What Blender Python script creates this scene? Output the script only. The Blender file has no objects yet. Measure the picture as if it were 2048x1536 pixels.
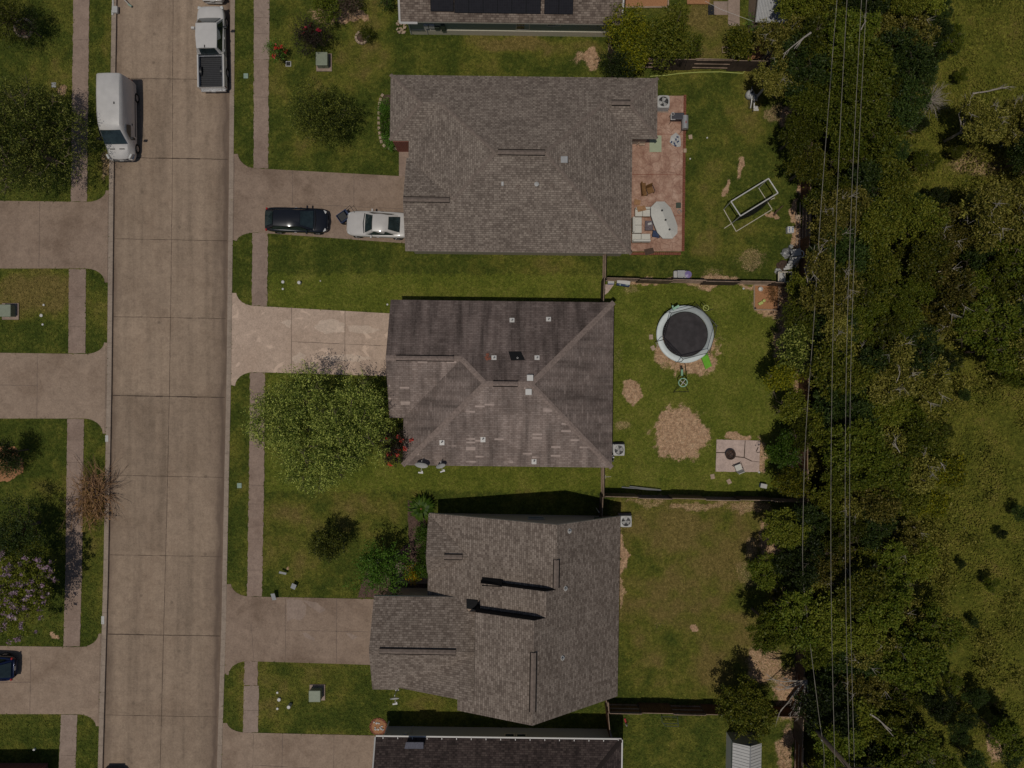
import bpy, math, random
import numpy as np
from mathutils import Vector, Matrix
C = bpy.context.scene.collection
R = math.radians
S = 27.0      # pixels of the 2048 wide photograph per metre on the ground
H = 57.0      # flying height of the drone
# ------------------------------------------------------------------ camera, sky, sun, exposure
cam = bpy.data.cameras.new('camera'); camo = bpy.data.objects.new('camera', cam); C.objects.link(camo)
camo.location = (0, 0, H); cam.sensor_width = 36; cam.angle = 2*math.atan(2048/S/2/H)
cam.clip_start = .5; cam.clip_end = 2000
bpy.context.scene.camera = camo
SUNV = Vector((-.155, -.215, 1)).normalized()      # towards the sun
el = math.asin(SUNV.z); az = math.atan2(SUNV.x, SUNV.y)
w = bpy.data.worlds.new('World'); bpy.context.scene.world = w; w.use_nodes = True
nt = w.node_tree; bg = nt.nodes['Background']
sky = nt.nodes.new('ShaderNodeTexSky'); sky.sky_type = 'NISHITA'; sky.sun_disc = False
sky.sun_elevation = el; sky.sun_rotation = az
nt.links.new(sky.outputs[0], bg.inputs[0]); bg.inputs[1].default_value = .082
sl = bpy.data.lights.new('sun', 'SUN'); sl.energy = 4.2; sl.angle = R(.5); sl.color = (1, .94, .84)
so = bpy.data.objects.new('sun', sl); C.objects.link(so); so.location = (-8, -12, 60)
so.rotation_euler = SUNV.to_track_quat('Z', 'Y').to_euler()
vs = bpy.context.scene.view_settings
vs.view_transform = 'Standard'; vs.look = 'None'; vs.exposure = -1.4; vs.gamma = 1; vs.use_curve_mapping = False
bpy.context.scene.cycles.max_bounces = 5
bpy.context.scene.cycles.transparent_max_bounces = 12

# ------------------------------------------------------------------ helpers
def P(px, py, z=0.0):
    """photograph pixel at height z -> world point"""
    k = (1 - z/H)/S
    return Vector(((px-1024)*k, -(py-768)*k, z))
def G(px, py, z=0.0):
    """plan pixel (as if on the ground) -> world point at height z"""
    return Vector(((px-1024)/S, -(py-768)/S, z))
ROOT = {}
def thing(name, label, cat, loc=(0, 0, 0), group=None, kind=None):
    o = bpy.data.objects.new(name, None); C.objects.link(o); o.location = loc
    o.empty_display_size = .3
    o['label'] = label; o['category'] = cat
    if group: o['group'] = group
    if kind: o['kind'] = kind
    ROOT[o.name] = Vector(loc)
    return o
def tag(o, label=None, cat=None, group=None, kind=None):
    if label: o['label'] = label
    if cat: o['category'] = cat
    if group: o['group'] = group
    if kind: o['kind'] = kind
    return o
class MB:
    def __init__(s): s.v = []; s.f = []
    def add(s, vs, fs):
        n = len(s.v); s.v += [Vector(v) for v in vs]; s.f += [tuple(n+i for i in f) for f in fs]; return s
    def box(s, c, d, rz=0, M=None):
        c = Vector(c); x, y, z = d[0]/2, d[1]/2, d[2]/2
        vs = [Vector((a*x, b*y, e*z)) for e in (-1, 1) for a, b in ((-1, -1), (1, -1), (1, 1), (-1, 1))]
        m = Matrix.Rotation(rz, 3, 'Z') if M is None else M
        return s.add([c+m@v for v in vs], [(3, 2, 1, 0), (4, 5, 6, 7), (0, 1, 5, 4), (1, 2, 6, 5), (2, 3, 7, 6), (3, 0, 4, 7)])
    def prism(s, pts, z0, z1):
        """pts list of 2d/3d world points, extruded from z0 to z1"""
        n = len(pts)
        a = sum(pts[i][0]*pts[(i+1) % n][1]-pts[(i+1) % n][0]*pts[i][1] for i in range(n))
        if a < 0: pts = pts[::-1]
        vs = [(p[0], p[1], z0) for p in pts]+[(p[0], p[1], z1) for p in pts]
        fs = [tuple(range(n-1, -1, -1)), tuple(range(n, 2*n))]+[(i, (i+1) % n, n+(i+1) % n, n+i) for i in range(n)]
        return s.add(vs, fs)
    def tube(s, pts, r, n=6, r1=None, cap=True):
        pts = [Vector(p) for p in pts]; m = len(pts); r1 = r if r1 is None else r1
        vs = []; up = Vector((0, 0, 1))
        for i, p in enumerate(pts):
            d = (pts[min(i+1, m-1)]-pts[max(i-1, 0)])
            if d.length < 1e-6: d = up.copy()
            d.normalize(); a = d.cross(up)
            if a.length < 1e-3: a = Vector((1, 0, 0))
            a.normalize(); b = d.cross(a); q = r+(r1-r)*i/max(m-1, 1)
            vs += [p+(a*math.cos(2*math.pi*k/n)+b*math.sin(2*math.pi*k/n))*q for k in range(n)]
        fs = [(i*n+k, i*n+(k+1) % n, (i+1)*n+(k+1) % n, (i+1)*n+k) for i in range(m-1) for k in range(n)]
        if cap: fs += [tuple(range(n-1, -1, -1)), tuple(range((m-1)*n, m*n))]
        return s.add(vs, fs)
    def lathe(s, prof, c=(0, 0, 0), n=20, axis='Z', caps=True):
        c = Vector(c); vs = []
        for r, z in prof:
            for k in range(n):
                t = 2*math.pi*k/n
                v = Vector((r*math.cos(t), r*math.sin(t), z))
                if axis == 'Y': v = Vector((v.x, v.z, v.y))
                if axis == 'X': v = Vector((v.z, v.x, v.y))
                vs.append(c+v)
        m = len(prof)
        fs = [(i*n+k, i*n+(k+1) % n, (i+1)*n+(k+1) % n, (i+1)*n+k) for i in range(m-1) for k in range(n)]
        if caps and prof[0][0] > 1e-4: fs.append(tuple(range(n-1, -1, -1)))
        if caps and prof[-1][0] > 1e-4: fs.append(tuple(range((m-1)*n, m*n)))
        return s.add(vs, fs)
    def torus(s, c, R0, r, n=24, m=6, M=None):
        c = Vector(c); vs = []
        for i in range(n):
            t = 2*math.pi*i/n
            for j in range(m):
                u = 2*math.pi*j/m; q = R0+r*math.cos(u)
                v = Vector((q*math.cos(t), q*math.sin(t), r*math.sin(u)))
                vs.append(c+(M@v if M is not None else v))
        return s.add(vs, [(i*m+j, ((i+1) % n)*m+j, ((i+1) % n)*m+(j+1) % m, i*m+(j+1) % m) for i in range(n) for j in range(m)])
def mk(name, b, mat, parent=None, base=None, smooth=False, uv=False, bevel=0, local=False):
    """link a MB as one mesh object; vertices are in world (or the thing's own) coordinates"""
    r = parent
    off = Vector((0, 0, 0))
    if parent is not None:
        while r.parent is not None: r = r.parent
        off = Vector((0, 0, 0)) if local else ROOT.get(r.name, off)
    elif base is not None: off = Vector(base)
    me = bpy.data.meshes.new(name)
    me.from_pydata([tuple(v-off) for v in b.v], [], b.f)
    me.materials.append(mat)
    if uv:
        ul = me.uv_layers.new(name='UVMap')
        for p in me.polygons:
            n = p.normal; u = Vector((0, 0, 1)).cross(n)
            if u.length < .05: u = Vector((1, 0, 0))
            u.normalize(); v = n.cross(u)
            for li in p.loop_indices:
                co = me.vertices[me.loops[li].vertex_index].co
                ul.data[li].uv = (co.dot(u), co.dot(v))
    if smooth: me.polygons.foreach_set('use_smooth', [True]*len(me.polygons))
    o = bpy.data.objects.new(name, me); C.objects.link(o)
    if parent is not None: o.parent = parent
    else: o.location = off
    if bevel:
        m = o.modifiers.new('bevel', 'BEVEL'); m.width = bevel; m.segments = 2; m.limit_method = 'ANGLE'; m.angle_limit = R(40)
    return o
def fast(name, V, F, mat, parent=None, attrs=None, smooth=False):
    me = bpy.data.meshes.new(name); V = np.asarray(V, dtype=np.float32); F = np.asarray(F, dtype=np.int32)
    me.vertices.add(len(V)); me.vertices.foreach_set('co', V.ravel())
    k = F.shape[1]; me.loops.add(F.size); me.loops.foreach_set('vertex_index', F.ravel())
    me.polygons.add(len(F)); me.polygons.foreach_set('loop_start', np.arange(0, F.size, k, dtype=np.int32))
    me.update(calc_edges=True); me.validate()
    if smooth: me.polygons.foreach_set('use_smooth', [True]*len(me.polygons))
    for an, av in (attrs or {}).items():
        a = me.attributes.new(an, 'FLOAT', 'POINT'); a.data.foreach_set('value', np.asarray(av, dtype=np.float32))
    if mat is not None: me.materials.append(mat)
    o = bpy.data.objects.new(name, me); C.objects.link(o)
    if parent is not None: o.parent = parent
    return o
def dup(root, loc, rz=0, sc=1, label=None, group=None, mats=None):
    r = root.copy(); C.objects.link(r); r.location = loc; r.rotation_euler = (0, 0, rz)
    r.scale = (sc, sc, sc) if not hasattr(sc, '__len__') else sc
    if label: r['label'] = label
    if group: r['group'] = group
    ROOT[r.name] = Vector(loc)
    def rec(a, b):
        for ch in a.children:
            c = ch.copy(); C.objects.link(c); c.parent = b
            if mats and ch.name.split('.')[0] in mats:
                c.material_slots[0].link = 'OBJECT'; c.material_slots[0].material = mats[ch.name.split('.')[0]]
            rec(ch, c)
    rec(root, r)
    return r

# ------------------------------------------------------------------ materials
class N:
    def __init__(s, name):
        s.m = bpy.data.materials.new(name); s.m.use_nodes = True; s.t = s.m.node_tree
        s.b = s.t.nodes['Principled BSDF']; s.out = s.t.nodes['Material Output']
    def n(s, typ, **k):
        x = s.t.nodes.new(typ)
        for a, v in k.items(): setattr(x, a, v)
        return x
    def l(s, a, b): s.t.links.new(a, b)
    def noise(s, scale, detail=4, rough=.6, vec=None, dist=0):
        x = s.n('ShaderNodeTexNoise'); x.inputs['Scale'].default_value = scale; x.inputs['Detail'].default_value = detail
        x.inputs['Roughness'].default_value = rough; x.inputs['Distortion'].default_value = dist
        if vec is not None: s.l(vec, x.inputs['Vector'])
        return x.outputs['Fac']
    def ramp(s, fac, stops, interp='LINEAR'):
        x = s.n('ShaderNodeValToRGB'); x.color_ramp.interpolation = interp; e = x.color_ramp.elements
        while len(e) < len(stops): e.new(.5)
        for i, (p, c) in enumerate(stops):
            e[i].position = p; e[i].color = (c, c, c, 1) if not hasattr(c, '__len__') else (*c, 1)
        s.l(fac, x.inputs[0]); return x.outputs[0]
    def mix(s, a, b, fac, blend='MIX'):
        x = s.n('ShaderNodeMix', data_type='RGBA', blend_type=blend)
        for v, i in ((fac, x.inputs[0]), (a, x.inputs[6]), (b, x.inputs[7])):
            if hasattr(v, 'node'): s.l(v, i)
            else: i.default_value = v if not hasattr(v, '__len__') else (*v, 1)
        return x.outputs[2]
    def math(s, op, a, b=0.0):
        x = s.n('ShaderNodeMath', operation=op)
        for v, i in ((a, x.inputs[0]), (b, x.inputs[1])):
            if hasattr(v, 'node'): s.l(v, i)
            else: i.default_value = v
        return x.outputs[0]
    def obj(s): return s.n('ShaderNodeTexCoord').outputs['Object']
    def pos(s): return s.n('ShaderNodeNewGeometry').outputs['Position']
    def mp(s, vec, scale, rot=0):
        x = s.n('ShaderNodeMapping'); x.inputs['Scale'].default_value = scale; x.inputs['Rotation'].default_value = (0, 0, rot)
        s.l(vec, x.inputs['Vector']); return x.outputs[0]
    def bump(s, h, strength=.3, dist=.02):
        x = s.n('ShaderNodeBump'); x.inputs['Strength'].default_value = strength; x.inputs['Distance'].default_value = dist
        s.l(h, x.inputs['Height']); s.l(x.outputs[0], s.b.inputs['Normal'])
    def done(s, col=None, rough=.8, metal=0, spec=.3):
        if col is not None:
            if hasattr(col, 'node'): s.l(col, s.b.inputs['Base Color'])
            else: s.b.inputs['Base Color'].default_value = (*col, 1)
        s.b.inputs['Roughness'].default_value = rough; s.b.inputs['Metallic'].default_value = metal
        s.b.inputs['Specular IOR Level'].default_value = spec
        return s.m
def plain(name, col, rough=.6, metal=0, spec=.4, var=.15, scale=6):
    a = N(name); d = tuple(c*(1-var) for c in col); e = tuple(min(c*(1+var), .95) for c in col)
    f = a.noise(scale, 5, .6, a.obj())
    return a.done(a.ramp(f, [(.3, d), (.7, e)]), rough, metal, spec)
def concrete(name, col, dark=.55, stain=.5, tyre=False, wash=0.0):
    a = N(name); p = a.pos()
    big = a.noise(.35, 6, .65, p); mid = a.noise(1.7, 8, .72, p, .4); fine = a.noise(28, 5, .75, p); mot = a.noise(7, 5, .7, p)
    c = a.ramp(mid, [(.3, tuple(x*.80 for x in col)), (.52, col), (.72, tuple(min(x*1.12, .9) for x in col))])
    st = a.ramp(big, [(.34, stain*.55), (.5, 0.12*stain), (.62, 0)])
    c = a.mix(c, tuple(x*y for x, y in zip(col, (dark, dark*.9, dark*.82))), st)
    c = a.mix(c, a.ramp(fine, [(.25, .72), (.5, 1), (.75, 1.2)]), 1, 'MULTIPLY')
    c = a.mix(c, a.ramp(mot, [(.3, .84), (.5, 1), (.7, 1.12)]), 1, 'MULTIPLY')
    pale = a.ramp(a.noise(.8, 6, .6, a.mp(p, (1, 1, 1), 2.1), .8), [(.58, 0), (.63, .45+wash), (.8, .5+wash)])
    c = a.mix(c, tuple(min(x*1.28, .9) for x in col), a.math('MULTIPLY', pale, .5+wash))
    if tyre:
        ln = a.noise(1.1, 4, .6, a.mp(p, (1.2, .07, 1)))
        c = a.mix(c, a.ramp(ln, [(.32, .80), (.5, 1), (.68, 1.10)]), 1, 'MULTIPLY')
        sb = a.n('ShaderNodeSeparateXYZ'); a.l(a.n('ShaderNodeTexCoord').outputs['UV'], sb.inputs[0])
        cx = a.n('ShaderNodeCombineXYZ'); a.l(a.math('FLOOR', a.math('MULTIPLY', sb.outputs[0], 2.03)), cx.inputs[0]); a.l(a.math('FLOOR', a.math('MULTIPLY', a.math('ADD', sb.outputs[1], .04), .632)), cx.inputs[1])
        wn = a.n('ShaderNodeTexWhiteNoise', noise_dimensions='2D'); a.l(cx.outputs[0], wn.inputs[0]); c = a.mix(c, a.ramp(wn.outputs[0], [(0, .90), (1, 1.08)]), 1, 'MULTIPLY')
        sp = a.n('ShaderNodeTexVoronoi'); sp.inputs['Scale'].default_value = .55; a.l(p, sp.inputs['Vector']); c = a.mix(c, tuple(x*.5 for x in col), a.ramp(sp.outputs['Distance'], [(.05, .6), (.09, 0)]))
        br = a.noise(9, 3, .6, a.mp(p, (.1, 3.5, 1)))
        c = a.mix(c, a.ramp(br, [(.3, .94), (.7, 1.05)]), 1, 'MULTIPLY')
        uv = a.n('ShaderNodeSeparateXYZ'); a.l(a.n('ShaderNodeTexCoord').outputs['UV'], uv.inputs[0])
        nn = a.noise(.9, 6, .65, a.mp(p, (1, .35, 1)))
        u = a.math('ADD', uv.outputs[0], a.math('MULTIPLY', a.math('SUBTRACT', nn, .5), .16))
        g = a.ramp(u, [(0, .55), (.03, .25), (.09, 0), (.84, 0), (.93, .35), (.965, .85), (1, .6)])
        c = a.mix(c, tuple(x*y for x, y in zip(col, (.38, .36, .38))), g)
    a.bump(fine, .15, .01)
    return a.done(c, .9, 0, .2)
def shingle(name, c1, c2, c3, wd=.30, ht=.14, patch=.5, streak=0.0, mort=.35, fleck=.0):
    a = N(name); uv = a.n('ShaderNodeTexCoord').outputs['UV']
    def br(w, h, seed, off):
        x = a.n('ShaderNodeTexBrick'); a.l(a.mp(uv, (1, 1, 1)) if not seed else uv, x.inputs['Vector'])
        x.inputs['Scale'].default_value = 1; x.inputs['Brick Width'].default_value = w; x.inputs['Row Height'].default_value = h
        x.inputs['Mortar Size'].default_value = .012; x.inputs['Mortar Smooth'].default_value = .2; x.offset = off; x.inputs['Bias'].default_value = 0
        x.inputs['Color1'].default_value = (0, 0, 0, 1); x.inputs['Color2'].default_value = (1, 1, 1, 1); x.inputs['Mortar'].default_value = (.5, .5, .5, 1)
        return x
    b = br(wd, ht, 0, .37)
    wn = a.n('ShaderNodeTexWhiteNoise', noise_dimensions='2D')
    # blotchy laminated tabs: one random value per tab
    sn = a.n('ShaderNodeVectorMath', operation='SNAP'); a.l(uv, sn.inputs[0]); sn.inputs[1].default_value = (wd*.62, ht, 1); a.l(sn.outputs[0], wn.inputs[0])
    f = a.math('ADD', a.math('MULTIPLY', b.outputs['Color'], .45), a.math('MULTIPLY', wn.outputs[0], .55))
    c = a.ramp(f, [(.18, c1), (.5, c2), (.82, c3)])
    c = a.mix(c, tuple(x*mort for x in c1), a.math('MULTIPLY', b.outputs['Fac'], .75))
    big = a.noise(.5, 5, .6, uv); fine = a.noise(45, 3, .7, uv)
    c = a.mix(c, a.ramp(big, [(.3, 1-.28*patch), (.5, 1), (.7, 1+.22*patch)]), 1, 'MULTIPLY')
    c = a.mix(c, a.ramp(fine, [(.3, .82), (.7, 1.18)]), 1, 'MULTIPLY')
    if streak:
        s1 = a.noise(1.5, 5, .6, a.mp(uv, (1, .12, 1)))
        c = a.mix(c, a.ramp(s1, [(.35, 1-.42*streak), (.5, 1), (.66, 1+.3*streak)]), 1, 'MULTIPLY')
        wn2 = a.n('ShaderNodeTexWhiteNoise', noise_dimensions='2D'); sn2 = a.n('ShaderNodeVectorMath', operation='SNAP')
        a.l(uv, sn2.inputs[0]); sn2.inputs[1].default_value = (.66, ht, 1); a.l(sn2.outputs[0], wn2.inputs[0])
        k = a.math('MULTIPLY', a.math('GREATER_THAN', wn2.outputs[0], .962), a.ramp(a.noise(.3, 3, .5, uv), [(.44, 0), (.5, fleck)]))
        c = a.mix(c, tuple(min(x*1.75, .6) for x in c3), k)
    h = a.math('ADD', a.math('MULTIPLY', b.outputs['Fac'], -1), a.math('MULTIPLY', fine, .3))
    a.bump(h, .5, .012)
    return a.done(c, .92, 0, .15)
def leafmat(name, cols, trans=.10, rough=.5):
    a = N(name); g = a.n('ShaderNodeNewGeometry'); oi = a.n('ShaderNodeObjectInfo')
    f = a.math('ADD', a.math('MULTIPLY', g.outputs['Random Per Island'], .85), a.math('MULTIPLY', a.noise(.9, 3, .5, g.outputs['Position']), .5))
    f = a.math('ADD', f, a.math('MULTIPLY', a.math('SUBTRACT', oi.outputs['Random'], .5), .34))
    n = len(cols); c = a.ramp(f, [(.12+.9*i/(n-1), cols[i]) for i in range(n)])
    hs = a.n('ShaderNodeHueSaturation'); a.l(c, hs.inputs['Color'])
    hs.inputs['Saturation'].default_value = 1.08
    a.l(a.math('ADD', .482, a.math('MULTIPLY', oi.outputs['Random'], .03)), hs.inputs['Hue'])
    a.l(a.math('ADD', .62, a.math('MULTIPLY', oi.outputs['Random'], .75)), hs.inputs['Value'])
    c = hs.outputs[0]
    a.done(c, rough, 0, .18)
    t = a.n('ShaderNodeBsdfTranslucent'); a.l(c, t.inputs[0]); m = a.n('ShaderNodeMixShader'); m.inputs[0].default_value = trans
    a.l(a.b.outputs[0], m.inputs[1]); a.l(t.outputs[0], m.inputs[2]); a.l(m.outputs[0], a.out.inputs[0])
    return a.m

CON = (.415, .318, .237)
M = {}
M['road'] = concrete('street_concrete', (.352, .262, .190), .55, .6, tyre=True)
M['kerb'] = concrete('kerb_concrete', (.36, .285, .225), .5, .5)
M['walk'] = concrete('pavement_concrete', (.335, .245, .195), .5, .8)
M['walk_l'] = concrete('pavement_concrete_pale', (.345, .26, .21), .6, .5)
M['drive'] = concrete('driveway_concrete', (.355, .262, .195), .5, .9)
M['drive_b'] = concrete('driveway_concrete_brown', (.325, .237, .178), .45, 1.1)
M['drive_lot'] = concrete('driveway_concrete_brightened', (.54, .405, .315), .62, .6, wash=.5)  # pale blotches; base colour lifted to paint in the lot's extra brightness
M['patchpale'] = concrete('washed_concrete_patch', (.62, .485, .385), .7, .3, wash=.2)
M['slab'] = concrete('patio_slab_concrete', (.56, .43, .37), .7, .4)
M['joint'] = plain('joint_filler', (.09, .065, .05), .9, 0, .1, .3, 20)
M['jointp'] = plain('tooled_joint', (.20, .15, .12), .9, 0, .1, .3, 20)
M['sh1'] = shingle('shingles_grey_brown', (.175, .139, .115), (.243, .196, .163), (.315, .26, .215), .26, .145, .5)
M['sh3'] = shingle('shingles_taupe', (.165, .128, .105), (.238, .190, .156), (.31, .252, .21), .30, .15, .35)
M['sh2'] = shingle('shingles_old_three_tab', (.225, .172, .148), (.262, .205, .178), (.305, .242, .212), .33, .14, 1.0, .8, .55, .75)
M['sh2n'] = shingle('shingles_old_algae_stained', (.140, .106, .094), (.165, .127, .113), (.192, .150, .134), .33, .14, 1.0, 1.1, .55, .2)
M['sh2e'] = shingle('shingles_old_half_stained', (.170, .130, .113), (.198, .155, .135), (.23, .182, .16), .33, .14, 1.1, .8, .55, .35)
M['sh0'] = shingle('shingles_brown_grey', (.13, .098, .08), (.20, .155, .125), (.275, .22, .18), .32, .15, .5, .3)
M['sh4'] = shingle('shingles_dark_brown', (.040, .030, .028), (.066, .048, .044), (.095, .072, .064), .33, .14, .8, .4, .4)
M['grey_sh'] = plain('grey_patched_shingle', (.13, .13, .16), .9, 0, .1, .35, 12)
M['cap'] = plain('ridge_cap_shingle', (.21, .165, .138), .9, 0, .15, .25, 5)
M['cap2'] = plain('ridge_cap_weathered', (.26, .20, .172), .9, 0, .15, .3, 7)
M['black'] = plain('black_tar_and_shade', (.012, .012, .013), .8, 0, .2)  # tar patch, and the painted shade of roof steps and recesses
M['dark'] = plain('dark_gap', (.016, .013, .012), .9, 0, .1)
M['white'] = plain('white_paint', (.60, .58, .55), .45, 0, .4, .05)
M['grey'] = plain('grey_metal', (.38, .38, .38), .45, .3, .5, .1)
M['lgrey'] = plain('pale_grey_plastic', (.48, .47, .45), .5, 0, .4, .08)
M['cream'] = plain('cream_trim', (.62, .56, .45), .6, 0, .3, .08)
M['glass'] = plain('window_glass', (.02, .035, .04), .08, 0, .8, .2)
M['black_p'] = plain('black_plastic', (.018, .018, .02), .45, 0, .4)
M['rubber'] = plain('tyre_rubber', (.02, .02, .02), .85, 0, .2)
M['rim'] = plain('wheel_rim', (.42, .42, .43), .3, .7, .5)
M['red'] = plain('red_lens', (.35, .012, .012), .25, 0, .5)
M['lamp'] = plain('lamp_lens', (.6, .6, .58), .15, 0, .6)
M['bark'] = plain('bark', (.16, .12, .09), .9, 0, .15, .35, 9)
M['barkp'] = plain('pale_dead_wood', (.42, .37, .32), .85, 0, .15, .25, 9)
M['barkr'] = plain('dry_brown_twigs', (.40, .235, .125), .9, 0, .15, .4, 5)
M['barkd'] = plain('dark_brown_twigs', (.15, .095, .065), .9, 0, .15, .4, 5)
M['mulch'] = plain('bark_mulch', (.11, .070, .055), .95, 0, .1, .6, 14)
M['mulcho'] = plain('orange_mulch', (.40, .20, .10), .95, 0, .1, .4, 22)
M['stone'] = plain('edging_stone', (.40, .30, .215), .9, 0, .15, .35, 5)
M['brickr'] = plain('red_brick', (.23, .085, .055), .9, 0, .15, .3, 8)
M['green_u'] = plain('utility_green_paint', (.24, .27, .195), .5, 0, .35, .1)
M['green_d'] = plain('utility_green_dark', (.055, .07, .05), .6, 0, .3, .1)
M['green_v'] = plain('pale_green_lid', (.27, .36, .29), .6, 0, .3, .15)
M['lime'] = plain('lime_green_plastic', (.20, .52, .05), .4, 0, .4, .1)
M['mint'] = plain('mint_green_plastic', (.32, .55, .38), .4, 0, .4, .1)
M['yel'] = plain('yellow_green_plastic', (.50, .55, .16), .45, 0, .4, .1)
M['blue'] = plain('blue_plastic', (.05, .10, .30), .4, 0, .4, .1)
M['navy'] = plain('blue_fabric', (.05, .07, .14), .8, 0, .2, .2)
M['card'] = plain('cardboard', (.36, .20, .10), .85, 0, .2, .25, 4)
M['wicker'] = plain('brown_wicker', (.20, .10, .035), .7, 0, .3, .35, 12)
M['cush'] = plain('off_white_cushion', (.62, .60, .54), .85, 0, .2, .05)
M['mat'] = plain('pale_green_mat', (.40, .44, .30), .9, 0, .1, .06)
M['matd'] = plain('dark_brown_mat', (.09, .06, .045), .9, 0, .1, .3, 20)
M['rust'] = plain('rusty_steel', (.10, .06, .045), .7, .4, .4, .4, 15)
M['stick'] = plain('pale_timber', (.42, .31, .23), .85, 0, .2, .2, 6)
def fencemat(name, col):
    a = N(name); p = a.pos(); n1 = a.noise(3, 5, .7, a.mp(p, (2, 2, .4))); n2 = a.noise(.7, 3, .5, p)
    c = a.ramp(n1, [(.3, tuple(x*.6 for x in col)), (.6, col), (.8, tuple(x*1.35 for x in col))])
    c = a.mix(c, a.ramp(n2, [(.35, .75), (.65, 1.2)]), 1, 'MULTIPLY')
    return a.done(c, .9, 0, .15)
M['fence'] = fencemat('fence_boards', (.12, .085, .065)); M['fencer'] = fencemat('fence_boards_red', (.15, .075, .04)); M['rail'] = fencemat('fence_rail', (.36, .26, .19))
M['fencet'] = fencemat('fence_boards_tan', (.27, .19, .12))
def siding(name, col):
    a = N(name); w_ = a.n('ShaderNodeTexWave', wave_type='BANDS', bands_direction='Z'); a.l(a.pos(), w_.inputs[0]); w_.inputs['Scale'].default_value = 1.6; w_.wave_profile = 'SAW'
    c = a.mix(col, a.ramp(w_.outputs[1], [(0, .7), (.12, 1), (1, 1)]), 1, 'MULTIPLY'); return a.done(c, .7, 0, .3)
M['sid0'] = siding('sage_green_siding', (.30, .34, .27)); M['sid4'] = siding('grey_siding', (.42, .42, .41)); M['sid3'] = siding('tan_siding', (.62, .50, .39))
M['sid1'] = siding('beige_siding', (.42, .36, .29)); M['sid2'] = siding('brown_brick_siding', (.25, .17, .13))
def brick(name):
    a = N(name); b = a.n('ShaderNodeTexBrick'); a.l(a.obj(), b.inputs[0]); b.inputs['Scale'].default_value = 4
    b.inputs['Color1'].default_value = (.22, .07, .05, 1); b.inputs['Color2'].default_value = (.28, .10, .07, 1); b.inputs['Mortar'].default_value = (.3, .25, .22, 1)
    return a.done(b.outputs[0], .9, 0, .2)
M['brick'] = brick('brick_wall')
def solar():
    a = N('solar_cells'); b = a.n('ShaderNodeTexBrick'); a.l(a.n('ShaderNodeTexCoord').outputs['UV'], b.inputs[0]); b.offset = 0
    b.inputs['Scale'].default_value = 1; b.inputs['Brick Width'].default_value = .165; b.inputs['Row Height'].default_value = .165; b.inputs['Mortar Size'].default_value = .006
    b.inputs['Color1'].default_value = (.012, .012, .017, 1); b.inputs['Color2'].default_value = (.016, .016, .022, 1); b.inputs['Mortar'].default_value = (.026, .025, .03, 1)
    return a.done(b.outputs[0], .6, 0, .08)
M['solar'] = solar()
def net(name, col, alpha):
    a = N(name); a.done(col, .8, 0, .1); t = a.n('ShaderNodeBsdfTransparent'); m = a.n('ShaderNodeMixShader'); m.inputs[0].default_value = alpha
    a.l(t.outputs[0], m.inputs[1]); a.l(a.b.outputs[0], m.inputs[2]); a.l(m.outputs[0], a.out.inputs[0]); return a.m
M['net'] = net('black_netting', (.02, .02, .022), .3)
M['netd'] = net('dense_black_net', (.02, .02, .025), .8)
def stamped():
    a = N('stamped_pink_concrete'); p = a.pos()
    v = a.n('ShaderNodeTexVoronoi', feature='DISTANCE_TO_EDGE'); v.inputs['Scale'].default_value = 1.7; a.l(p, v.inputs['Vector'])
    n1 = a.noise(1.2, 7, .7, p, .5); n2 = a.noise(9, 5, .7, p)
    c = a.ramp(n1, [(.3, (.26, .135, .095)), (.5, (.42, .255, .185)), (.7, (.56, .38, .29))])
    c = a.mix(c, a.ramp(n2, [(.3, .8), (.7, 1.15)]), 1, 'MULTIPLY')
    c = a.mix(c, (.22, .11, .08), a.ramp(v.outputs[0], [(0, .7), (.035, 0)]))
    return a.done(c, .85, 0, .25)
M['stamp'] = stamped()
# leaves
DG, MG, OG, YG = (.028, .042, .007), (.070, .092, .014), (.14, .148, .026), (.22, .22, .045)
M['lf_dark'] = leafmat('leaves_dark_green', [DG, MG, (.08, .10, .015), OG])
M['lf_mid'] = leafmat('leaves_mid_green', [DG, (.065, .085, .012), OG, (.17, .17, .03)])
M['lf_olive'] = leafmat('leaves_olive', [(.03, .036, .008), (.09, .095, .018), (.17, .155, .034), (.28, .25, .07)])
M['lf_yellow'] = leafmat('leaves_yellow_green', [(.05, .07, .012), (.10, .12, .018), (.18, .19, .025), (.27, .25, .03)])
M['lf_orange'] = leafmat('leaves_orange', [(.08, .08, .015), (.20, .15, .02), (.33, .19, .02), (.40, .24, .03)])
M['lf_oak'] = leafmat('leaves_bright_oak', [(.010, .020, .004), (.038, .062, .012), (.135, .175, .036), (.44, .47, .13)])
M['lf_lawn'] = leafmat('leaves_lawn_tree', [(.009, .016, .003), (.024, .038, .007), (.085, .105, .020), (.24, .26, .06)])
M['lf_vdark'] = leafmat('leaves_deep_green', [(.010, .018, .005), (.02, .034, .009), (.035, .055, .014), (.06, .08, .02)])
M['lf_bush'] = leafmat('leaves_fresh_green', [(.03, .07, .01), (.05, .12, .015), (.09, .16, .03), (.12, .2, .04)])
M['lf_purple'] = leafmat('leaves_purplish', [(.025, .018, .018), (.05, .04, .03), (.07, .07, .03), (.09, .05, .05)])
M['fl_red'] = leafmat('red_flowers', [(.35, .03, .03), (.5, .06, .06), (.55, .12, .12)], .1)
M['fl_pink'] = leafmat('pink_flowers', [(.45, .27, .36), (.6, .42, .5), (.7, .55, .6)], .1)
M['lf_dry'] = leafmat('dry_leaves', [(.12, .07, .03), (.25, .15, .06), (.36, .23, .1)], .1)

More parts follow.
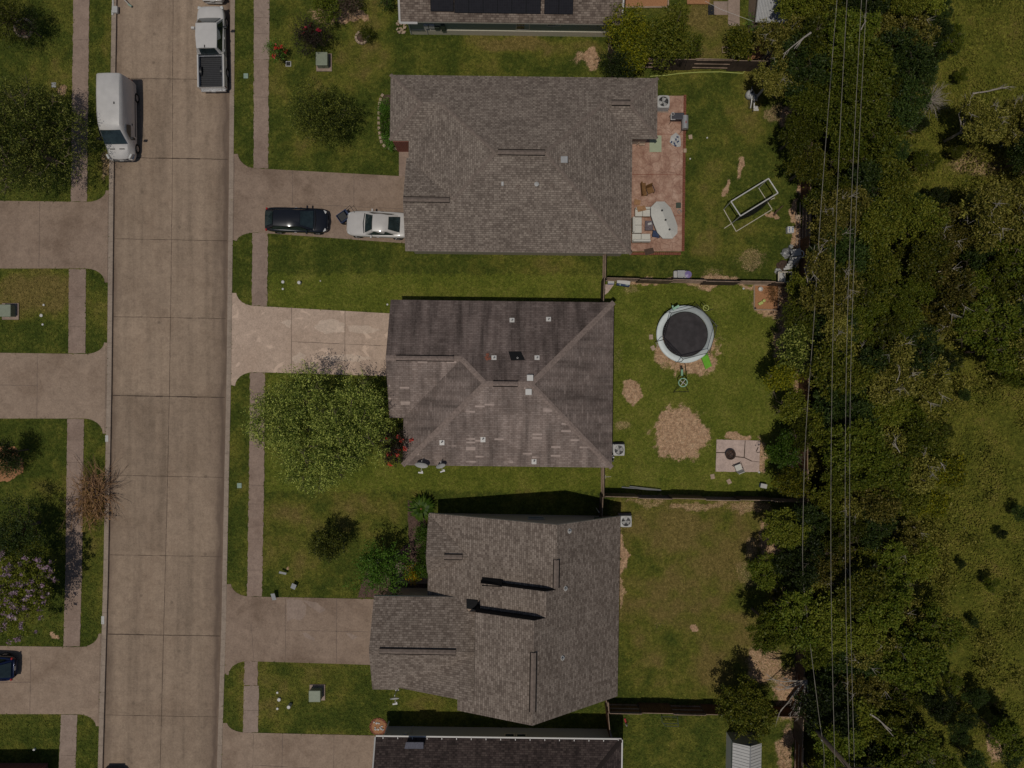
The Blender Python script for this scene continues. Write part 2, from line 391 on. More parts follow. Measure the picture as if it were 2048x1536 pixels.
# ------------------------------------------------------------------ numpy noise
def vnoise(x, y, seed=0):
    xi = np.floor(x).astype(np.int64); yi = np.floor(y).astype(np.int64); fx = x-xi; fy = y-yi
    def h(a, b):
        n = (a*374761393+b*668265263+seed*982451653) & 0x7fffffff
        n = ((n ^ (n >> 13))*1274126177) & 0x7fffffff
        return ((n ^ (n >> 16)) & 0xffff)/65535.0
    sx = fx*fx*(3-2*fx); sy = fy*fy*(3-2*fy)
    return (h(xi, yi)*(1-sx)+h(xi+1, yi)*sx)*(1-sy)+(h(xi, yi+1)*(1-sx)+h(xi+1, yi+1)*sx)*sy
def fbm(x, y, s, seed=0, o=4):
    r = 0; a = .5; t = 0
    for i in range(o): r = r+a*vnoise(x/s*2**i, y/s*2**i, seed+i); t += a; a *= .55
    return r/t
def lerp_poly(Y, pts):
    ys = [p[1] for p in pts]; xs = [p[0] for p in pts]; return np.interp(Y, ys, xs)
def inpoly(X, Y, poly):
    ins = np.zeros(np.shape(X), bool); n = len(poly)
    for i in range(n):
        x0, y0 = poly[i]; x1, y1 = poly[(i+1) % n]
        if y0 == y1: continue
        c = ((y0 > Y) != (y1 > Y)) & (X < (x1-x0)*(Y-y0)/(y1-y0)+x0); ins ^= c
    return ins

# ------------------------------------------------------------------ ground
ROADL = [(385, -6000), (237, -300), (233, 0), (228, 310), (223, 770), (216, 1150), (205, 1536), (196, 1840), (60, 7500)]
ROADR = [(610, -6000), (464, -300), (461, 0), (458, 370), (453, 770), (448, 1000), (443, 1250), (434, 1536), (425, 1840), (290, 7500)]
LOT_BACK = [(1208, 562), (1602, 572), (1597, 990), (1204, 984)]
LOT_SIDE_N = [(538, 548), (1204, 548), (1208, 615), (776, 627), (538, 613)]
LOT_SIDE_S = [(534, 746), (770, 752), (800, 925), (1204, 925), (1204, 984), (530, 984)]
DIRT = [(1363, 868, 52, 50, 1.25), (1262, 785, 15, 24, 1.15), (1372, 690, 58, 52, .95), (1398, 722, 36, 26, 1), (1326, 705, 18, 34, .8), (1476, 872, 27, 9, 1.1), (1524, 915, 12, 36, .9),
 (1400, 1010, 66, 11, .5), (1290, 1000, 60, 6, .45), (1243, 1110, 9, 48, .95), (1243, 1180, 6, 40, .6), (1505, 1100, 18, 24, .45), (1500, 1150, 30, 35, .38),
 (1186, 120, 13, 24, .95), (1165, 118, 26, 12, .55), (1475, 330, 7, 22, .8), (1455, 375, 6, 22, .95), (1446, 388, 9, 8, .9), (1500, 520, 30, 16, .42), (1425, 545, 30, 8, .35),
 (1552, 600, 38, 34, .9), (1575, 680, 26, 70, .85), (1600, 780, 14, 44, .9), (1560, 760, 16, 20, .5), (1592, 460, 9, 70, 1), (1641, 470, 13, 50, .8), (1580, 235, 26, 28, .8), (1555, 220, 25, 20, .45), (1598, 350, 8, 44, .8),
 (1530, 1330, 34, 44, .6), (1575, 1390, 32, 55, .7), (1570, 1500, 20, 55, .6), (1790, 580, 14, 22, .9), (1780, 522, 13, 18, .9), (1725, 585, 24, 14, .9),
 (1388, 1261, 7, 7, 1.1), (1320, 1250, 14, 10, .3), (127, 175, 9, 14, .7), (214, 325, 10, 34, .5), (112, 1268, 9, 6, .8), (700, 36, 34, 10, 1.0), (670, 30, 40, 22, .7),
 (1500, 1015, 50, 16, .5), (1545, 1080, 26, 50, .6), (1960, 330, 60, 22, .5), (1795, 350, 20, 26, .6), (1990, 1500, 14, 30, .7), (1560, 150, 34, 30, .8), (1545, 105, 30, 30, .95), (1300, 560, 90, 6, .7), (1480, 570, 90, 6, .7),
 (1240, 720, 10, 30, .3), (575, 1140, 4, 5, .9), (1545, 430, 8, 6, .9), (1418, 560, 80, 8, .6), (1240, 850, 22, 20, .45), (1262, 575, 18, 14, .4)]
DRY = [(70, 585, 80, 45, .85), (110, 700, 60, 20, .3), (60, 160, 60, 40, .5), (110, 190, 40, 30, .6), (220, 100, 10, 50, .4), (225, 620, 20, 40, .4), (590, 1030, 50, 55, .75), (720, 1040, 80, 60, .8), (600, 1110, 50, 60, .5), (690, 1120, 40, 60, .35),
 (720, 90, 90, 60, .5), (590, 60, 60, 60, .5), (1100, 92, 130, 16, .7), (900, 90, 100, 20, .4), (640, 170, 80, 30, .45), (720, 140, 60, 20, .4), (1390, 1180, 200, 200, .85), (1350, 1260, 100, 80, .35), (1450, 1040, 100, 60, .5), (1420, 1350, 120, 60, .6),
 (1400, 60, 90, 80, .8), (1480, 240, 80, 90, .2), (1450, 500, 100, 50, .4), (600, 1370, 90, 50, .35), (700, 1400, 90, 40, .45), (850, 1420, 80, 40, .3), (1300, 1480, 100, 60, .35), (700, 305, 40, 20, .4), (560, 170, 30, 60, .4),
 (1500, 640, 60, 60, .25), (1300, 590, 60, 40, .35), (1245, 940, 40, 30, .35), (215, 1320, 12, 60, .3), (470, 140, 12, 60, .3), (80, 1320, 60, 30, .3)]
def zones(X, Y):
    """dirt, dry, wild, lot per plan pixel"""
    nx = (fbm(X, Y, 30, 5)-.5); ny = (fbm(X, Y, 30, 9)-.5); fn = fbm(X, Y, 7, 21, 3)-.5
    Xd = X+nx*34; Yd = Y+ny*34
    d = np.zeros(X.shape); r = np.zeros(X.shape)
    for cx, cy, rx, ry, s in DIRT:
        q = np.sqrt(((Xd-cx)/rx)**2+((Yd-cy)/ry)**2)
        d = np.maximum(d, s*np.clip((1.25-q)/.5+fn*.9, 0, 1))
    for cx, cy, rx, ry, s in DRY:
        q = np.sqrt(((Xd-cx)/rx)**2+((Yd-cy)/ry)**2); r = np.maximum(r, s*np.clip(1.3-q, 0, 1)**.7)
    wild = np.clip((X-1606)/14, 0, 1)
    Xl = X+(fbm(X, Y, 9, 61)-.5)*16; Yl = Y+(fbm(X, Y, 9, 67)-.5)*22
    lot = (inpoly(Xl, Yl, LOT_BACK) | inpoly(Xl, Yl, LOT_SIDE_N) | inpoly(Xl, Yl, LOT_SIDE_S)).astype(float)
    pat = fbm(X, Y, 75, 33, 4)
    r = np.clip(r+(pat-.52)*1.9+(fbm(X, Y, 22, 51, 3)-.5)*.8, 0, 1)
    return d, r, wild, lot
def axis(lo, hi, st, far):
    a = np.arange(lo, hi+st/2, st); k = np.array([2, 5, 10, 20, 40, 80, far])
    return np.concatenate([(lo-k)[::-1], a, hi+k])
gx = axis(-38.6, 38.6, .13, 215.); gy = axis(-29.2, 29.2, .13, 225.)
GX, GY = np.meshgrid(gx, gy); PX = GX*S+1024; PY = 768-GY*S
dd, rr, ww, ll = zones(PX, PY)
rl = lerp_poly(PY, ROADL)-3; rrr = lerp_poly(PY, ROADR)+3
inr = (PX > rl-1) & (PX < rrr+1)
GZ = np.where(inr, -.2, 0)+np.where((ww > .5), (fbm(PX, PY, 60, 3)-.5)*.35, (fbm(PX, PY, 90, 4)-.5)*.02)-.012
ny_, nx_ = GX.shape
idx = np.arange(ny_*nx_).reshape(ny_, nx_)
F = np.stack([idx[:-1, :-1], idx[:-1, 1:], idx[1:, 1:], idx[1:, :-1]], -1).reshape(-1, 4)
def grassmat(name, blades=False):
    a = N(name); p = a.pos()
    def at(n_):
        x = a.n('ShaderNodeAttribute'); x.attribute_name = n_; return x.outputs['Fac']
    n1 = a.noise(.55, 6, .6, p); n2 = a.noise(3.2, 6, .7, p, .5); n3 = a.noise(15, 5, .8, p); n4 = a.noise(44, 3, .8, p)
    f = a.math('ADD', a.math('MULTIPLY', n1, .5), a.math('MULTIPLY', n2, .5))
    c = a.ramp(f, [(.36, (.040, .060, .010)), (.5, (.076, .095, .015)), (.60, (.140, .145, .026))])
    dryc = a.mix(a.ramp(n2, [(.35, (.12, .12, .020)), (.6, (.20, .185, .032))]), a.ramp(n2, [(.3, (.15, .115, .032)), (.6, (.24, .175, .058)), (.8, (.30, .22, .09))]), a.ramp(at('dry'), [(.35, 0), (.85, 1)]))
    dm = a.math('MULTIPLY', a.ramp(at('dry'), [(0, 0), (.45, .75), (1, 1)]), a.ramp(n3, [(.3, .6), (.6, 1)]))
    c = a.mix(c, dryc, dm)
    wc = a.ramp(f, [(.34, (.055, .066, .010)), (.46, (.115, .122, .017)), (.56, (.165, .155, .026)), (.68, (.19, .145, .042))])
    c = a.mix(c, wc, at('wild'))
    lotc = a.ramp(f, [(.34, (.095, .125, .016)), (.5, (.155, .175, .024)), (.66, (.235, .225, .048))])
    c = a.mix(c, lotc, a.math('MULTIPLY', at('lot'), .7))  # lot's extra brightness painted into its grass colour
    dc = a.ramp(n2, [(.3, (.38, .22, .13)), (.55, (.57, .365, .23)), (.8, (.68, .50, .33))])
    if blades: c = a.mix(c, dc, a.math('MULTIPLY', at('dirt'), .55))
    else: c = a.mix(c, dc, a.math('MULTIPLY', a.ramp(a.math('ADD', at('dirt'), a.math('MULTIPLY', a.math('SUBTRACT', n3, .5), 1.1)), [(.34, 0), (.62, 1)]), .92))
    c = a.mix(c, a.ramp(n3, [(.28, .45), (.5, 1), (.72, 1.6)]), 1, 'MULTIPLY')
    c = a.mix(c, a.ramp(a.noise(5.5, 4, .75, p, .3), [(.3, .62), (.5, 1), (.7, 1.4)]), 1, 'MULTIPLY')
    c = a.mix(c, a.ramp(n4, [(.25, .55), (.5, 1), (.75, 1.5)]), 1, 'MULTIPLY')
    if blades:
        g = a.n('ShaderNodeNewGeometry'); c = a.mix(c, a.ramp(g.outputs['Random Per Island'], [(0, .8), (1, 1.35)]), 1, 'MULTIPLY')
    else: a.bump(a.math('ADD', n3, n4), .8, .05)
    return a.done(c, .95, 0, .1)
M['grass'] = grassmat('lawn_and_soil'); M['blade'] = grassmat('grass_blades', True)
g = fast('ground', np.stack([GX, GY, GZ], -1).reshape(-1, 3), F, M['grass'], attrs={'dirt': dd.ravel(), 'dry': rr.ravel(), 'wild': ww.ravel(), 'lot': ll.ravel()}, smooth=True)
tag(g, kind='structure')

# ------------------------------------------------------------------ paving
def strip(name, L, Rr, z0, z1, mat, ys=None, uv=True):
    """solid strip between two edge polylines, UV across 0..1"""
    ys = sorted(set([p[1] for p in L]+[p[1] for p in Rr]+list(range(-280, 1840, 60))))
    ys = [y for y in ys if min(p[1] for p in L) <= y <= max(p[1] for p in L)]
    vs = []; fs = []; uvs = []
    for i, y in enumerate(ys):
        a = G(float(lerp_poly(y, L)), y); b = G(float(lerp_poly(y, Rr)), y)
        vs += [(a.x, a.y, z1), (b.x, b.y, z1), (a.x, a.y, z0), (b.x, b.y, z0)]
    for i in range(len(ys)-1):
        k = 4*i
        fs += [(k, k+4, k+5, k+1), (k, k+2, k+6, k+4), (k+1, k+5, k+7, k+3)]
    b = MB(); b.add(vs, fs); o = mk(name, b, mat)
    ul = o.data.uv_layers.new(name='UVMap')
    for p in o.data.polygons:
        for li in p.loop_indices:
            vi = o.data.loops[li].vertex_index; ul.data[li].uv = (vi % 2, ys[vi//4]/100)
    return o
sh = lambda pts, d: [(x+d, y) for x, y in pts]
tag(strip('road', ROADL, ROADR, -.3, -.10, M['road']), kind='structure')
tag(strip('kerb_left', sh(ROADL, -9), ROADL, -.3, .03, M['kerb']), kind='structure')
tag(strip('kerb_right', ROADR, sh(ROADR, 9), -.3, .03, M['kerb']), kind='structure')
def lx(y, d=0): return float(lerp_poly(y, ROADL))-9.3+d
def rx(y, d=0): return float(lerp_poly(y, ROADR))+9.3+d
def sheet(name, pts, mat, z=.022, kind='structure', ragged=0, seed=1):
    rnd = random.Random(seed); out = []
    if ragged:
        n = len(pts)
        for i in range(n):
            (x0, y0), (x1, y1) = pts[i], pts[(i+1) % n]; L = math.hypot(x1-x0, y1-y0); k = max(1, int(L/5))
            for j in range(k):
                t = j/k; a = ragged if j else ragged*.3
                out.append((x0+(x1-x0)*t+rnd.uniform(-a, a), y0+(y1-y0)*t+rnd.uniform(-a, a)))
        pts = out
    b = MB(); b.prism([G(x, y) for x, y in pts], -.15, z); o = mk(name, b, mat); tag(o, kind=kind); return o
def arc(cx, cy, rx_, ry_, a0, a1, n=7):
    return [(cx+rx_*math.cos(R(a0+(a1-a0)*i/(n-1))), cy+ry_*math.sin(R(a0+(a1-a0)*i/(n-1)))) for i in range(n)]
# driveways on the right: (top edge far x,y ; bottom) with flared aprons
def drive_right(name, mat, ytk, yt, yt2, x2t, ybk, yb, yb2, x2b, w_=46):
    x0 = rx(ytk); x1 = rx(ybk)
    top = [(x0, ytk)]+[(x0+8, ytk)]+arc(x0+w_, ytk-2, w_-8, yt-ytk+2, 180, 90)[1:]+[(x2t, yt2)]
    bot = [(x2b, yb2)]+arc(x1+w_, ybk+2, w_-8, -(ybk-yb)-2, 90, 180)+[(x1, ybk)]
    return sheet(name, top+bot, mat)
drive_right('driveway_north', M['drive_b'], 308, 337, 354, 830, 480, 465, 488, 830)
drive_right('driveway_centre', M['drive_lot'], 586, 612, 628, 800, 770, 744, 753, 800)
drive_right('driveway_south', M['drive_b'], 1168, 1193, 1199, 790, 1348, 1322, 1331, 790)
drive_right('driveway_far_south', M['drive'], 1446, 1465, 1472, 790, 1700, 1690, 1700, 790)
def drive_left(name, mat, ytk, yt, ybk, yb, w_=44):
    x0 = lx(ytk); x1 = lx(ybk)
    top = [(-260, yt-6)]+arc(x0-w_, ytk-2, w_-6, yt-ytk+2, 90, 0)+[(x0, ytk-2)]
    bot = [(x1, ybk+2)]+arc(x1-w_, ybk+2, w_-6, -(ybk-yb)-2, 0, 90)+[(-260, yb)]
    return sheet(name, top+bot, mat)
drive_left('driveway_west_north', M['drive_b'], 383, 404, 563, 537)
drive_left('driveway_west_middle', M['drive'], 687, 708, 865, 837)
drive_left('driveway_west_south', M['drive'], 1269, 1294, 1450, 1428)
WALKR = [(508, -40), (508, 0), (507, 330), (505, 465), (503, 625), (500, 745), (498, 980), (494, 1190), (489, 1325), (486, 1465), (478, 1800)]
WALKL = [(148, -40), (147, 0), (142, 400), (138, 540), (137, 705), (135, 840), (131, 1150), (127, 1290), (122, 1430), (118, 1536), (110, 1800)]
def walk(name, W, y0, y1, wd, mat, rag, seed):
    ys = [y0]+[p[1] for p in W if y0 < p[1] < y1]+[y1]
    a = [(float(lerp_poly(y, W)), y) for y in ys]
    sheet(name, a+[(x+wd, y) for x, y in a[::-1]], mat, .02, ragged=rag, seed=seed)
walk('pavement_north_a', WALKR, -60, 119, 31, M['walk_l'], .5, 1)
walk('pavement_north_b', WALKR, 119.6, 336.5, 30, M['walk'], 1.1, 2)
walk('pavement_centre_north', WALKR, 466, 611.5, 31, M['walk'], 1.2, 3)
walk('pavement_centre_south', WALKR, 745, 1192.5, 30, M['walk'], 1.0, 4)
walk('pavement_south', WALKR, 1323, 1371, 27, M['walk'], 1.3, 5)
walk('pavement_far_south', WALKR, 1371.6, 1464.5, 30, M['walk_l'], .6, 6)
walk('pavement_west_a', WALKL, -60, 403, 32, M['walk'], .8, 7)
walk('pavement_west_b', WALKL, 538, 706.5, 34, M['walk'], .4, 8)
walk('pavement_west_c', WALKL, 838, 1292.5, 33, M['walk'], .6, 9)
walk('pavement_west_d', WALKL, 1429, 1640, 33, M['walk_l'], .6, 10)
for k_, pp in enumerate((((573, 1198), (604, 1199), (613, 1212), (612, 1228), (602, 1240), (588, 1238), (574, 1243)), ((606, 1200), (632, 1204), (652, 1219), (640, 1226), (622, 1214)), ((605, 1266), (612, 1264), (630, 1277), (629, 1282), (610, 1274)), ((691, 1266), (700, 1265), (716, 1274), (704, 1279)))):
    sheet('concrete_patch', pp, M['walk_l'], .0245, ragged=.8, seed=30+k_)
for k_, pp in enumerate((((628, 655), (642, 640), (665, 638), (690, 648), (689, 664), (672, 664), (650, 668)), ((695, 650), (740, 652), (760, 660), (735, 668), (700, 664)), ((584, 716), (600, 704), (612, 710), (606, 724), (590, 728)), ((640, 712), (700, 708), (745, 715), (720, 724), (660, 722)), ((560, 645), (582, 640), (580, 656)))):
    sheet('washed_patch', pp, M['patchpale'], .0245, ragged=1.6, seed=40+k_)
sheet('path_north', [(798, 303), (822, 303), (822, 354), (798, 352)], M['walk'])
# joints
jr = MB()
def jline(b, x0, y0, x1, y1, wd=.035, z=.0262, wob=0, seed=0):
    a, c = G(x0, y0, z), G(x1, y1, z); L = (c-a).length; n = max(1, int(L/(.5 if wob else 50))); rnd = random.Random(seed+int(x0*7+y0*3))
    d = (c-a)/n; nn = Vector((-d.y, d.x, 0)).normalized(); pts = [a+d*i+nn*(rnd.uniform(-wob, wob) if 0 < i < n else 0) for i in range(n+1)]
    for p, q in zip(pts, pts[1:]):
        w2 = wd/2*(rnd.uniform(.6, 1.4) if wob else 1)
        b.add([p-nn*w2, q-nn*w2, q+nn*w2, p+nn*w2], [(0, 1, 2, 3)])
RZ = -.0955
for y, wd in ((-165, .03), (-5, .03), (155, .03), (314, .06), (477, .035), (633, .035), (791, .07), (951, .03), (1110, .03), (1269, .06), (1431, .03), (1590, .03)):
    xl = float(lerp_poly(y, ROADL))+2; xr = float(lerp_poly(y, ROADR)); xm = (xl+xr)/2
    jline(jr, xl, y, xm, y+2, wd, RZ, .012, 1); jline(jr, xm, y+2, xr-4, y+4, wd, RZ, .012, 2)
cl = [(347, -300), (345, 0), (343, 400), (338, 770), (333, 1000), (325, 1300), (319, 1536), (314, 1800)]
for a, b_ in zip(cl, cl[1:]): jline(jr, *a, *b_, .03, RZ, .008, 3)
for a, b_ in zip(ROADL[1:-1], ROADL[2:-1]): jline(jr, a[0]+.7, a[1], b_[0]+.7, b_[1], .05, RZ, .01, 4)
tag(mk('road_joints', jr, M['joint']), kind='structure')
jd = MB()
for q in ((585, 341, 585, 412), (708, 346, 708, 415), (585, 408, 812, 418), (583, 614, 583, 746), (690, 621, 690, 749), (583, 683, 775, 692),
          (571, 1196, 571, 1321), (673, 1198, 673, 1325), (571, 1260, 750, 1264), (507, 1468, 505, 1560), (565, 1468, 564, 1560), (668, 1470, 667, 1560), (507, 1530, 700, 1540),
          (80, 403, 78, 535), (75, 708, 74, 836), (0, 770, 74, 771), (62, 1312, 60, 1428), (0, 1365, 61, 1364)):
    jline(jd, *q, .035, .0262, .008, 5)
for x in (lx(400, 1), ): jline(jd, lx(410)-1, 395, lx(560)-1, 560, .03, .0262, .008)
jline(jd, lx(700)-2, 692, lx(860)-2, 862, .04, .0262, .01); jline(jd, lx(1270)-2, 1272, lx(1445)-2, 1446, .03, .0262, .01)
jline(jd, rx(320)+1, 312, rx(470)+1, 478, .03, .0262, .01); jline(jd, 502, 1245, 508, 1321, .03, .0262, .03)
for q in ((508, 67, 539, 68), (508, 35, 539, 36), (508, 154, 538, 155), (508, 194, 538, 195), (508, 268, 537, 269), (505, 508, 536, 508), (504, 560, 535, 560),
          (500, 785, 530, 785), (499, 890, 529, 890), (498, 970, 528, 972), (497, 1008, 527, 1008), (496, 1078, 526, 1078), (495, 1140, 525, 1140), (147, 80, 178, 80), (143, 210, 175, 210), (143, 290, 175, 290),
          (138, 593, 172, 593), (138, 653, 172, 653), (135, 880, 168, 880), (134, 925, 167, 925), (128, 1240, 160, 1240), (121, 1510, 153, 1511), (488, 1420, 518, 1421)):
    jline(jd, *q, .025, .0262, .005, 6)
tag(mk('driveway_joints', jd, M['jointp']), kind='structure')
kj = MB()
for y in range(-100, 1600, 53):
    x = float(lerp_poly(y, ROADL)); jline(kj, x-9, y, x, y+.3, .02, .034)
    x = float(lerp_poly(y, ROADR)); jline(kj, x, y, x+9, y+.3, .02, .034)
tag(mk('kerb_joints', kj, M['jointp']), kind='structure')
for (x, y, L, w_) in ((214, 877, 13, 6), (206, 1240, 16, 6)):
    b = MB().box(G(x, y, .037), (w_/S, L/S, .006))
    tag(mk('kerb_number_patch', b, M['lgrey'], base=G(x, y, .034)), 'pale painted rectangle on the left kerb '+('just below the brush-side driveway apron' if y < 1000 else 'just above the lowest left driveway'), 'kerb marking')
# backyard paving
sheet('patio_north', [(1258, 192), (1367, 192), (1363, 503), (1258, 503)], M['stamp'], .05)
bb = MB()
for i in range(84):
    y = 192+i*3.72; x = 1369.5-(y-192)*.012
    bb.box(G(x+random.Random(i).uniform(-.25, .25), y, .03), (5.4/S, 3.2/S, .09), 0)
for i in range(26): bb.box(G(1262+i*3.9, 507.5, .03), (3.4/S, 5.2/S, .09))
tag(mk('patio_brick_border', bb, M['brickr']), kind='structure')
jp = MB()
for q in ((1262, 268, 1366, 269), (1262, 349, 1365, 350), (1300, 431, 1364, 432)): jline(jp, *q, .03, .0545, .006)
tag(mk('patio_joints', jp, M['brickr']), kind='structure')
sheet('fire_pit_slab', [(1433, 879), (1520, 881), (1518, 944), (1431, 943)], M['slab'], .045, ragged=.25, seed=3)
jf = MB()
for q in ((1490, 881, 1489, 897), (1489, 897, 1488, 915), (1432, 905, 1451, 905), (1470, 913, 1488, 915), (1488, 915, 1503, 922), (1503, 922, 1519, 924), (1516, 894, 1512, 903), (1513, 905, 1520, 904)):
    jline(jf, *q, .055, .0495, .04, 9)
tag(mk('slab_cracks', jf, M['joint']), kind='structure')
sheet('shed_path', [(1455, -60), (1480, -60), (1479, 52), (1456, 52)], M['walk_l'], .03)
sheet('shed_patio', [(1427, 3), (1455, 3), (1455, 30), (1427, 30)], M['walk_l'], .03)
sheet('corner_paver', [(1209, 569), (1228, 569), (1216, 585), (1209, 590)], M['slab'], .03)
b = MB().box(G(1422, 20, .03), (12/S, 20/S, .02)); tag(mk('door_mat', b, M['black_p'], base=G(1422, 20)), 'black rubber mat at the edge of the pale square paving near the metal shed', 'mat')
sheet('mulch_bed_south', [(815, 1000), (852, 1010), (852, 1190), (790, 1196), (715, 1195), (722, 1170), (738, 1128), (800, 1100), (818, 1085), (817, 1050)], M['mulch'], .03, ragged=1.2, seed=5)
sheet('mulch_bed_west', [(-40, 895), (30, 893), (48, 925), (46, 945), (20, 962), (-40, 965)], M['mulcho'], .02, ragged=2, seed=6)
sheet('garden_path_north', [(1560, 45), (1572, 60), (1552, 90), (1520, 118), (1488, 118), (1500, 95), (1528, 70), (1545, 45)], M['mulcho'], .02, ragged=2.5, seed=7)
sheet('raised_bed_soil', [(1247, -20), (1334, -20), (1334, 14), (1247, 16)], M['mulcho'], .1)
sheet('raised_bed_soil_small', [(1372, -20), (1420, -20), (1418, 9), (1374, 9)], M['mulcho'], .1)
b = MB()
for q in ((1246, 16, 1336, 15), (1336, 15, 1336, -20)): b.tube([G(q[0], q[1], .1), G(q[2], q[3], .1)], .06, 5)
tag(mk('raised_bed_edge', b, M['stick'], base=G(1290, 0)), 'timber edging around the long bare soil bed beside the solar-panel house', 'bed edging')

# ------------------------------------------------------------------ grass blades (uncountable)
def scatter(name, n, seed, x0, x1, y0, y1, size, hgt, keep, mat=None, extra=None):
    rs = np.random.RandomState(seed); X = rs.uniform(x0, x1, n); Y = rs.uniform(y0, y1, n)
    k = keep(X, Y, rs); X = X[k]; Y = Y[k]; n = len(X)
    d, r, wv, lo = zones(X, Y)
    k = rs.rand(n) > d*.85; X, Y, d, r, wv, lo = [q[k] for q in (X, Y, d, r, wv, lo)]; n = len(X)
    x = (X-1024)/S; y = (768-Y)/S; an = rs.uniform(0, 2*np.pi, n); L = size*rs.uniform(.6, 1.5, n); hh = hgt*rs.uniform(.4, 1.3, n)
    dx, dy = np.cos(an), np.sin(an); wv_ = L*.34
    z0 = np.zeros(n)
    c = np.stack([x, y, z0], -1); e = np.stack([x+dx*L, y+dy*L, hh], -1)
    m = (c+e)/2; m[:, 2] = hh*.7; sd = np.stack([-dy*wv_, dx*wv_, z0], -1)
    V = np.stack([c, m+sd, e, m-sd], 1).reshape(-1, 3); Fq = np.arange(4*n).reshape(-1, 4)
    rp = lambda q: np.repeat(q, 4)
    o = fast(name, V, Fq, mat or M['blade'], attrs={'dirt': rp(d), 'dry': rp(r), 'wild': rp(wv), 'lot': rp(lo)})
    return o
HARD = []
def hardmask(X, Y):
    m = (X > lerp_poly(Y, ROADL)-8.3) & (X < lerp_poly(Y, ROADR)+8.3)
    for W, segs, wd in ((WALKR, ((-60, 337), (466, 612), (745, 1193), (1323, 1465)), 30), (WALKL, ((-60, 403), (538, 707), (838, 1293), (1429, 1640)), 33)):
        wl = lerp_poly(Y, W)
        for a_, b_ in segs: m |= (X > wl+.8) & (X < wl+wd-.8) & (Y > a_) & (Y < b_)
    for o in [o for o in C.objects if o.name.startswith(('driveway_n', 'driveway_c', 'driveway_s', 'driveway_f', 'driveway_w', 'path_', 'fire_pit', 'patio_n', 'shed_p', 'corner_p', 'mulch', 'garden_path'))]:
        if o.name == 'driveway_joints': continue
        vv = [v.co for v in o.data.vertices]; poly = [(v.x*S+1024, 768-v.y*S) for v in vv[:len(vv)//2]]
        m |= inpoly(X, Y, poly)
    return m
def keep_lawn(X, Y, rs): return (X < 1606) & ~hardmask(X, Y) & ~((X > 800) & (X < 1225) & (Y > 610) & (Y < 920)) & ~((X > 830) & (X < 1255) & (Y > 185) & (Y < 500)) & ~((X > 870) & (X < 1225) & (Y > 1040) & (Y < 1350))
o = scatter('lawn_grass', 210000, 1, -20, 1606, -20, 1560, .085, .05, keep_lawn); tag(o, 'short mown lawn grass covering the yards and verges', 'grass', kind='stuff')
o = scatter('field_grass', 110000, 2, 1606, 2100, -20, 1560, .13, .10, lambda X, Y, rs: X > 1606); tag(o, 'rough overgrown field grass beyond the back fences', 'grass', kind='stuff')

# ------------------------------------------------------------------ houses
def rotf(xc, yc, ang):
    c, s = math.cos(ang), math.sin(ang)
    return lambda x, y, z=0.0: G(xc+(x-xc)*c-(y-yc)*s, yc+(x-xc)*s+(y-yc)*c, z)
def roof(name, T, faces, mat, parent, th=.16):
    b = MB(); cnt = {}; keyf = lambda p: (round(p[0]*2), round(p[1]*2), round(p[2]*20))
    for f in faces:
        v = [T(*p) for p in f]
        n = (v[1]-v[0]).cross(v[2]-v[0])
        if n.z < 0: v = v[::-1]; f = f[::-1]
        b.add(v, [tuple(range(len(v)))])
        for i in range(len(f)):
            k = frozenset((keyf(f[i]), keyf(f[(i+1) % len(f)]))); cnt.setdefault(k, []).append((f[i], f[(i+1) % len(f)]))
    o = mk(name, b, mat, parent, uv=True)
    e = MB()
    for k, lst in cnt.items():
        if len(lst) == 1 and len(k) > 1:
            p, q = [T(*t) for t in lst[0]]; d = Vector((0, 0, th)); u = Vector((0, 0, .002))
            e.add([p-u, q-u, q-d, p-d], [(0, 3, 2, 1)])
    fa = mk('fascia', e, M['cream'] if mat is not M['sh2'] else M['stick'], o)
    return o
def walls(T, poly, h, mat, parent, name='wall'):
    b = MB(); pts = [T(x, y) for x, y in poly]; b.prism(pts, -.05, h); return mk(name, b, mat, parent)
def gable(T, a, top, c, mat, parent):
    v = [T(*a), T(*top), T(*c)]; n = (v[1]-v[0]).cross(v[2]-v[0]).normalized()*.04
    b = MB(); b.add([p-n for p in v]+[p+n for p in v], [(0, 1, 2), (5, 4, 3), (0, 3, 4, 1), (1, 4, 5, 2), (2, 5, 3, 0)]); return mk('gable_wall', b, mat, parent)
def caps(name, T, lines, parent, mat, wd=.30, piece=.3, lift=.03, seed=0):
    """ridge and hip cap shingles: short overlapping bent pieces"""
    rnd = random.Random(seed)
    for a, c in lines:
        b = MB(); p, q = T(*a), T(*c); L = (q-p).length; n = max(1, int(L/piece)); d = (q-p)/n; s = Vector((-d.y, d.x, 0)).normalized()*wd/2
        for i in range(n):
            o = p+d*i; e = o+d*1.06; dz = Vector((0, 0, lift+rnd.uniform(0, .01))); dz2 = Vector((0, 0, lift+.012)); dn = Vector((0, 0, -wd*.17))
            b.add([o+dz, e+dz2, e+dz2+s+dn, o+dz+s+dn, e+dz2-s+dn, o+dz-s+dn], [(0, 3, 2, 1), (0, 1, 4, 5)])
        mk(name, b, mat, parent)
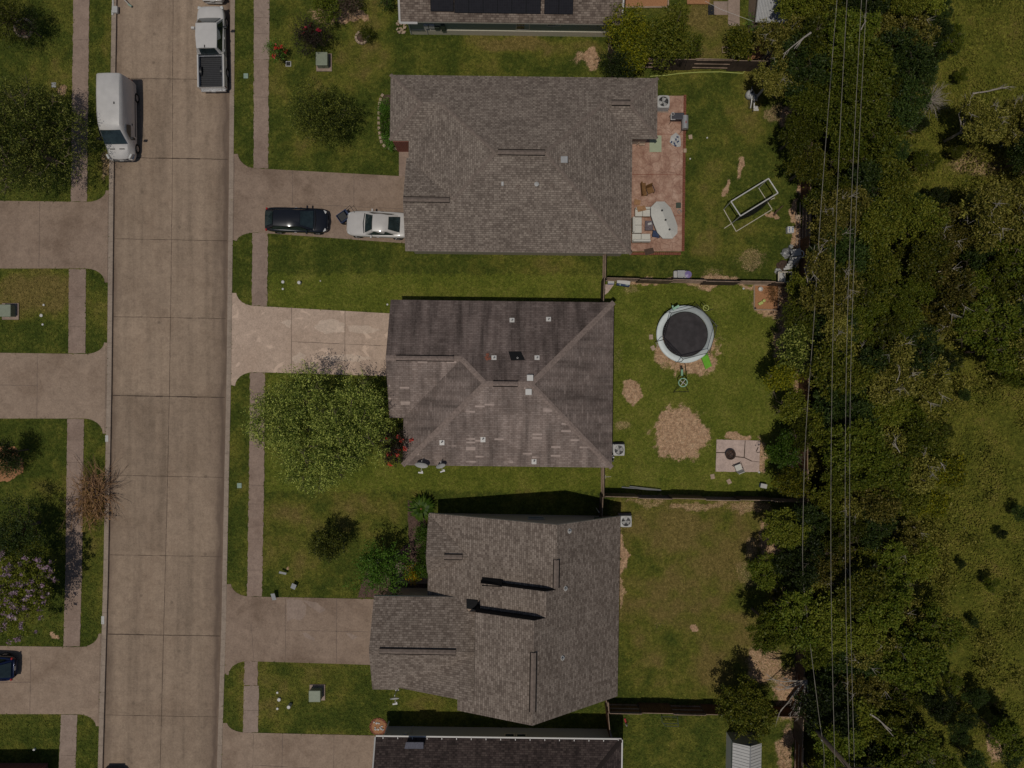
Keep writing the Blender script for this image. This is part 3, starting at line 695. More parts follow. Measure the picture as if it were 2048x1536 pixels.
def ridgevent(T, p0, p1, parent, mat, wd=.34):
    """raised ridge vent: cap strip on two dark slots"""
    a, c = T(*p0), T(*p1); d = (c-a).normalized(); s = Vector((-d.y, d.x, 0))*wd/2; u = Vector((0, 0, 1))
    b = MB(); b.add([a-s+u*.0, c-s+u*.0, c+u*.12, a+u*.12, a+s, c+s], [(0, 1, 2, 3), (3, 2, 5, 4), (0, 3, 4), (1, 5, 2)])
    o = mk('ridge_vent', b, mat, parent)
    b = MB()
    for sg in (-1, 1): b.tube([a+s*sg*1.04+u*.0, c+s*sg*1.04+u*.0], .035, 4)
    mk('vent_slot', b, M['dark'], o)
    return o
def zroof(faces, x, y):
    for f in faces:
        if inpoly(np.array([x]), np.array([y]), [(p[0], p[1]) for p in f])[0]:
            a, b_, c = [Vector(p) for p in f[:3]]; n = (b_-a).cross(c-a)
            if abs(n.z) > 1e-9: return a.z-(n.x*(x-a.x)+n.y*(y-a.y))/n.z
    return 3.5
def apos(T, faces, px, py):
    """where the line of sight of a photo pixel meets the roof: iterate"""
    z = 4.0; Ti = None
    for _ in range(6):
        w_ = P(px, py, z); X = w_.x*S+1024; Y = 768-w_.y*S
        c = T(0, 0), T(1, 0), T(0, 1)
        ex = ((c[1]-c[0])*S); ang = math.atan2(-ex.y, ex.x); o_ = c[0]; ox, oy = o_.x*S+1024, 768-o_.y*S
        dx, dy = X-ox, Y-oy; lx_ = dx*math.cos(ang)+dy*math.sin(ang); ly_ = -dx*math.sin(ang)+dy*math.cos(ang)
        z = zroof(faces, lx_, ly_)
    return P(px, py, z)
def pipe(p, parent, big=False, flash=True, up=1):
    b = MB()
    if flash: b.add([p+Vector((-.17, -.2*up-.02, .015)), p+Vector((.17, -.2*up-.02, .015)), p+Vector((.17, .13*up, .06)), p+Vector((-.17, .13*up, .06))], [(0, 1, 2, 3)] if up > 0 else [(3, 2, 1, 0)])
    r = .06
    b.lathe([(r, -.15), (r, .28), (r*.7, .28), (r*.7, .1)], p, 12)
    o = mk('vent_pipe', b, M['white'], parent); b = MB().lathe([(r*.66, .2), (0.001, .2)], p, 10); mk('pipe_opening', b, M['dark'], o); return o
def boxvent(p, parent, mat, s=.4):
    b = MB().box(p+Vector((0, 0, .1)), (s, s, .2)).box(p+Vector((0, -.03, .22)), (s*1.12, s*1.05, .04)); return mk('roof_vent', b, mat, parent, bevel=.015)
def window(T, x, y, zc, wd, ht, parent, along='x', out=-1):
    p = T(x, y, zc); b = MB(); g_ = MB(); d = .05
    if along == 'x':
        for sx in (-1, 1): b.box(p+Vector((sx*(wd/2+.03), out*.02, 0)), (.07, d, ht+.14))
        for sz in (-1, 1): b.box(p+Vector((0, out*.02, sz*(ht/2+.035))), (wd-.01, d, .07))
        b.box(p+Vector((0, out*.02, 0)), (wd, d*.8, .035)); g_.box(p, (wd, .04, ht))
    else:
        for sy in (-1, 1): b.box(p+Vector((out*.02, sy*(wd/2+.03), 0)), (d, .07, ht+.14))
        for sz in (-1, 1): b.box(p+Vector((out*.02, 0, sz*(ht/2+.035))), (d, wd-.01, .07))
        b.box(p+Vector((out*.02, 0, 0)), (d*.8, wd, .035)); g_.box(p, (.04, wd, ht))
    o = mk('window', g_, M['glass'], parent); mk('frame', b, M['cream'], o); return o
def garage_door(T, x, y, wd, parent, out=-1):
    p = T(x, y, 1.1); b = MB()
    for i in range(4): b.box(p+Vector((out*.03, 0, -.82+i*.55)), (.05, wd, .53))
    return mk('garage_door', b, M['white'], parent)
def door(T, x, y, parent, mat, out=-1):
    p = T(x, y, 1.05); b = MB().box(p+Vector((out*.03, 0, 0)), (.06, .92, 2.1)); o = mk('front_door', b, mat, parent)
    b = MB().lathe([(.001, -.03), (.03, -.02), (.03, .02), (.001, .03)], p+Vector((out*.1, .35, -.05)), 8); mk('handle', b, M['rim'], o)

# --- house in the middle lot: hip roof with a garage gable towards the street
k_ = .45/27
T = rotf(1010, 768, .012)
h2 = thing('house', 'dark brown hip-roofed house in the middle lot with two satellite dishes on its eave', 'house', G(1010, 768), 'houses along the street')
XL, XR, YT, YB = 818, 1216, 610, 925; hw = (YB-YT)/2; yr = (YT+YB)/2; zr = 2.7+hw*k_
x0, x1 = XL+hw, XR-hw
gx0 = 791; gyb = 835; gh = (gyb-YT)/2; gyr = (YT+gyb)/2; zg = 2.7+gh*k_
gxm = XL+gh       # garage ridge meets the hip here
F2 = [[(gx0, YT, 2.7), (gx0, gyr, zg), (gxm, gyr, zg), (x0, yr, zr), (x1, yr, zr), (XR, YT, 2.7)],
      [(XR, YT, 2.7), (x1, yr, zr), (XR, YB, 2.7)],
      [(XL, YB, 2.7), (XR, YB, 2.7), (x1, yr, zr), (x0, yr, zr)],
      [(XL, gyb, 2.7), (gxm, gyr, zg), (x0, yr, zr), (XL, YB, 2.7)],
      [(gx0, gyr, zg), (gx0, gyb, 2.7), (XL, gyb, 2.7), (gxm, gyr, zg)]]
r2 = roof('roof', T, F2, M['sh2'], h2)
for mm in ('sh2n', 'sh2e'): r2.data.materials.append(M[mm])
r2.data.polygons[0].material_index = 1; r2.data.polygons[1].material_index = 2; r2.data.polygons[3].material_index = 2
caps('ridge_cap', T, [((x1, yr, zr), (XR, YT, 2.7)), ((x1, yr, zr), (XR, YB, 2.7)), ((x0, yr, zr), (XL, YB, 2.7)), ((x0, yr, zr), (gxm, gyr, zg)), ((x0, yr, zr), (x1, yr, zr)), ((gx0, gyr, zg), (gxm, gyr, zg))], r2, M['cap2'], .36)
ridgevent(T, (x0+14, yr, zr+.03), (x1-24, yr, zr+.03), r2, M['cap2']); ridgevent(T, (810, gyr, zg+.03), (gxm-14, gyr, zg+.03), r2, M['cap2'])
walls(T, [(gx0+14, YT+10), (XR-10, YT+10), (XR-10, YB-10), (XL+12, YB-10), (XL+12, gyb-8), (gx0+14, gyb-8)], 2.62, M['sid2'], h2)
gable(T, (gx0+10, YT+6, 2.6), (gx0+10, gyr, zg-.08), (gx0+10, gyb-6, 2.6), M['sid2'], h2)
garage_door(T, gx0+13, 690, 4.9, h2); door(T, XL+11, 862, h2, M['red']); window(T, XL+11, 895, 1.5, 1.4, 1.2, h2, 'y', -1)
window(T, XR-9, 700, 1.5, 1.4, 1.2, h2, 'y', 1); window(T, XR-9, 840, 1.5, 1.4, 1.2, h2, 'y', 1); window(T, 1000, YB-9.5, 1.5, 1.2, 1.1, h2, 'x', -1)
for px, py, up in ((1024, 641, -1), (1097, 639, -1), (988, 716, -1), (1035, 716, -1), (1074, 716, -1), (884, 884, 1), (966, 878, 1), (1068, 922, 1)):
    pipe(apos(T, F2, px, py), r2, flash=(px != 1035), up=up)
for px, py in ((1060, 755), (1057, 783)): boxvent(apos(T, F2, px, py), r2, M['white'], .38)
b = MB(); q = [apos(T, F2, *t)+Vector((0, 0, .02)) for t in ((1017, 703), (1042, 703), (1050, 720), (1022, 721))]; b.add(q, [(3, 2, 1, 0)]); mk('tar_patch', b, M['black'], r2)
b = MB(); rn = random.Random(4)
for i in range(9):
    p = apos(T, F2, 975+rn.uniform(-4, 5), 713+rn.uniform(-5, 6)); b.box(p+Vector((0, 0, .03)), (rn.uniform(.06, .16), rn.uniform(.06, .2), .04), rn.uniform(0, 3))
mk('red_debris', b, M['brickr'], r2)
def dish(px, py, parent, rad, yaw, T, F, name='satellite_dish', lab=None, zz=3.35):
    """dish on a mast at the eave, bowl tilted up to the south"""
    c = P(px, py, zz); rot = Matrix.Rotation(yaw, 3, 'Z') @ Matrix.Rotation(R(58), 3, 'X')
    b = MB(); n = 24; vs = []
    for k, (r_, d_) in enumerate(((.001, 0), (.4, .03), (.75, .09), (1, .17))):
        for i in range(n):
            t = 2*math.pi*i/n; vs.append(c+rot@Vector((r_*rad*math.cos(t)*1.08, r_*rad*math.sin(t), d_*rad)))
    fs = [(k*n+i, k*n+(i+1) % n, (k+1)*n+(i+1) % n, (k+1)*n+i) for k in range(3) for i in range(n)]
    b.add(vs, fs); b.add([v-rot@Vector((0, 0, .02)) for v in vs], [f[::-1] for f in fs])
    o = mk(name, b, M['lgrey'], parent, smooth=True)
    b = MB(); lo = c+rot@Vector((0, -rad*1.0, .1)); tip = c+rot@Vector((0, -rad*.75, rad*1.15))
    b.tube([lo, tip], .025, 6); b.box(tip, (.34, .09, .09), yaw)
    b.box(tip+Vector((.1, .05, 0)), (.09, .16, .1), yaw); mk('feed_arm', b, M['white'], o)
    b = MB(); base = c+Vector((.1, .38, -.55)); b.tube([base, c+Vector((.05, .3, .25)), c], .025, 6); b.box(base, (.25, .2, .03)); mk('mast', b, M['lgrey'], o)
    return o
dish(843, 929, h2, .42, -.1, T, F2); dish(881, 931, h2, .31, .35, T, F2, zz=3.3)

# --- north neighbour
T = rotf(1040, 330, .0125)
h1 = thing('house', 'large grey-brown shingled house north of the middle lot beside the two driveway cars', 'house', G(1040, 330), 'houses along the street')
XL, XR, YT, YB = 827, 1253, 182, 517
hw = (YB-YT)/2; yr = (YT+YB)/2; zr = 2.7+hw*k_; x0, x1 = XL+hw, XR-hw
wl, wyb = 791, 306; wh = (wyb-YT)/2; wz = 2.7+wh*k_; el_, eyb = 1300, 297; eh = (eyb-YT)/2; ez = 2.7+eh*k_
gt = 340; gh = (YB-gt)/2; gyr = (gt+YB)/2; gz = 2.7+gh*k_
F1 = [[(wl, YT, 2.7), (wl+wh, YT+wh, wz), (XL+wh, YT+wh, wz), (x0, yr, zr), (x1, yr, zr), (XR-eh, YT+eh, ez), (el_-eh, YT+eh, ez), (el_, YT, 2.7)],
      [(wl, YT, 2.7), (wl, wyb, 2.7), (wl+wh, YT+wh, wz)],
      [(wl, wyb, 2.7), (XL, wyb, 2.7), (XL+wh, YT+wh, wz), (wl+wh, YT+wh, wz)],
      [(XL, wyb, 2.7), (XL, gt, 2.7), (XL+gh, gyr, gz), (x0, yr, zr), (XL+wh, YT+wh, wz)],
      [(XL, gt, 2.7), (XL-4, gt, 2.7), (XL-4, gyr, gz), (XL+gh, gyr, gz)],
      [(XL-4, gyr, gz), (XL-4, YB, 2.7), (XR, YB, 2.7), (x1, yr, zr), (x0, yr, zr), (XL+gh, gyr, gz)],
      [(XR, YB, 2.7), (XR, eyb, 2.7), (XR-eh, YT+eh, ez), (x1, yr, zr)],
      [(XR, eyb, 2.7), (el_, eyb, 2.7), (el_-eh, YT+eh, ez), (XR-eh, YT+eh, ez)],
      [(el_, eyb, 2.7), (el_, YT, 2.7), (el_-eh, YT+eh, ez)]]
r1 = roof('roof', T, F1, M['sh1'], h1)
caps('ridge_cap', T, [((x0, yr, zr), (XL+gh, gyr, gz)), ((x0, yr, zr), (XL+wh, YT+wh, wz)), ((wl+wh, YT+wh, wz), (wl, YT, 2.7)), ((wl+wh, YT+wh, wz), (wl, wyb, 2.7)), ((x1, yr, zr), (XR, YB, 2.7)), ((x1, yr, zr), (XR-eh, YT+eh, ez)), ((el_-eh, YT+eh, ez), (el_, YT, 2.7)), ((el_-eh, YT+eh, ez), (el_, eyb, 2.7))], r1, M['cap'], .24, .42)
ridgevent(T, (x0+4, yr, zr+.02), (x1-2, yr, zr+.02), r1, M['cap']); ridgevent(T, (XL-3, gyr, gz+.02), (XL+gh-6, gyr, gz+.02), r1, M['cap']); ridgevent(T, (XR-eh+14, YT+eh, ez+.02), (el_-eh+2, YT+eh, ez+.02), r1, M['cap'])
walls(T, [(wl+12, YT+11), (el_-12, YT+11), (el_-12, eyb-11), (XR-11, eyb-11), (XR-11, YB-7), (XL+6, YB-7), (XL+6, wyb-11), (wl+12, wyb-11)], 2.62, M['sid1'], h1)
b = MB().box(T(825, 306-1, 1.2), (2.2, .12, 2.5)); mk('brick_porch_wall', b, M['brick'], h1)
gable(T, (XL+2, gt+5, 2.6), (XL+2, gyr, gz-.08), (XL+2, YB-5, 2.6), M['sid1'], h1)
garage_door(T, XL+5, 430, 4.9, h1); window(T, XR-10, 400, 1.5, 1.8, 1.3, h1, 'y', 1); window(T, wl+11, 240, 1.5, 1.8, 1.3, h1, 'y', -1)
for px, py in ((1128, 320),): boxvent(apos(T, F1, px, py), r1, M['grey'], .42)
p = apos(T, F1, 1073, 370); b = MB().lathe([(.09, -.1), (.09, .2), (.16, .22), (.16, .26), (.02, .34)], p, 14); mk('vent_pipe', b, M['lgrey'], r1)
p = apos(T, F1, 1005, 368); b = MB().box(p+Vector((0, 0, .06)), (.16, .28, .14)); mk('roof_vent', b, M['lgrey'], r1, bevel=.02)
for px, py in ((1037, 372), (1105, 372), (1060, 462), (1134, 465)):
    p = apos(T, F1, px, py); b = MB().lathe([(.17, .0), (.1, .05), (.05, .06), (.05, .2), (.001, .2)], p, 10); mk('vent_pipe', b, M['cap'], r1)

# --- south neighbour: stepped gables
T = rotf(1050, 1190, .0165)
h3 = thing('house', 'taupe shingled house with stepped roofs and two black roof steps, south of the middle lot', 'house', G(1050, 1190), 'houses along the street')
pr = .8/27; pl = .427/27; XR = 1228
zR = lambda x: 2.7+(XR-x)*pr
A_, B_, C_ = 1101, 1083, 1062
zl = lambda rx_, x: zR(rx_)-(rx_-x)*pl
yN, yAB, yBC, yS = 1017, 1132, 1178, 1360; xe = 863
gyN, gyS, gxw = 1170, 1345, 765; gr = (gyN+gyS)/2; gzz = 3.6+(gyS-gr)*.5/27
# where C's left slope meets the garage ridge
xm = C_-(zR(C_)-gzz)/pl; xn = C_-(zR(C_)-(3.6+(yBC-gyN)*.5/27))/pl; xs = C_-(zR(C_)-(3.6+(gyS-1340)*.5/27))/pl
JB, JC = 966, 958; DD = zl(C_, 900)-zl(A_, 900)
zc = lambda x, y: zl(A_, x)+DD*(y-yBC)/(1340-yBC)
gN = lambda y: 3.6+(y-gyN)*.5/27; gS = lambda y: 3.6+(gyS-y)*.5/27
v1 = A_-(zR(A_)-gN(yBC))/pl
def solve(f, a, c):
    for _ in range(50):
        m = (a+c)/2
        if (f(a) > 0) == (f(m) > 0): a = m
        else: c = m
    return a
u1 = solve(lambda y: zc(JC, y)-gN(y), yBC, gr); u2 = solve(lambda y: zc(JC, y)-gS(y), gr, 1340); xs = solve(lambda x: zc(x, 1340)-gS(1340), 700, 950); xm = 925
nr = 1092; nz = 3.95; xq = A_-(zR(A_)-nz)/pl
F3 = [[(A_, yN, zR(A_)), (A_, yAB, zR(A_)), (XR, yAB, 2.7), (XR, yN, 2.7)],
      [(B_, yAB, zR(B_)), (B_, yBC, zR(B_)), (XR, yBC, 2.7), (XR, yAB, 2.7)],
      [(C_, yBC, zR(C_)), (C_, yS, zR(C_)), (XR, yS, 2.7), (XR, yBC, 2.7)],
      [(xe, yN, zl(A_, xe)), (A_, yN, zR(A_)), (A_, yAB, zR(A_)), (JB, yAB, zl(A_, JB)), (JB, yBC, zl(A_, JB)), (xe, yBC, zl(A_, xe))],
      [(JB, yAB, zl(B_, JB)), (B_, yAB, zR(B_)), (B_, yBC, zR(B_)), (JB, yBC, zl(B_, JB))],
      [(JC, yBC, zl(C_, JC)), (C_, yBC, zR(C_)), (C_, yS, zR(C_)), (928, yS, zl(C_, 928)), (928, 1340, zl(C_, 928)), (JC, 1340, zl(C_, JC))],
      [(v1, yBC, zc(v1, yBC)), (JC, yBC, zc(JC, yBC)), (JC, u1, zc(JC, u1))],
      [(JC, u2, zc(JC, u2)), (JC, 1340, zc(JC, 1340)), (xs, 1340, zc(xs, 1340))],
      [(gxw, gyN, 3.6), (gxw, gr, gzz), (JC, gr, gzz), (JC, u1, zc(JC, u1)), (v1, yBC, zc(v1, yBC)), (v1-9, gyN, 3.6)],
      [(gxw, gr, gzz), (gxw, gyS, 3.6), (xs, gyS, 3.6), (xs, 1340, zc(xs, 1340)), (JC, u2, zc(JC, u2)), (JC, gr, gzz)]]
r3 = roof('roof', T, F3, M['sh3'], h3, .3)
for pi_ in (6, 7):
    for li in r3.data.polygons[pi_].loop_indices:
        co = r3.data.vertices[r3.data.loops[li].vertex_index].co; r3.data.uv_layers[0].data[li].uv = (co.x, co.y*1.12)
Fg = [[(xe-1, yN+2, 2.72), (xq, nr, nz+.03), (xe-1, nr, nz+.03)], [(xe-1, nr, nz+.03), (xq, nr, nz+.03), (xe-1, yAB-2, 2.9)]]
roof('roof', T, Fg, M['sh3'], h3, .15)
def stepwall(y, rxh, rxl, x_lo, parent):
    """wall between two stepped roof planes, its shade painted on in black"""
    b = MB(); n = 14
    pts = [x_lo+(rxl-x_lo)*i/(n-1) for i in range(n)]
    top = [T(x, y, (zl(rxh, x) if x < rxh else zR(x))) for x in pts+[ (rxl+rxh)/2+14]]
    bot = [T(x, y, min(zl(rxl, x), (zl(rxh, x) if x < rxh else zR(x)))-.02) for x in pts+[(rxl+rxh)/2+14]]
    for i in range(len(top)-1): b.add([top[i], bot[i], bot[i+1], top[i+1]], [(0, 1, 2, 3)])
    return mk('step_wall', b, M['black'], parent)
stepwall(yAB-.6, B_, A_, JB, r3)
def stepC():  # lower step, its walls given the same painted-on shade
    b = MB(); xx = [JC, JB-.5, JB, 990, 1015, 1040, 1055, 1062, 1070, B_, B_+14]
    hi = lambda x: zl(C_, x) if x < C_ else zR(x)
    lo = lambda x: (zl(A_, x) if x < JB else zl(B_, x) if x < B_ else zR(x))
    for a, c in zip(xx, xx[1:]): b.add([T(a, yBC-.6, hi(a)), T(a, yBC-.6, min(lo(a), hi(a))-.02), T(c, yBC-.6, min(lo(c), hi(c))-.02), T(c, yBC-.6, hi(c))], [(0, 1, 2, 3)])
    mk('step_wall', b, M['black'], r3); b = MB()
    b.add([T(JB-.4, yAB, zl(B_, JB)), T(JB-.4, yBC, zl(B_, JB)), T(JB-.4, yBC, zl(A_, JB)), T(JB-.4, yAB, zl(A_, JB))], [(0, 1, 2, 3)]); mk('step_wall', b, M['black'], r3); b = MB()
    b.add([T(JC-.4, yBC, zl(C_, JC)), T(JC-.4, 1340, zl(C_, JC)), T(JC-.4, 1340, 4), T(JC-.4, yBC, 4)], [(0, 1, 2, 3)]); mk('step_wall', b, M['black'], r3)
stepC()
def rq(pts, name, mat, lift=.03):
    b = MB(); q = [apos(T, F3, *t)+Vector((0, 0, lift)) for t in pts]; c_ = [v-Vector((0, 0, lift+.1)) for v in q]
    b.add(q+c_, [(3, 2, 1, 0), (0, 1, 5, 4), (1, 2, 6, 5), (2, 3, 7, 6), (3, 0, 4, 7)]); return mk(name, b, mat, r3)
rq([(964, 1154.5), (1004, 1158.5), (1004, 1173), (964, 1171)], 'roof_recess_shade', M['black'], .12); rq([(933, 1198), (955.5, 1200), (955.5, 1219), (933, 1216)], 'roof_recess_shade', M['black'], .12)  # flat black panels paint the shade of two deep roof recesses
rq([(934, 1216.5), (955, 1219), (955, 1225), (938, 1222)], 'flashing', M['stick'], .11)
for (a, c, rx_, rz_) in (((A_, yN+62, 0), (A_, yAB-3, 0), A_, 0), ((C_, yBC+55, 0), (C_, yS-24, 0), C_, 0)):
    z_ = zR(rx_)+.02; ridgevent(T, (a[0], a[1], z_), (c[0], c[1], z_), r3, M['cap'], .36)
ridgevent(T, (784, gr, gzz+.02), (xm-2, gr, gzz+.02), r3, M['cap']); ridgevent(T, (896, nr, nz+.05), (930, nr, nz+.05), r3, M['cap'])
walls(T, [(xe+9, yN+12), (XR-9, yN+12), (XR-9, yS-10), (936, yS-10), (936, 1332), (778, 1332), (778, gyN+9), (xe+9, gyN+9)], 2.62, M['sid3'], h3)
b = MB(); 
for y in (yN+12, ):
    v = [T(xe+10, y, 2.6), T(A_, y, zR(A_)-.1), T(XR-9, y, 2.6)]; b.add(v+[p+Vector((0, -.08, 0)) for p in v], [(0, 1, 2), (5, 4, 3), (0, 3, 4, 1), (1, 4, 5, 2)])
mk('gable_wall', b, M['sid3'], h3)
b = MB()
v = [T(936, yS-10, 2.5), T(936, yS-10, zl(C_, 936)-.1), T(C_, yS-10, zR(C_)-.1), T(XR-9, yS-10, 2.6)]; b.add(v+[p+Vector((0, .08, 0)) for p in v], [(0, 1, 2, 3), (7, 6, 5, 4), (0, 4, 5, 1), (1, 5, 6, 2), (2, 6, 7, 3)])
mk('gable_wall', b, M['sid3'], h3)
b = MB().prism([T(*t) for t in ((936, 1334), (1060, 1334), (1060, yS-11), (936, yS-11))], 2.6, 5.3); mk('upper_wall', b, M['sid3'], h3)
window(T, 1068, yN+11, 1.7, 1.1, .8, h3, 'x', 1); garage_door(T, 777, 1258, 4.9, h3)
b = MB().prism([T(*t) for t in ((790, 1134), (862, 1134), (862, 1170), (790, 1170))], -.05, .12); mk('porch_slab', b, M['walk_l'], h3)
for px, py in ((1138, 1062), (1130, 1177), (1124, 1316), (1095, 1424)):
    p = apos(T, F3, px, py); b = MB().lathe([(.06, -.15), (.06, .3), (.04, .3), (.04, .15), (.001, .15)], p, 10).lathe([(.18, .0), (.07, .1)], p, 10); mk('vent_pipe', b, M['lgrey'], r3)
p = apos(T, F3, 1203, 1050); b = MB().box(P(1201, 1041, 2.5), (.85, .42, .5)); mk('meter_box', b, M['green_d'], h3)
b = MB().box(P(1195, 1020, 1.0), (.04, .04, 2.0)); mk('downpipe', b, M['white'], h3)

# --- top house with solar panels
T = rotf(1022, 0, .013)
h0 = thing('house', 'brown-roofed house with rooftop solar panels at the top edge of the picture', 'house', G(1022, 0), 'houses along the street')
kk = .42/27
F0 = [[(811, 80, 2.7), (1234, 80, 2.7), (1234, -90, 2.7+170*kk), (811, -90, 2.7+170*kk)], [(811, -90, 2.7+170*kk), (1234, -90, 2.7+170*kk), (1234, -260, 2.7), (811, -260, 2.7)]]
r0 = roof('roof', T, F0, M['sh0'], h0)
walls(T, [(822, 70), (1222, 70), (1222, -250), (822, -250)], 2.62, M['sid0'], h0)
for x in (823, 1221): gable(T, (x, 70, 2.6), (x, -90, 2.5+170*kk), (x, -250, 2.6), M['sid0'], h0)
mk('gutter', MB().tube([T(811, -90, 2.66+170*kk), T(811, 81, 2.66), T(811, 82, 2.66), T(845, 82, 2.66)], .08, 5), M['white'], h0); mk('gutter', MB().tube([T(1235, 81, 2.66), T(1235, -90, 2.66+170*kk)], .07, 5), M['white'], h0)
b = MB().tube([T(824, 71, 2.5), T(824, 72, .1)], .05, 6); mk('downpipe', b, M['white'], h0)
mk('sunlit_wall_strip', MB().box((T(824, 70.7, .35)+T(1220, 70.7, .35))/2, (396/S, .05, .75), -.013), M['cream'], h0)  # sunlit lower strip of the wall, painted in as a pale board
window(T, 1046, 69.5, 1.5, .9, 1.1, h0, 'x', -1); window(T, 1106, 69.5, 1.9, .9, .6, h0, 'x', -1); door(T, 823, 30, h0, M['white'])
def panel(x0_, x1_, y0_, y1_):
    z = lambda y: 2.7+(80-y)*kk+.13
    q = [T(x0_, y1_, z(y1_)), T(x1_, y1_, z(y1_)), T(x1_, y0_, z(y0_)), T(x0_, y0_, z(y0_))]
    b = MB(); b.add(q+[v-Vector((0, 0, .05)) for v in q], [(0, 1, 2, 3), (0, 4, 5, 1), (1, 5, 6, 2), (2, 6, 7, 3), (3, 7, 4, 0)]); o = mk('solar_panel', b, M['solar'], r0, uv=True)
    b = MB(); ring = q+[q[0]]
    for a, c in zip(ring, ring[1:]): b.tube([a+Vector((0, 0, .006)), c+Vector((0, 0, .006))], .014, 4)
    mk('panel_frame', b, M['black_p'], o)
for i in range(6): 
    for j in range(3): panel(916+i*27.2, 916+i*27.2+26.4, 16-j*46-0, 16-j*46+45.2-1.5) if j else panel(916+i*27.2, 916+i*27.2+26.4, 20, 66)
for i in range(2):
    for j in range(2): panel(1086+i*27.2, 1086+i*27.2+26.4, 20-j*47, 66-j*47)
panel(871, 914, 34, 64); panel(871, 914, 2, 32)
mk('electric_meter', MB().box(T(857, 71.5, 1.3), (.32, .14, .5)), M['lgrey'], h0); mk('electric_meter', MB().box(T(868, 71.5, 1.35), (.4, .14, .45)), M['lgrey'], h0)
mk('inverter_box', MB().box(T(878, 71.5, 1.1), (.36, .14, .4)), M['green_d'], h0); mk('inverter_box', MB().box(T(890, 71.5, 1.2), (.3, .2, .9)), M['green_d'], h0); mk('conduit', MB().tube([T(857, 72, 1), T(857, 72, .05)], .03, 5), M['lgrey'], h0)

# --- bottom house
T = rotf(998, 1560, .0125)
h4 = thing('house', 'very dark roofed house with a white gutter line at the bottom edge of the picture', 'house', G(998, 1560), 'houses along the street')
kk4 = .45/27; XL, XR, YT, YB = 763, 1231, 1443, 1783; hw = 170
F4 = [[(XL, YT, 2.7), (XL, YT+hw, 2.7+hw*kk4), (XR-hw, YT+hw, 2.7+hw*kk4), (XR, YT, 2.7)], [(XR, YT, 2.7), (XR-hw, YT+hw, 2.7+hw*kk4), (XR, YB, 2.7)], [(XL, YT+hw, 2.7+hw*kk4), (XL, YB, 2.7), (XR, YB, 2.7), (XR-hw, YT+hw, 2.7+hw*kk4)]]
r4 = roof('roof', T, F4, M['sh4'], h4)
caps('ridge_cap', T, [((XR, YT, 2.7), (XR-hw, YT+hw, 2.7+hw*kk4)), ((XL, YT+hw, 2.7+hw*kk4), (XR-hw, YT+hw, 2.7+hw*kk4))], r4, M['sh4'], .3)
walls(T, [(XL+12, YT+12), (XR-12, YT+12), (XR-12, YB-12), (XL+12, YB-12)], 2.62, M['sid4'], h4)
b = MB()
b.box((T(XL, YT-1.5, 2.66)+T(XR, YT-1.5, 2.66))/2, ((XR-XL)/S, .10, .11), -.0125); b.box((T(XR+1.5, YT, 2.66)+T(XR+1.5, YB, 2.66))/2, (.10, (YB-YT)/S, .11), -.0125)
b.tube([T(XL-1, YT, 2.72), T(XL-1, YT+hw, 2.72+hw*kk4)], .06, 5)
for i in range(17): b.box(T(XL+14+i*28, YT+1.6, 2.74), (.05, .16, .03))
mk('gutter', b, M['white'], h4)
for x in (1018, 1041): window(T, x, YT+11.5, 1.6, .62, .9, h4, 'x', 1)
b = MB().tube([T(XL+12, YT+11, 2.6), T(XL+14, YT+2, .05)], .05, 6); mk('downpipe', b, M['white'], h4)
b = MB().box(T(XL+20, YT+11, 1.6), (.26, .16, .4)).box(T(XL+52, YT+11, 1.3), (.2, .16, .35)).tube([T(XL+62, YT+11, 2.5), T(XL+62, YT+11, 0)], .03, 5); mk('utility_box', b, M['lgrey'], h4)
q = [apos(T, F4, *t)+Vector((0, 0, .05)) for t in ((812, 1484), (847, 1484), (847, 1497), (809, 1497))]
b = MB(); b.add(q+[v-Vector((0, 0, .08)) for v in q], [(3, 2, 1, 0), (0, 1, 5, 4), (1, 2, 6, 5), (2, 3, 7, 6), (3, 0, 4, 7)]); mk('patched_shingles', b, M['grey_sh'], r4)

# --- corner of a house across the street at the bottom left
T = rotf(0, 1560, .0)
h5 = thing('house', 'dark roof corner of a house cut off at the bottom left of the picture', 'house', G(-60, 1600), 'houses along the street')
F5 = [[(-300, 1520, 2.7), (-120, 1700, 5.4), (72-0, 1520, 2.7)], [(72, 1520, 2.7), (-120, 1700, 5.4), (72, 1880, 2.7)]]
r5 = roof('roof', rotf(0, 1560, 0), [[(-300, 1516, 2.7), (-120, 1696, 5.4), (106, 1516, 2.7)], [(106, 1516, 2.7), (-120, 1696, 5.4), (106, 1880, 2.7)]], M['sh4'], h5)
walls(T, [(-290, 1526), (96, 1526), (96, 1870), (-290, 1870)], 2.6, M['brick'], h5)
b = MB().tube([T(106, 1515, 2.66), T(-200, 1515, 2.66)], .05, 5); mk('gutter', b, M['grey'], h5)

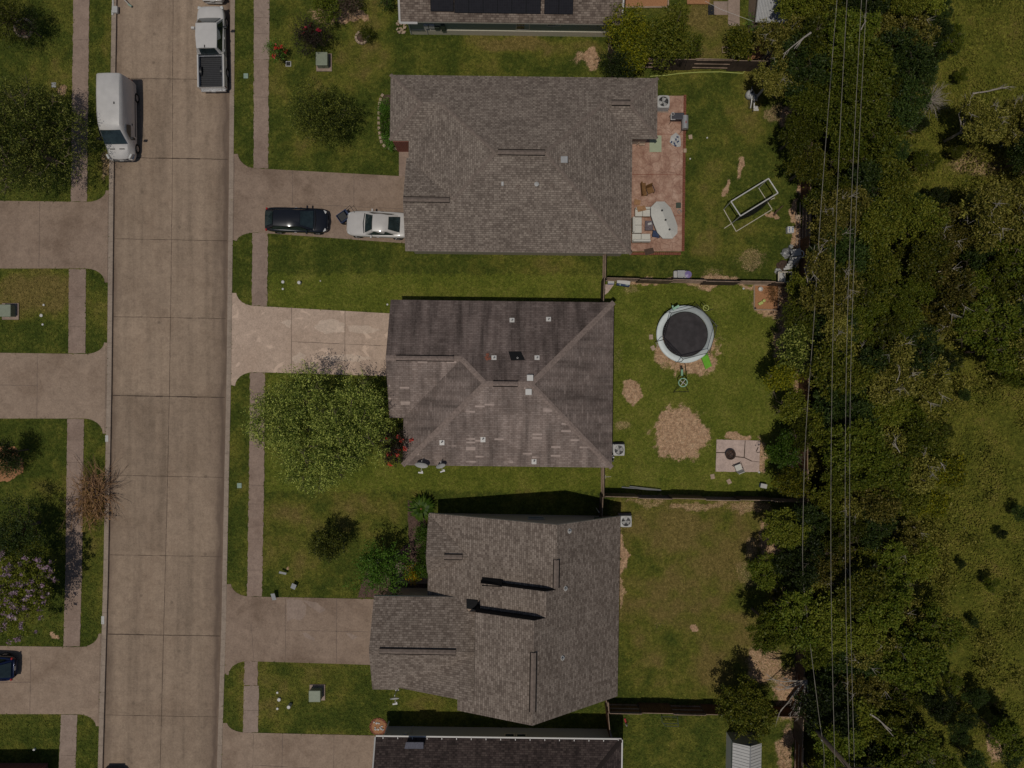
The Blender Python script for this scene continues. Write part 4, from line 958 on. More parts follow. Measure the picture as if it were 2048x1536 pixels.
# --- sheds
T = rotf(1520, 20, .03)
s1 = thing('garden_shed', 'shed with ribbed grey metal roof in the top right backyard', 'shed', G(1520, 10))
f = [[(1494, 72, 2.15), (1556, 72, 2.15), (1556, 8, 2.9), (1494, 8, 2.9)], [(1494, 8, 2.9), (1556, 8, 2.9), (1556, -60, 2.15), (1494, -60, 2.15)]]
ro = roof('roof', T, f, M['grey'], s1, .08); b = MB()
for i in range(22):
    x = 1495+i*2.9; b.tube([T(x, 72, 2.17), T(x, 8, 2.92)], .018, 4)
mk('roof_ribs', b, M['grey'], ro); walls(T, [(1497, 68), (1553, 68), (1553, -56), (1497, -56)], 2.13, M['stick'], s1)
T = rotf(1470, 1500, .02)
s2 = thing('garden_shed', 'white gabled plastic shed half under the round tree in the bottom right backyard', 'shed', G(1465, 1500))
f = [[(1450, 1462, 1.9), (1480, 1462, 2.4), (1480, 1580, 2.4), (1450, 1580, 1.9)], [(1480, 1462, 2.4), (1506, 1462, 1.9), (1506, 1580, 1.9), (1480, 1580, 2.4)]]
ro = roof('roof', T, f, M['lgrey'], s2, .08); b = MB().tube([T(1480, 1462, 2.42), T(1480, 1580, 2.42)], .04, 5)
for i in range(18):
    y = 1464+i*6; b.tube([T(1450, y, 1.92), T(1480, y+2, 2.42)], .012, 4); b.tube([T(1506, y, 1.92), T(1480, y+2, 2.42)], .012, 4)
mk('roof_ribs', b, M['grey'], ro); walls(T, [(1452, 1464), (1504, 1464), (1504, 1578), (1452, 1578)], 1.88, M['lgrey'], s2)

# ------------------------------------------------------------------ fences
def fence(label, pts, mats=('fence',), h=1.8, flip0=1, cap=True, gap=8):
    p0 = G(*pts[0]); f = thing('wooden_fence', label, 'fence', p0); i = 0; rnd = random.Random(int(pts[0][0]+pts[0][1]))
    for a, c in zip(pts, pts[1:]):
        A, B = G(*a), G(*c); L = (B-A).length; n = max(1, round(L/2.44)); d = (B-A)/n; u = d.normalized(); nn = Vector((-u.y, u.x, 0)); an = math.atan2(u.y, u.x); pl_ = d.length
        for k in range(n):
            sgn = flip0 if (i % 2 == 0) else -flip0; i += 1; o = A+d*k; b = MB(); nb = int(pl_/.15); bw = pl_/nb; hj = rnd.uniform(-.04, .03)
            for j in range(nb):
                b.box(o+u*(bw*(j+.5))+nn*sgn*.055+Vector((0, 0, (h+hj)/2)), (bw*.93, .02, h+hj+rnd.uniform(-.012, .012)), an)
            pn = mk('fence_panel', b, M[mats[k % len(mats)]], f)
            b = MB()
            for zz in (.3, .95, 1.6): b.box(o+d/2+nn*sgn*.02+Vector((0, 0, zz)), (pl_, .045, .09), an)
            if cap: b.box(o+d/2+nn*sgn*.03+Vector((0, 0, h+hj-.02)), (pl_, .04, .09), an)
            mk('rail', b, M['rail'], pn)
            b = MB().box(o+Vector((0, 0, h/2)), (.09, .09, h), an); mk('post', b, M['fence'], f)
    return f
fence('brown board fence running across behind the top garden trees', [(1232, 138), (1380, 139), (1600, 143)], ('fence',))
fence('short fence piece joining the solar-panel house to the back garden', [(1216, 58), (1215, 112), (1232, 138)], ('fence',))
fence('long board fence between the trampoline yard and the umbrella patio yard', [(1208, 563), (1400, 568), (1602, 572)], ('fence', 'fencet'))
fence('side gate fence between the middle house and its northern neighbour', [(1205, 508), (1204, 562), (1202, 612)], ('fence',))
fence('tan board fence along the shaded south edge of the trampoline yard', [(1204, 987), (1400, 992), (1597, 996)], ('fencet', 'fence'))
fence('side fence from the middle house down to the southern neighbour', [(1201, 928), (1201, 987), (1199, 1036)], ('fence',))
fence('long back fence running up the edge of the woodland', [(1606, 143), (1603, 400), (1600, 560), (1597, 996), (1590, 1410), (1584, 1600)], ('fence', 'fencer'))
fence('red-brown fence with exposed rails at the bottom backyard', [(1213, 1405), (1400, 1409), (1590, 1414)], ('fencer',), flip0=-1)
fence('short side fence beside the bottom dark-roofed house', [(1210, 1385), (1211, 1405), (1217, 1470)], ('fencer',))

# ------------------------------------------------------------------ trees
def crown_arrays(seed, rx_, ry_, rz_, zc, lobes, sprays, per, slen, L, W, flat=.5, lobe_r=.5, up=.35):
    rs = np.random.RandomState(seed)
    # uneven lobes
    an = rs.uniform(0, 2*np.pi, lobes); rad = np.sqrt(rs.uniform(.02, 1, lobes))*(1-lobe_r*.8)
    lc = np.stack([np.cos(an)*rad*rx_, np.sin(an)*rad*ry_, (rs.uniform(-.45, .6, lobes)-rad*.2)*rz_], -1)
    lr = lobe_r*rs.uniform(.6, 1.25, lobes)
    li = rs.choice(lobes, sprays, p=lr**2/np.sum(lr**2))
    d = rs.normal(size=(sprays, 3)); d[:, 2] = d[:, 2]*.8+up; d /= np.linalg.norm(d, axis=1)[:, None]
    rr_ = rs.uniform(.25, 1, sprays)**.45
    sc = np.array([rx_, ry_, rz_])
    st = lc[li]+d*(rr_*lr[li])[:, None]*sc
    ax = d*np.array([1, 1, flat])+rs.normal(size=(sprays, 3))*.35; ax /= np.linalg.norm(ax, axis=1)[:, None]
    sl_ = slen*rs.uniform(.5, 1.3, sprays)
    t = rs.uniform(0, 1, (sprays, per))
    p = st[:, None, :]+ax[:, None, :]*(t*sl_[:, None])[..., None]+rs.normal(size=(sprays, per, 3))*(L*.55)
    dl = ax[:, None, :]*.6+rs.normal(size=(sprays, per, 3))*.8; dl /= np.linalg.norm(dl, axis=2)[..., None]
    nn = rs.normal(size=(sprays, per, 3))*1.0+np.array([0, 0, .55]); sd = np.cross(dl, nn); sd /= np.linalg.norm(sd, axis=2)[..., None]+1e-6
    ll_ = L*rs.uniform(.6, 1.35, (sprays, per, 1)); ww_ = W*rs.uniform(.7, 1.2, (sprays, per, 1))
    p = p.reshape(-1, 3); dl = dl.reshape(-1, 3); sd = sd.reshape(-1, 3); ll_ = ll_.reshape(-1, 1); ww_ = ww_.reshape(-1, 1)
    a = p; c = p+dl*ll_; m = p+dl*ll_*.5; m[:, 2] += .015
    V = np.stack([a, m+sd*ww_*.5, c, m-sd*ww_*.5], 1); V[..., 2] += zc
    V[..., 2] = np.maximum(V[..., 2], .03)
    return V.reshape(-1, 3), np.arange(V.shape[0]*4).reshape(-1, 4), st+np.array([0, 0, zc]), ax*sl_[:, None]
def limbs(b, rnd, tips, zc, r0, zbase=.9, k=40, lean=(0, 0)):
    b.tube([(0, 0, -.05), (lean[0]*.4, lean[1]*.4, zbase*.5), (lean[0], lean[1], zbase)], r0, 8, r0*.75)
    idx_ = rnd.sample(range(len(tips)), min(k, len(tips)))
    for j, i in enumerate(idx_):
        t = tips[i]; hx = t*.35; p0 = Vector((lean[0], lean[1], zbase)); p3 = Vector(t); q = .55+.25*rnd.random()
        m = Vector((p0.x*(1-q)+p3.x*q+rnd.uniform(-.2, .2), p0.y*(1-q)+p3.y*q+rnd.uniform(-.2, .2), p0.z*.45+p3.z*.55))
        r = r0*rnd.uniform(.22, .42); b.tube([p0, (p0+m)/2+Vector((0, 0, .2)), m, p3], r, 5, .012)
def tree(name, label, cat, loc, seed, rad, rz_, zc, mat, lobes=7, sprays=420, per=16, slen=.6, L=.16, W=.08, flat=.5, lobe_r=.5, ell=1.0, trunk_r=.12, bark='bark', group=None, up=.35, flowers=None, parts=('crown', 'trunk'), twigs=0, k=30):
    o = thing(name, label, cat, loc, group)
    V, Fq, st, ax = crown_arrays(seed, rad, rad*ell, rz_, zc, lobes, sprays, per, slen, L, W, flat, lobe_r, up)
    fast(parts[0], V, Fq, M[mat], o)
    b = MB(); rnd = random.Random(seed); limbs(b, rnd, st, zc, trunk_r, zbase=min(zc*.45, zc-.3), k=k)
    for i in range(twigs):     # bare grey twigs poking out of the crown
        j = rnd.randrange(len(st)); p = Vector(st[j]); a = Vector(ax[j]).normalized()
        p1 = p+a*rnd.uniform(.5, 1.1)+Vector((0, 0, .4)); b.tube([p-a*.3, p+a*.3, p1], .035, 4, .008)
        for s in (-1, 1): b.tube([(p+p1)/2, (p+p1)/2+a*.5+Vector((-a.y, a.x, .3))*s*.35], .015, 3, .004)
    mk(parts[1], b, M[bark], o, local=True)
    if flowers:
        fm, n_, fl = flowers; rs = np.random.RandomState(seed+5); top = np.where(st[:, 2] > zc-.1)[0]; ch = rs.choice(top, n_)
        Vs = []
        for i in ch:
            c = st[i]+ax[i]*.9+np.array([0, 0, .12]); q = c+rs.normal(size=(fl, 3))*.075; u = rs.normal(size=(fl, 3))*.045; v = rs.normal(size=(fl, 3))*.045
            Vs.append(np.stack([q-u, q-v, q+u, q+v], 1))
        V = np.concatenate(Vs).reshape(-1, 3); fast('flowers', V, np.arange(len(V)).reshape(-1, 4), M[fm], o)
    return o
def at(px, py, z): p = P(px, py, z); return (p.x, p.y, 0)

tree('oak_tree', 'big bright green spreading tree between the centre driveway and the pavement', 'tree', at(646, 853, 4.0), 11, 4.9, 2.6, 3.9, 'lf_oak', lobes=28, sprays=2300, per=30, slen=.95, L=.15, W=.055, flat=.4, lobe_r=.26, ell=.80, trunk_r=.22, twigs=40, k=70)
tree('crepe_myrtle', 'red-flowering dark shrub at the left corner of the middle house roof', 'shrub', at(783, 902, 2.6), 12, 1.15, .9, 2.6, 'lf_purple', lobes=6, sprays=260, per=14, slen=.5, L=.12, W=.06, trunk_r=.06, flowers=('fl_red', 11, 24), ell=1.1)
tree('shade_tree', 'dark green round tree on the front lawn of the northern neighbour', 'tree', at(644, 214, 2.7), 13, 2.3, 1.5, 2.7, 'lf_lawn', lobes=9, sprays=480, per=34, slen=1.15, L=.13, W=.05, flat=.3, lobe_r=.36, ell=.78, trunk_r=.1, k=40)
tree('small_tree', 'small dark oval tree alone on the dry front lawn of the southern neighbour', 'tree', at(650, 1084, 2.2), 14, 1.35, 1.2, 2.2, 'lf_lawn', lobes=7, sprays=300, per=26, slen=.5, L=.12, W=.05, lobe_r=.45, ell=1.05, trunk_r=.08)
tree('crepe_myrtle', 'leafy bright-tipped tree over the mulch bed beside the south driveway', 'tree', at(762, 1150, 3.2), 15, 1.85, 1.1, 3.1, 'lf_bush', lobes=8, sprays=190, per=36, slen=1.1, L=.15, W=.075, flat=.25, lobe_r=.34, trunk_r=.09, bark='barkp', k=40)
tree('live_oak', 'large feathery olive tree overhanging the top left driveway', 'tree', at(34, 285, 4.5), 16, 3.9, 2.4, 4.3, 'lf_oak', lobes=18, sprays=1500, per=28, slen=.95, L=.17, W=.045, flat=.3, lobe_r=.34, ell=1.12, trunk_r=.22, twigs=60, bark='bark', k=60)
tree('crepe_myrtle', 'pink-flowering tree at the left edge above the lowest left driveway', 'tree', at(22, 1178, 3.6), 17, 3.1, 1.9, 3.4, 'lf_mid', lobes=14, sprays=1300, per=14, slen=.6, L=.15, W=.07, lobe_r=.36, ell=1.2, trunk_r=.14, flowers=('fl_pink', 190, 16), k=40)
tree('shade_tree', 'dark tree at the left edge just above the pink-flowering tree', 'tree', at(20, 1062, 3.4), 18, 2.3, 1.5, 3.3, 'lf_vdark', lobes=9, sprays=560, per=14, slen=.6, L=.15, W=.06, lobe_r=.4, trunk_r=.12)
tree('small_tree', 'small leafy sapling in the round stone planter at the top left', 'tree', at(50, 50, 1.9), 19, 1.05, .8, 1.9, 'lf_vdark', lobes=6, sprays=150, per=12, slen=.5, L=.12, W=.05, trunk_r=.05)
tree('shade_tree', 'dark tree crown cut off at the top left corner', 'tree', at(-8, 20, 3), 20, 1.9, 1.3, 3, 'lf_dark', lobes=8, sprays=420, per=14, slen=.7, L=.16, W=.05, trunk_r=.12)
tree('shrub', 'purplish bush with red blossoms behind the upper utility box', 'shrub', at(620, 76, 1.6), 21, 1.35, .9, 1.5, 'lf_purple', lobes=8, sprays=330, per=13, slen=.55, L=.11, W=.05, trunk_r=.05, flowers=('fl_red', 5, 30), ell=.8)
tree('shrub', 'small red-tipped bush leaning over the right pavement near the top', 'shrub', at(553, 104, 1.0), 22, .62, .5, .95, 'lf_bush', lobes=5, sprays=90, per=12, slen=.5, L=.12, W=.05, trunk_r=.03, flowers=('fl_red', 7, 22))
tree('shrub', 'dense green shrub on the mulch bed at the very top centre left', 'shrub', at(655, 8, 1.4), 23, 1.2, .9, 1.4, 'lf_dark', lobes=6, sprays=380, per=13, slen=.5, L=.12, W=.06, trunk_r=.05)
tree('shrub', 'purplish shrub right of the dense green one at the top centre left', 'shrub', at(695, 6, 1.3), 24, .85, .7, 1.3, 'lf_purple', lobes=5, sprays=220, per=12, slen=.5, L=.11, W=.05, trunk_r=.04)
tree('shrub', 'little dark green bush inside the stone ring on the top lawn', 'shrub', at(730, 64, 1.1), 25, .55, .5, 1.0, 'lf_dark', lobes=4, sprays=110, per=12, slen=.4, L=.1, W=.05, trunk_r=.03)
tree('shrub', 'bit of dark shrub at the top edge left of the solar house', 'shrub', at(772, -2, 1.2), 26, .55, .5, 1.2, 'lf_vdark', lobes=4, sprays=80, per=12, slen=.4, L=.12, W=.05, trunk_r=.03)
tree('fruit_tree', 'yellow-green broad tree beside the right end of the solar-panel house', 'tree', at(1262, 70, 2.9), 27, 1.75, 1.3, 2.7, 'lf_yellow', lobes=9, sprays=620, per=13, slen=.5, L=.17, W=.08, lobe_r=.42, trunk_r=.1, ell=1.2)
tree('fruit_tree', 'yellow-tipped darker tree right of the yellow-green one by the top cross fence', 'tree', at(1335, 72, 2.9), 28, 1.85, 1.3, 2.8, 'lf_mid', lobes=9, sprays=620, per=13, slen=.5, L=.17, W=.08, lobe_r=.42, trunk_r=.1, ell=1.15)
tree('fruit_tree', 'dark bush tree above the left end of the top cross fence at the roof edge', 'tree', at(1232, 128, 2.6), 29, 1.2, .9, 2.5, 'lf_vdark', lobes=7, sprays=330, per=14, slen=.5, L=.12, W=.05, lobe_r=.42, trunk_r=.08, ell=.75)
tree('small_tree', 'narrow columnar sapling in the top backyard beside a square planter frame', 'tree', at(1397, 84, 1.6), 30, .42, .9, 1.4, 'lf_dark', lobes=4, sprays=110, per=12, slen=.35, L=.12, W=.06, trunk_r=.04, ell=1.7)
tree('small_tree', 'fig-like broad-leaved plant below the grey metal shed', 'tree', at(1478, 88, 2.0), 31, 1.05, .8, 1.9, 'lf_mid', lobes=6, sprays=240, per=12, slen=.5, L=.2, W=.1, trunk_r=.05)
tree('shrub', 'spiky green plant against the front wall of the grey metal shed', 'shrub', at(1516, 48, 1.0), 32, .55, .5, .9, 'lf_bush', lobes=4, sprays=90, per=12, slen=.4, L=.2, W=.05, trunk_r=.03)
tree('round_tree', 'dark round tree hanging over the white plastic shed roof', 'tree', at(1492, 1428, 3.3), 33, 1.95, 1.6, 3.2, 'lf_mid', lobes=13, sprays=430, per=28, slen=.4, L=.17, W=.09, lobe_r=.33, trunk_r=.12, ell=1.25)
for i, (x, y, r_, lb) in enumerate(((845, 1075, .62, 'upper'), (845, 1108, .6, 'middle'), (846, 1142, .6, 'lower'))):
    tree('hedge_shrub', lb+' green hedge shrub squeezed between the mulch path and the southern house', 'shrub', at(x, y, 1.0), 40+i, r_, .5, .9, 'lf_bush', lobes=4, sprays=190, per=13, slen=.3, L=.09, W=.05, trunk_r=.03, ell=1.3, group='hedge shrubs by the southern house')
tree('shrub', 'orange-tipped bush beside the porch slab of the southern house', 'shrub', at(823, 1150, 1.0), 44, .62, .5, .9, 'lf_orange', lobes=4, sprays=120, per=12, slen=.35, L=.1, W=.05, trunk_r=.03)
for i, (x, y, lb) in enumerate(((770, 212, 'top'), (769, 238, 'second'), (770, 262, 'third'), (776, 285, 'lowest'))):
    tree('border_shrub', lb+' fresh green shrub in the stone-edged bed left of the northern house', 'shrub', at(x, y, .6), 46+i, .42, .4, .55, 'lf_bush', lobes=4, sprays=110, per=12, slen=.3, L=.1, W=.05, trunk_r=.03, ell=1.3, group='shrubs in the stone-edged bed')
tree('ornamental_grass_clump', 'dark spiky bush in the dry mulch ring at the left edge', 'shrub', at(20, 925, .9), 52, .8, .6, .8, 'lf_vdark', lobes=4, sprays=160, per=12, slen=.6, L=.2, W=.04, trunk_r=.04)
tree('shade_tree', 'dark small tree above the mulch ring at the left edge', 'tree', at(14, 905, 2.4), 53, 1.0, .8, 2.4, 'lf_vdark', lobes=6, sprays=240, per=13, slen=.45, L=.13, W=.05, trunk_r=.06)
# lawn-side trees along the back fence of the middle and upper yards
YB_ = 'back yard trees leaning over the fence'
for i, (x, y, r_, z, mt, lb) in enumerate((
    (1600, 585, 1.0, 3.2, 'lf_mid', 'small tree over the fence corner above the garden bed'), (1597, 640, 1.25, 3.6, 'lf_dark', 'dark tree over the fence just below the garden bed'),
    (1590, 700, 1.55, 3.8, 'lf_oak', 'bright green tree hanging over the yard right of the trampoline'), (1572, 755, 1.35, 3.4, 'lf_yellow', 'yellowish tree right of the green wheel toy'),
    (1600, 815, 1.25, 3.6, 'lf_mid', 'green tree above the fire pit slab by the fence'), (1604, 870, 1.1, 3.4, 'lf_dark', 'dark tree right of the dead grass circle by the fence'),
    (1578, 905, 1.35, 3.3, 'lf_bush', 'fresh green plume-shaped tree right of the fire pit slab'), (1588, 960, 1.15, 3.3, 'lf_yellow', 'yellow-green tree above the blue-white cooler corner'))):
    tree('yard_tree', lb, 'tree', at(x, y, z), 60+i, r_, r_*.8, z, mt, lobes=10, sprays=int(190*r_), per=26, slen=.35, L=.15, W=.085, lobe_r=.33, trunk_r=.09, twigs=3, group=YB_)

# palm (sago) by the southern house
o = thing('sago_palm', 'star-shaped sago palm at the top of the mulch path by the southern house', 'palm', at(842, 1018, .9))
b = MB(); rnd = random.Random(3)
for i in range(46):
    a = 2*math.pi*i/46*1.0+rnd.uniform(-.05, .05); Lp = rnd.uniform(.85, 1.15); lift = rnd.uniform(.15, .6); u = Vector((math.cos(a), math.sin(a), 0)); s = Vector((-u.y, u.x, 0))
    pts = [u*Lp*t+Vector((0, 0, .75+lift*math.sin(t*2.4)*.8-t*t*.35)) for t in (0.05, .3, .55, .8, 1)]
    for k in range(4):
        w0, w1 = (.03, .07, .075, .055, .01)[k:k+2]; b.add([pts[k]-s*w0, pts[k]+s*w0, pts[k+1]+s*w1, pts[k+1]-s*w1], [(3, 2, 1, 0)])
mk('fronds', b, M['lf_bush'], None, smooth=False).parent = o
mk('trunk', MB().lathe([(.14, 0), (.16, .4), (.12, .75), (.05, .9)], (0, 0, 0), 10), M['wicker'], None).parent = o

# ------------------------------------------------------------------ woodland behind the fences
protos = []
for i, (mt, r_, z, sp) in enumerate((('lf_dark', 1.9, 5.0, 560), ('lf_mid', 2.1, 5.4, 620), ('lf_olive', 1.8, 4.6, 540), ('lf_dark', 2.3, 6.0, 680), ('lf_mid', 1.7, 4.4, 500), ('lf_olive', 2.2, 5.6, 640), ('lf_vdark', 1.9, 5.0, 540), ('lf_yellow', 1.5, 3.9, 400))):
    protos.append((tree('woodland_tree', 'x', 'tree', (0, 0, 0), 100+i, r_, r_*.75, z, mt, lobes=15, sprays=int(sp*.62), per=30, slen=.34, L=.17, W=.095, lobe_r=.30, trunk_r=.13, twigs=(7, 3, 9, 5, 2, 10, 4, 2)[i], bark='barkp' if i in (2, 5) else 'bark', k=22, ell=(.9, 1, 1.1, .85, 1.15, .95, 1, 1)[i]), r_, z))
used = [False]*len(protos)
WL = [(1560, -60), (1548, 60), (1530, 130), (1560, 160), (1600, 200), (1620, 240), (1590, 260), (1560, 300), (1590, 350), (1625, 380), (1650, 480), (1640, 560), (1650, 620), (1650, 990), (1560, 1015), (1525, 1060), (1520, 1120), (1500, 1170), (1535, 1230), (1560, 1290), (1600, 1330), (1630, 1400), (1625, 1470), (1600, 1600),
      (1830, 1600), (1840, 1440), (1850, 1330), (1890, 1240), (1890, 1160), (1885, 1000), (1890, 900), (1870, 780), (1870, 690), (1850, 600), (1850, 520), (1850, 440), (1800, 400), (1770, 330), (1800, 250), (1850, 180), (1840, 90), (1870, -60)]
ER = [(1900, 210), (1960, 210), (2100, 230), (2100, 760), (2010, 730), (1960, 700), (1880, 650), (1850, 560), (1860, 480), (1880, 420), (1960, 380), (1900, 320)]
ROWS = ['rooftop solar panels', 'top cross fence', 'white pool filter', 'smoker grill', 'wicker armchair', 'white goal frame', 'long umbrella', 'grey pool steps',
        'square planting bed', 'trampoline', 'trampoline slide', 'green wheel toy', 'dead grass circle', 'fire pit', 'tan shaded fence', 'southern air conditioner', 'purely grassy south yard', 'black roof steps', 'lone bare spot', 'bare soil corner', 'round shed tree', 'utility pole base', 'white plastic shed', 'bottom edge']
ORD = ['first', 'second', 'third', 'fourth', 'fifth', 'sixth', 'seventh', 'eighth', 'ninth']
rnd = random.Random(7); step = 62; rowi = 0; cnt = {}
KND = {'lf_dark': 'dark green', 'lf_mid': 'mid green', 'lf_olive': 'olive, twiggy', 'lf_vdark': 'very dark', 'lf_yellow': 'low yellow-green', 'lf_orange': 'orange-leaved'}
PM = ['lf_dark', 'lf_mid', 'lf_olive', 'lf_dark', 'lf_mid', 'lf_olive', 'lf_vdark', 'lf_yellow']
spots = []
for j in range(-1, 26):
    y = 10+j*step; row = []
    for i in range(11):
        x = 1540+i*step*1.0+(step/2 if j % 2 else 0)+rnd.uniform(-17, 17); yy = y+rnd.uniform(-17, 17)
        inw = inpoly(np.array([x]), np.array([yy]), WL)[0]; ine = inpoly(np.array([x]), np.array([yy]), ER)[0]
        if not (inw or ine): continue
        if any(math.hypot(x-a, yy-c) < r for a, c, r in ((1640, 475, 26), (1790, 580, 34), (1725, 585, 26), (1780, 522, 22), (1800, 352, 30), (1575, 232, 34), (1640, 320, 10), (1563, 1380, 40), (1960, 330, 45), (1600, 1370, 30), (1940, 500, 14))): continue
        row.append((x, yy))
    row.sort(); jj = max(0, min(j+1, 25))
    for k, (x, yy) in enumerate(row): spots.append((x, yy, jj, k, len(row)))
for (x, yy, jj, k, nrow) in spots:
    pi = rnd.randrange(7)
    if x > 1840 and yy > 600 and rnd.random() < .3: pi = 7
    if x > 1860 and yy < 760: pi = rnd.choice([0, 2, 2, 5, 6])
    pr_, r_, z = protos[pi]; sc = rnd.uniform(.78, 1.08)
    if nrow > 1 and k in (0, ) and x < 1640: sc *= .85
    w_ = P(x, yy, z*sc*.95)
    nm = 'level with the '+ROWS[min(int(max(yy, 0)/66), 23)] if yy > 0 else 'at the top edge'
    kk_ = (ORD[min(k, 8)]+' from the fence') if x < 1900 else 'far right thicket'
    lab = f'{KND[PM[pi]]} woodland tree {nm}, {kk_}'
    n_ = cnt.get(lab, 0); cnt[lab] = n_+1
    if n_: lab = lab.replace('woodland tree', ('smaller ' if n_ == 1 else 'narrower ' if n_ == 2 else 'taller ')+'woodland tree')
    if not used[pi]:
        used[pi] = True; pr_.location = (w_.x, w_.y, 0); pr_.rotation_euler[2] = rnd.uniform(0, 6.28); pr_.scale = (sc, sc, sc); pr_['label'] = lab; pr_['group'] = 'woodland trees behind the back fences'
    else: dup(pr_, (w_.x, w_.y, 0), rnd.uniform(0, 6.28), sc, lab, 'woodland trees behind the back fences')
# orange tree in the woodland and shrubs on the field
tree('orange_leaved_tree', 'orange-yellow tree at the field edge of the woodland near the lower right', 'tree', at(1822, 1330, 3.2), 131, .95, 1.1, 3.1, 'lf_orange', lobes=6, sprays=210, per=14, slen=.5, L=.2, W=.1, trunk_r=.08, ell=1.4)
tree('orange_leaved_tree', 'brownish-orange leaved tree in the middle of the lower woodland', 'tree', at(1755, 985, 5.4), 132, 1.5, 1.0, 5.4, 'lf_olive', lobes=6, sprays=330, per=14, slen=.5, L=.2, W=.1, trunk_r=.1)
used7 = False
FS = [(1905, 1368, .8, 'dark field shrub left of a matching trio near the lower right'), (1940, 1395, .55, 'small field shrub between two bigger dark ones, lower right'), (1962, 1398, .75, 'dark field shrub right of the small middle one, lower right'), (2000, 1420, .62, 'round field shrub beside the bare strip, lower right'),
      (1936, 1440, .75, 'dark shrub below the trio in the lower right field'), (1918, 1468, .75, 'lowest dark shrub left of the bare strip in the field'), (2015, 1475, 1.3, 'big dark tree shrub at the lower right corner'), (2035, 1505, 1.2, 'big dark shrub in the bottom right corner'), (1955, 1525, .9, 'dark shrub at the bottom edge of the field'), (1893, 1528, .9, 'dark shrub at the bottom edge near the fallen pale branch'),
      (2043, 1028, .6, 'dark bush at the right edge level with the lower air conditioner'), (2005, 1070, .4, 'small round field bush near the right edge'), (1984, 1170, .55, 'lone small bush in the field level with the black roof steps'), (1862, 1395, .9, 'dark bush at the woodland edge left of the field trio'), (1880, 1410, 1.1, 'broad dark bush below the orange tree'),
      (1905, 75, 1.0, 'dark bush at the top of the field edge'), (1900, 90, .9, 'bush just left of the light field top'), (1860, 145, .9, 'dark bush above the grey dead shrub'), (2050, 745, 1.3, 'dark tree cut off by the right edge below the thicket')]
FS += [(x, y, r, 'scrubby bush '+t) for x, y, r, t in ((1800, 300, .8, 'at the upper clearing edge right of the power lines'), (1838, 245, .7, 'left below the grey dead shrub'), (1850, 320, .9, 'in the middle of the upper clearing'), (1885, 395, .9, 'on the lower rim of the upper clearing'), (1835, 400, .8, 'lower left in the upper clearing'), (1915, 300, .6, 'left of the pale forked branch'), (1870, 60, 1.1, 'at the top field edge beside the woodland'), (1885, 20, .9, 'nearest the top edge beside the woodland'),
  (1925, 150, .5, 'small, above the long dead branch'), (1900, 720, .9, 'below the far right thicket near the woodland'), (1930, 790, .45, 'small, in the field under the far right thicket'), (1895, 860, .5, 'small, on the field edge level with the dead circle'), (1925, 1130, .35, 'tiny, on the open field level with the black roof steps'), (1950, 1245, .4, 'tiny, in the open field right of the woodland bend'))]
pr_, r_, z = protos[6]
for i, (x, y, r, lb) in enumerate(FS):
    s = r/r_; w_ = P(x, y, z*s); dup(pr_ if i % 3 else protos[0][0], (w_.x, w_.y, -.25*s), i*1.3, s, lb, 'shrubs scattered on the field')
# undergrowth inside the wood
rs = np.random.RandomState(77); n = 3600; X = rs.uniform(1600, 2090, n); Y = rs.uniform(-30, 1560, n)
k = (inpoly(X, Y, WL) | (inpoly(X, Y, ER)) | ((fbm(X, Y, 45, 44) > .67))); X, Y = X[k], Y[k]
V0, F0q, _, _ = crown_arrays(200, .5, .5, .4, .45, 4, 12, 5, .45, .16, .08)
n = len(X); V0 = V0.reshape(-1, 3); nv = len(V0); sc = rs.uniform(.5, 1.5, n); an = rs.uniform(0, 6.28, n)
Vx = (V0[None, :, 0]*np.cos(an)[:, None]-V0[None, :, 1]*np.sin(an)[:, None])*sc[:, None]+((X-1024)/S)[:, None]
Vy = (V0[None, :, 0]*np.sin(an)[:, None]+V0[None, :, 1]*np.cos(an)[:, None])*sc[:, None]+((768-Y)/S)[:, None]
Vz = V0[None, :, 2]*sc[:, None]
VV = np.stack([Vx, Vy, Vz], -1).reshape(-1, 3); o = fast('undergrowth', VV, np.arange(len(VV)).reshape(-1, 4), M['lf_olive']); tag(o, 'tangled weeds and low brush between the woodland trees', 'undergrowth', kind='stuff')

# bare branches, dead trees, brush pile
def branchy(b, p, d, L, r, depth, rnd, spread=.55, gz=0):
    d = d.normalized(); q = p; pts = [p]
    for i in range(3):
        d = (d+Vector((rnd.uniform(-1, 1), rnd.uniform(-1, 1), rnd.uniform(-.5, .5)))*.16).normalized(); q = q+d*L/3; q.z = max(q.z, .02); pts.append(q.copy())
    b.tube(pts, r, 4, r*.5)
    if depth:
        for k in range(rnd.choice((2, 3))):
            t = rnd.choice((1, 2, 3)); nd = (d+Vector((rnd.uniform(-1, 1), rnd.uniform(-1, 1), rnd.uniform(-.4, .5)+gz))*spread); branchy(b, pts[t], nd, L*rnd.uniform(.5, .75), r*.55, depth-1, rnd, spread)
def deadwood(name, label, cat, px, py, z, ang, L, r, seed, depth=3, mat='barkp', spread=.6, group=None):
    b = MB(); p = P(px, py, z); branchy(b, p, Vector((math.cos(ang), math.sin(ang), .02)), L, r, depth, random.Random(seed), spread)
    return tag(mk(name, b, M[mat], base=p), label, cat, group)
deadwood('fallen_branch', 'long pale dead branch lying in the upper right field', 'branch', 1945, 187, .3, .0, 1.7, .06, 1)
deadwood('fallen_branch', 'pale forked branch at the right edge below the long dead one', 'branch', 1998, 295, .5, .5, 1.6, .05, 2)
deadwood('fallen_branch', 'white dead branch lying at the bottom edge of the woodland', 'branch', 1802, 1523, .6, -.1, 2.2, .07, 3)
deadwood('dead_branch', 'crooked pale bare branch over the tree tops near the metal shed', 'branch', 1622, 65, 6.6, 3.7, 1.5, .06, 4, 2)
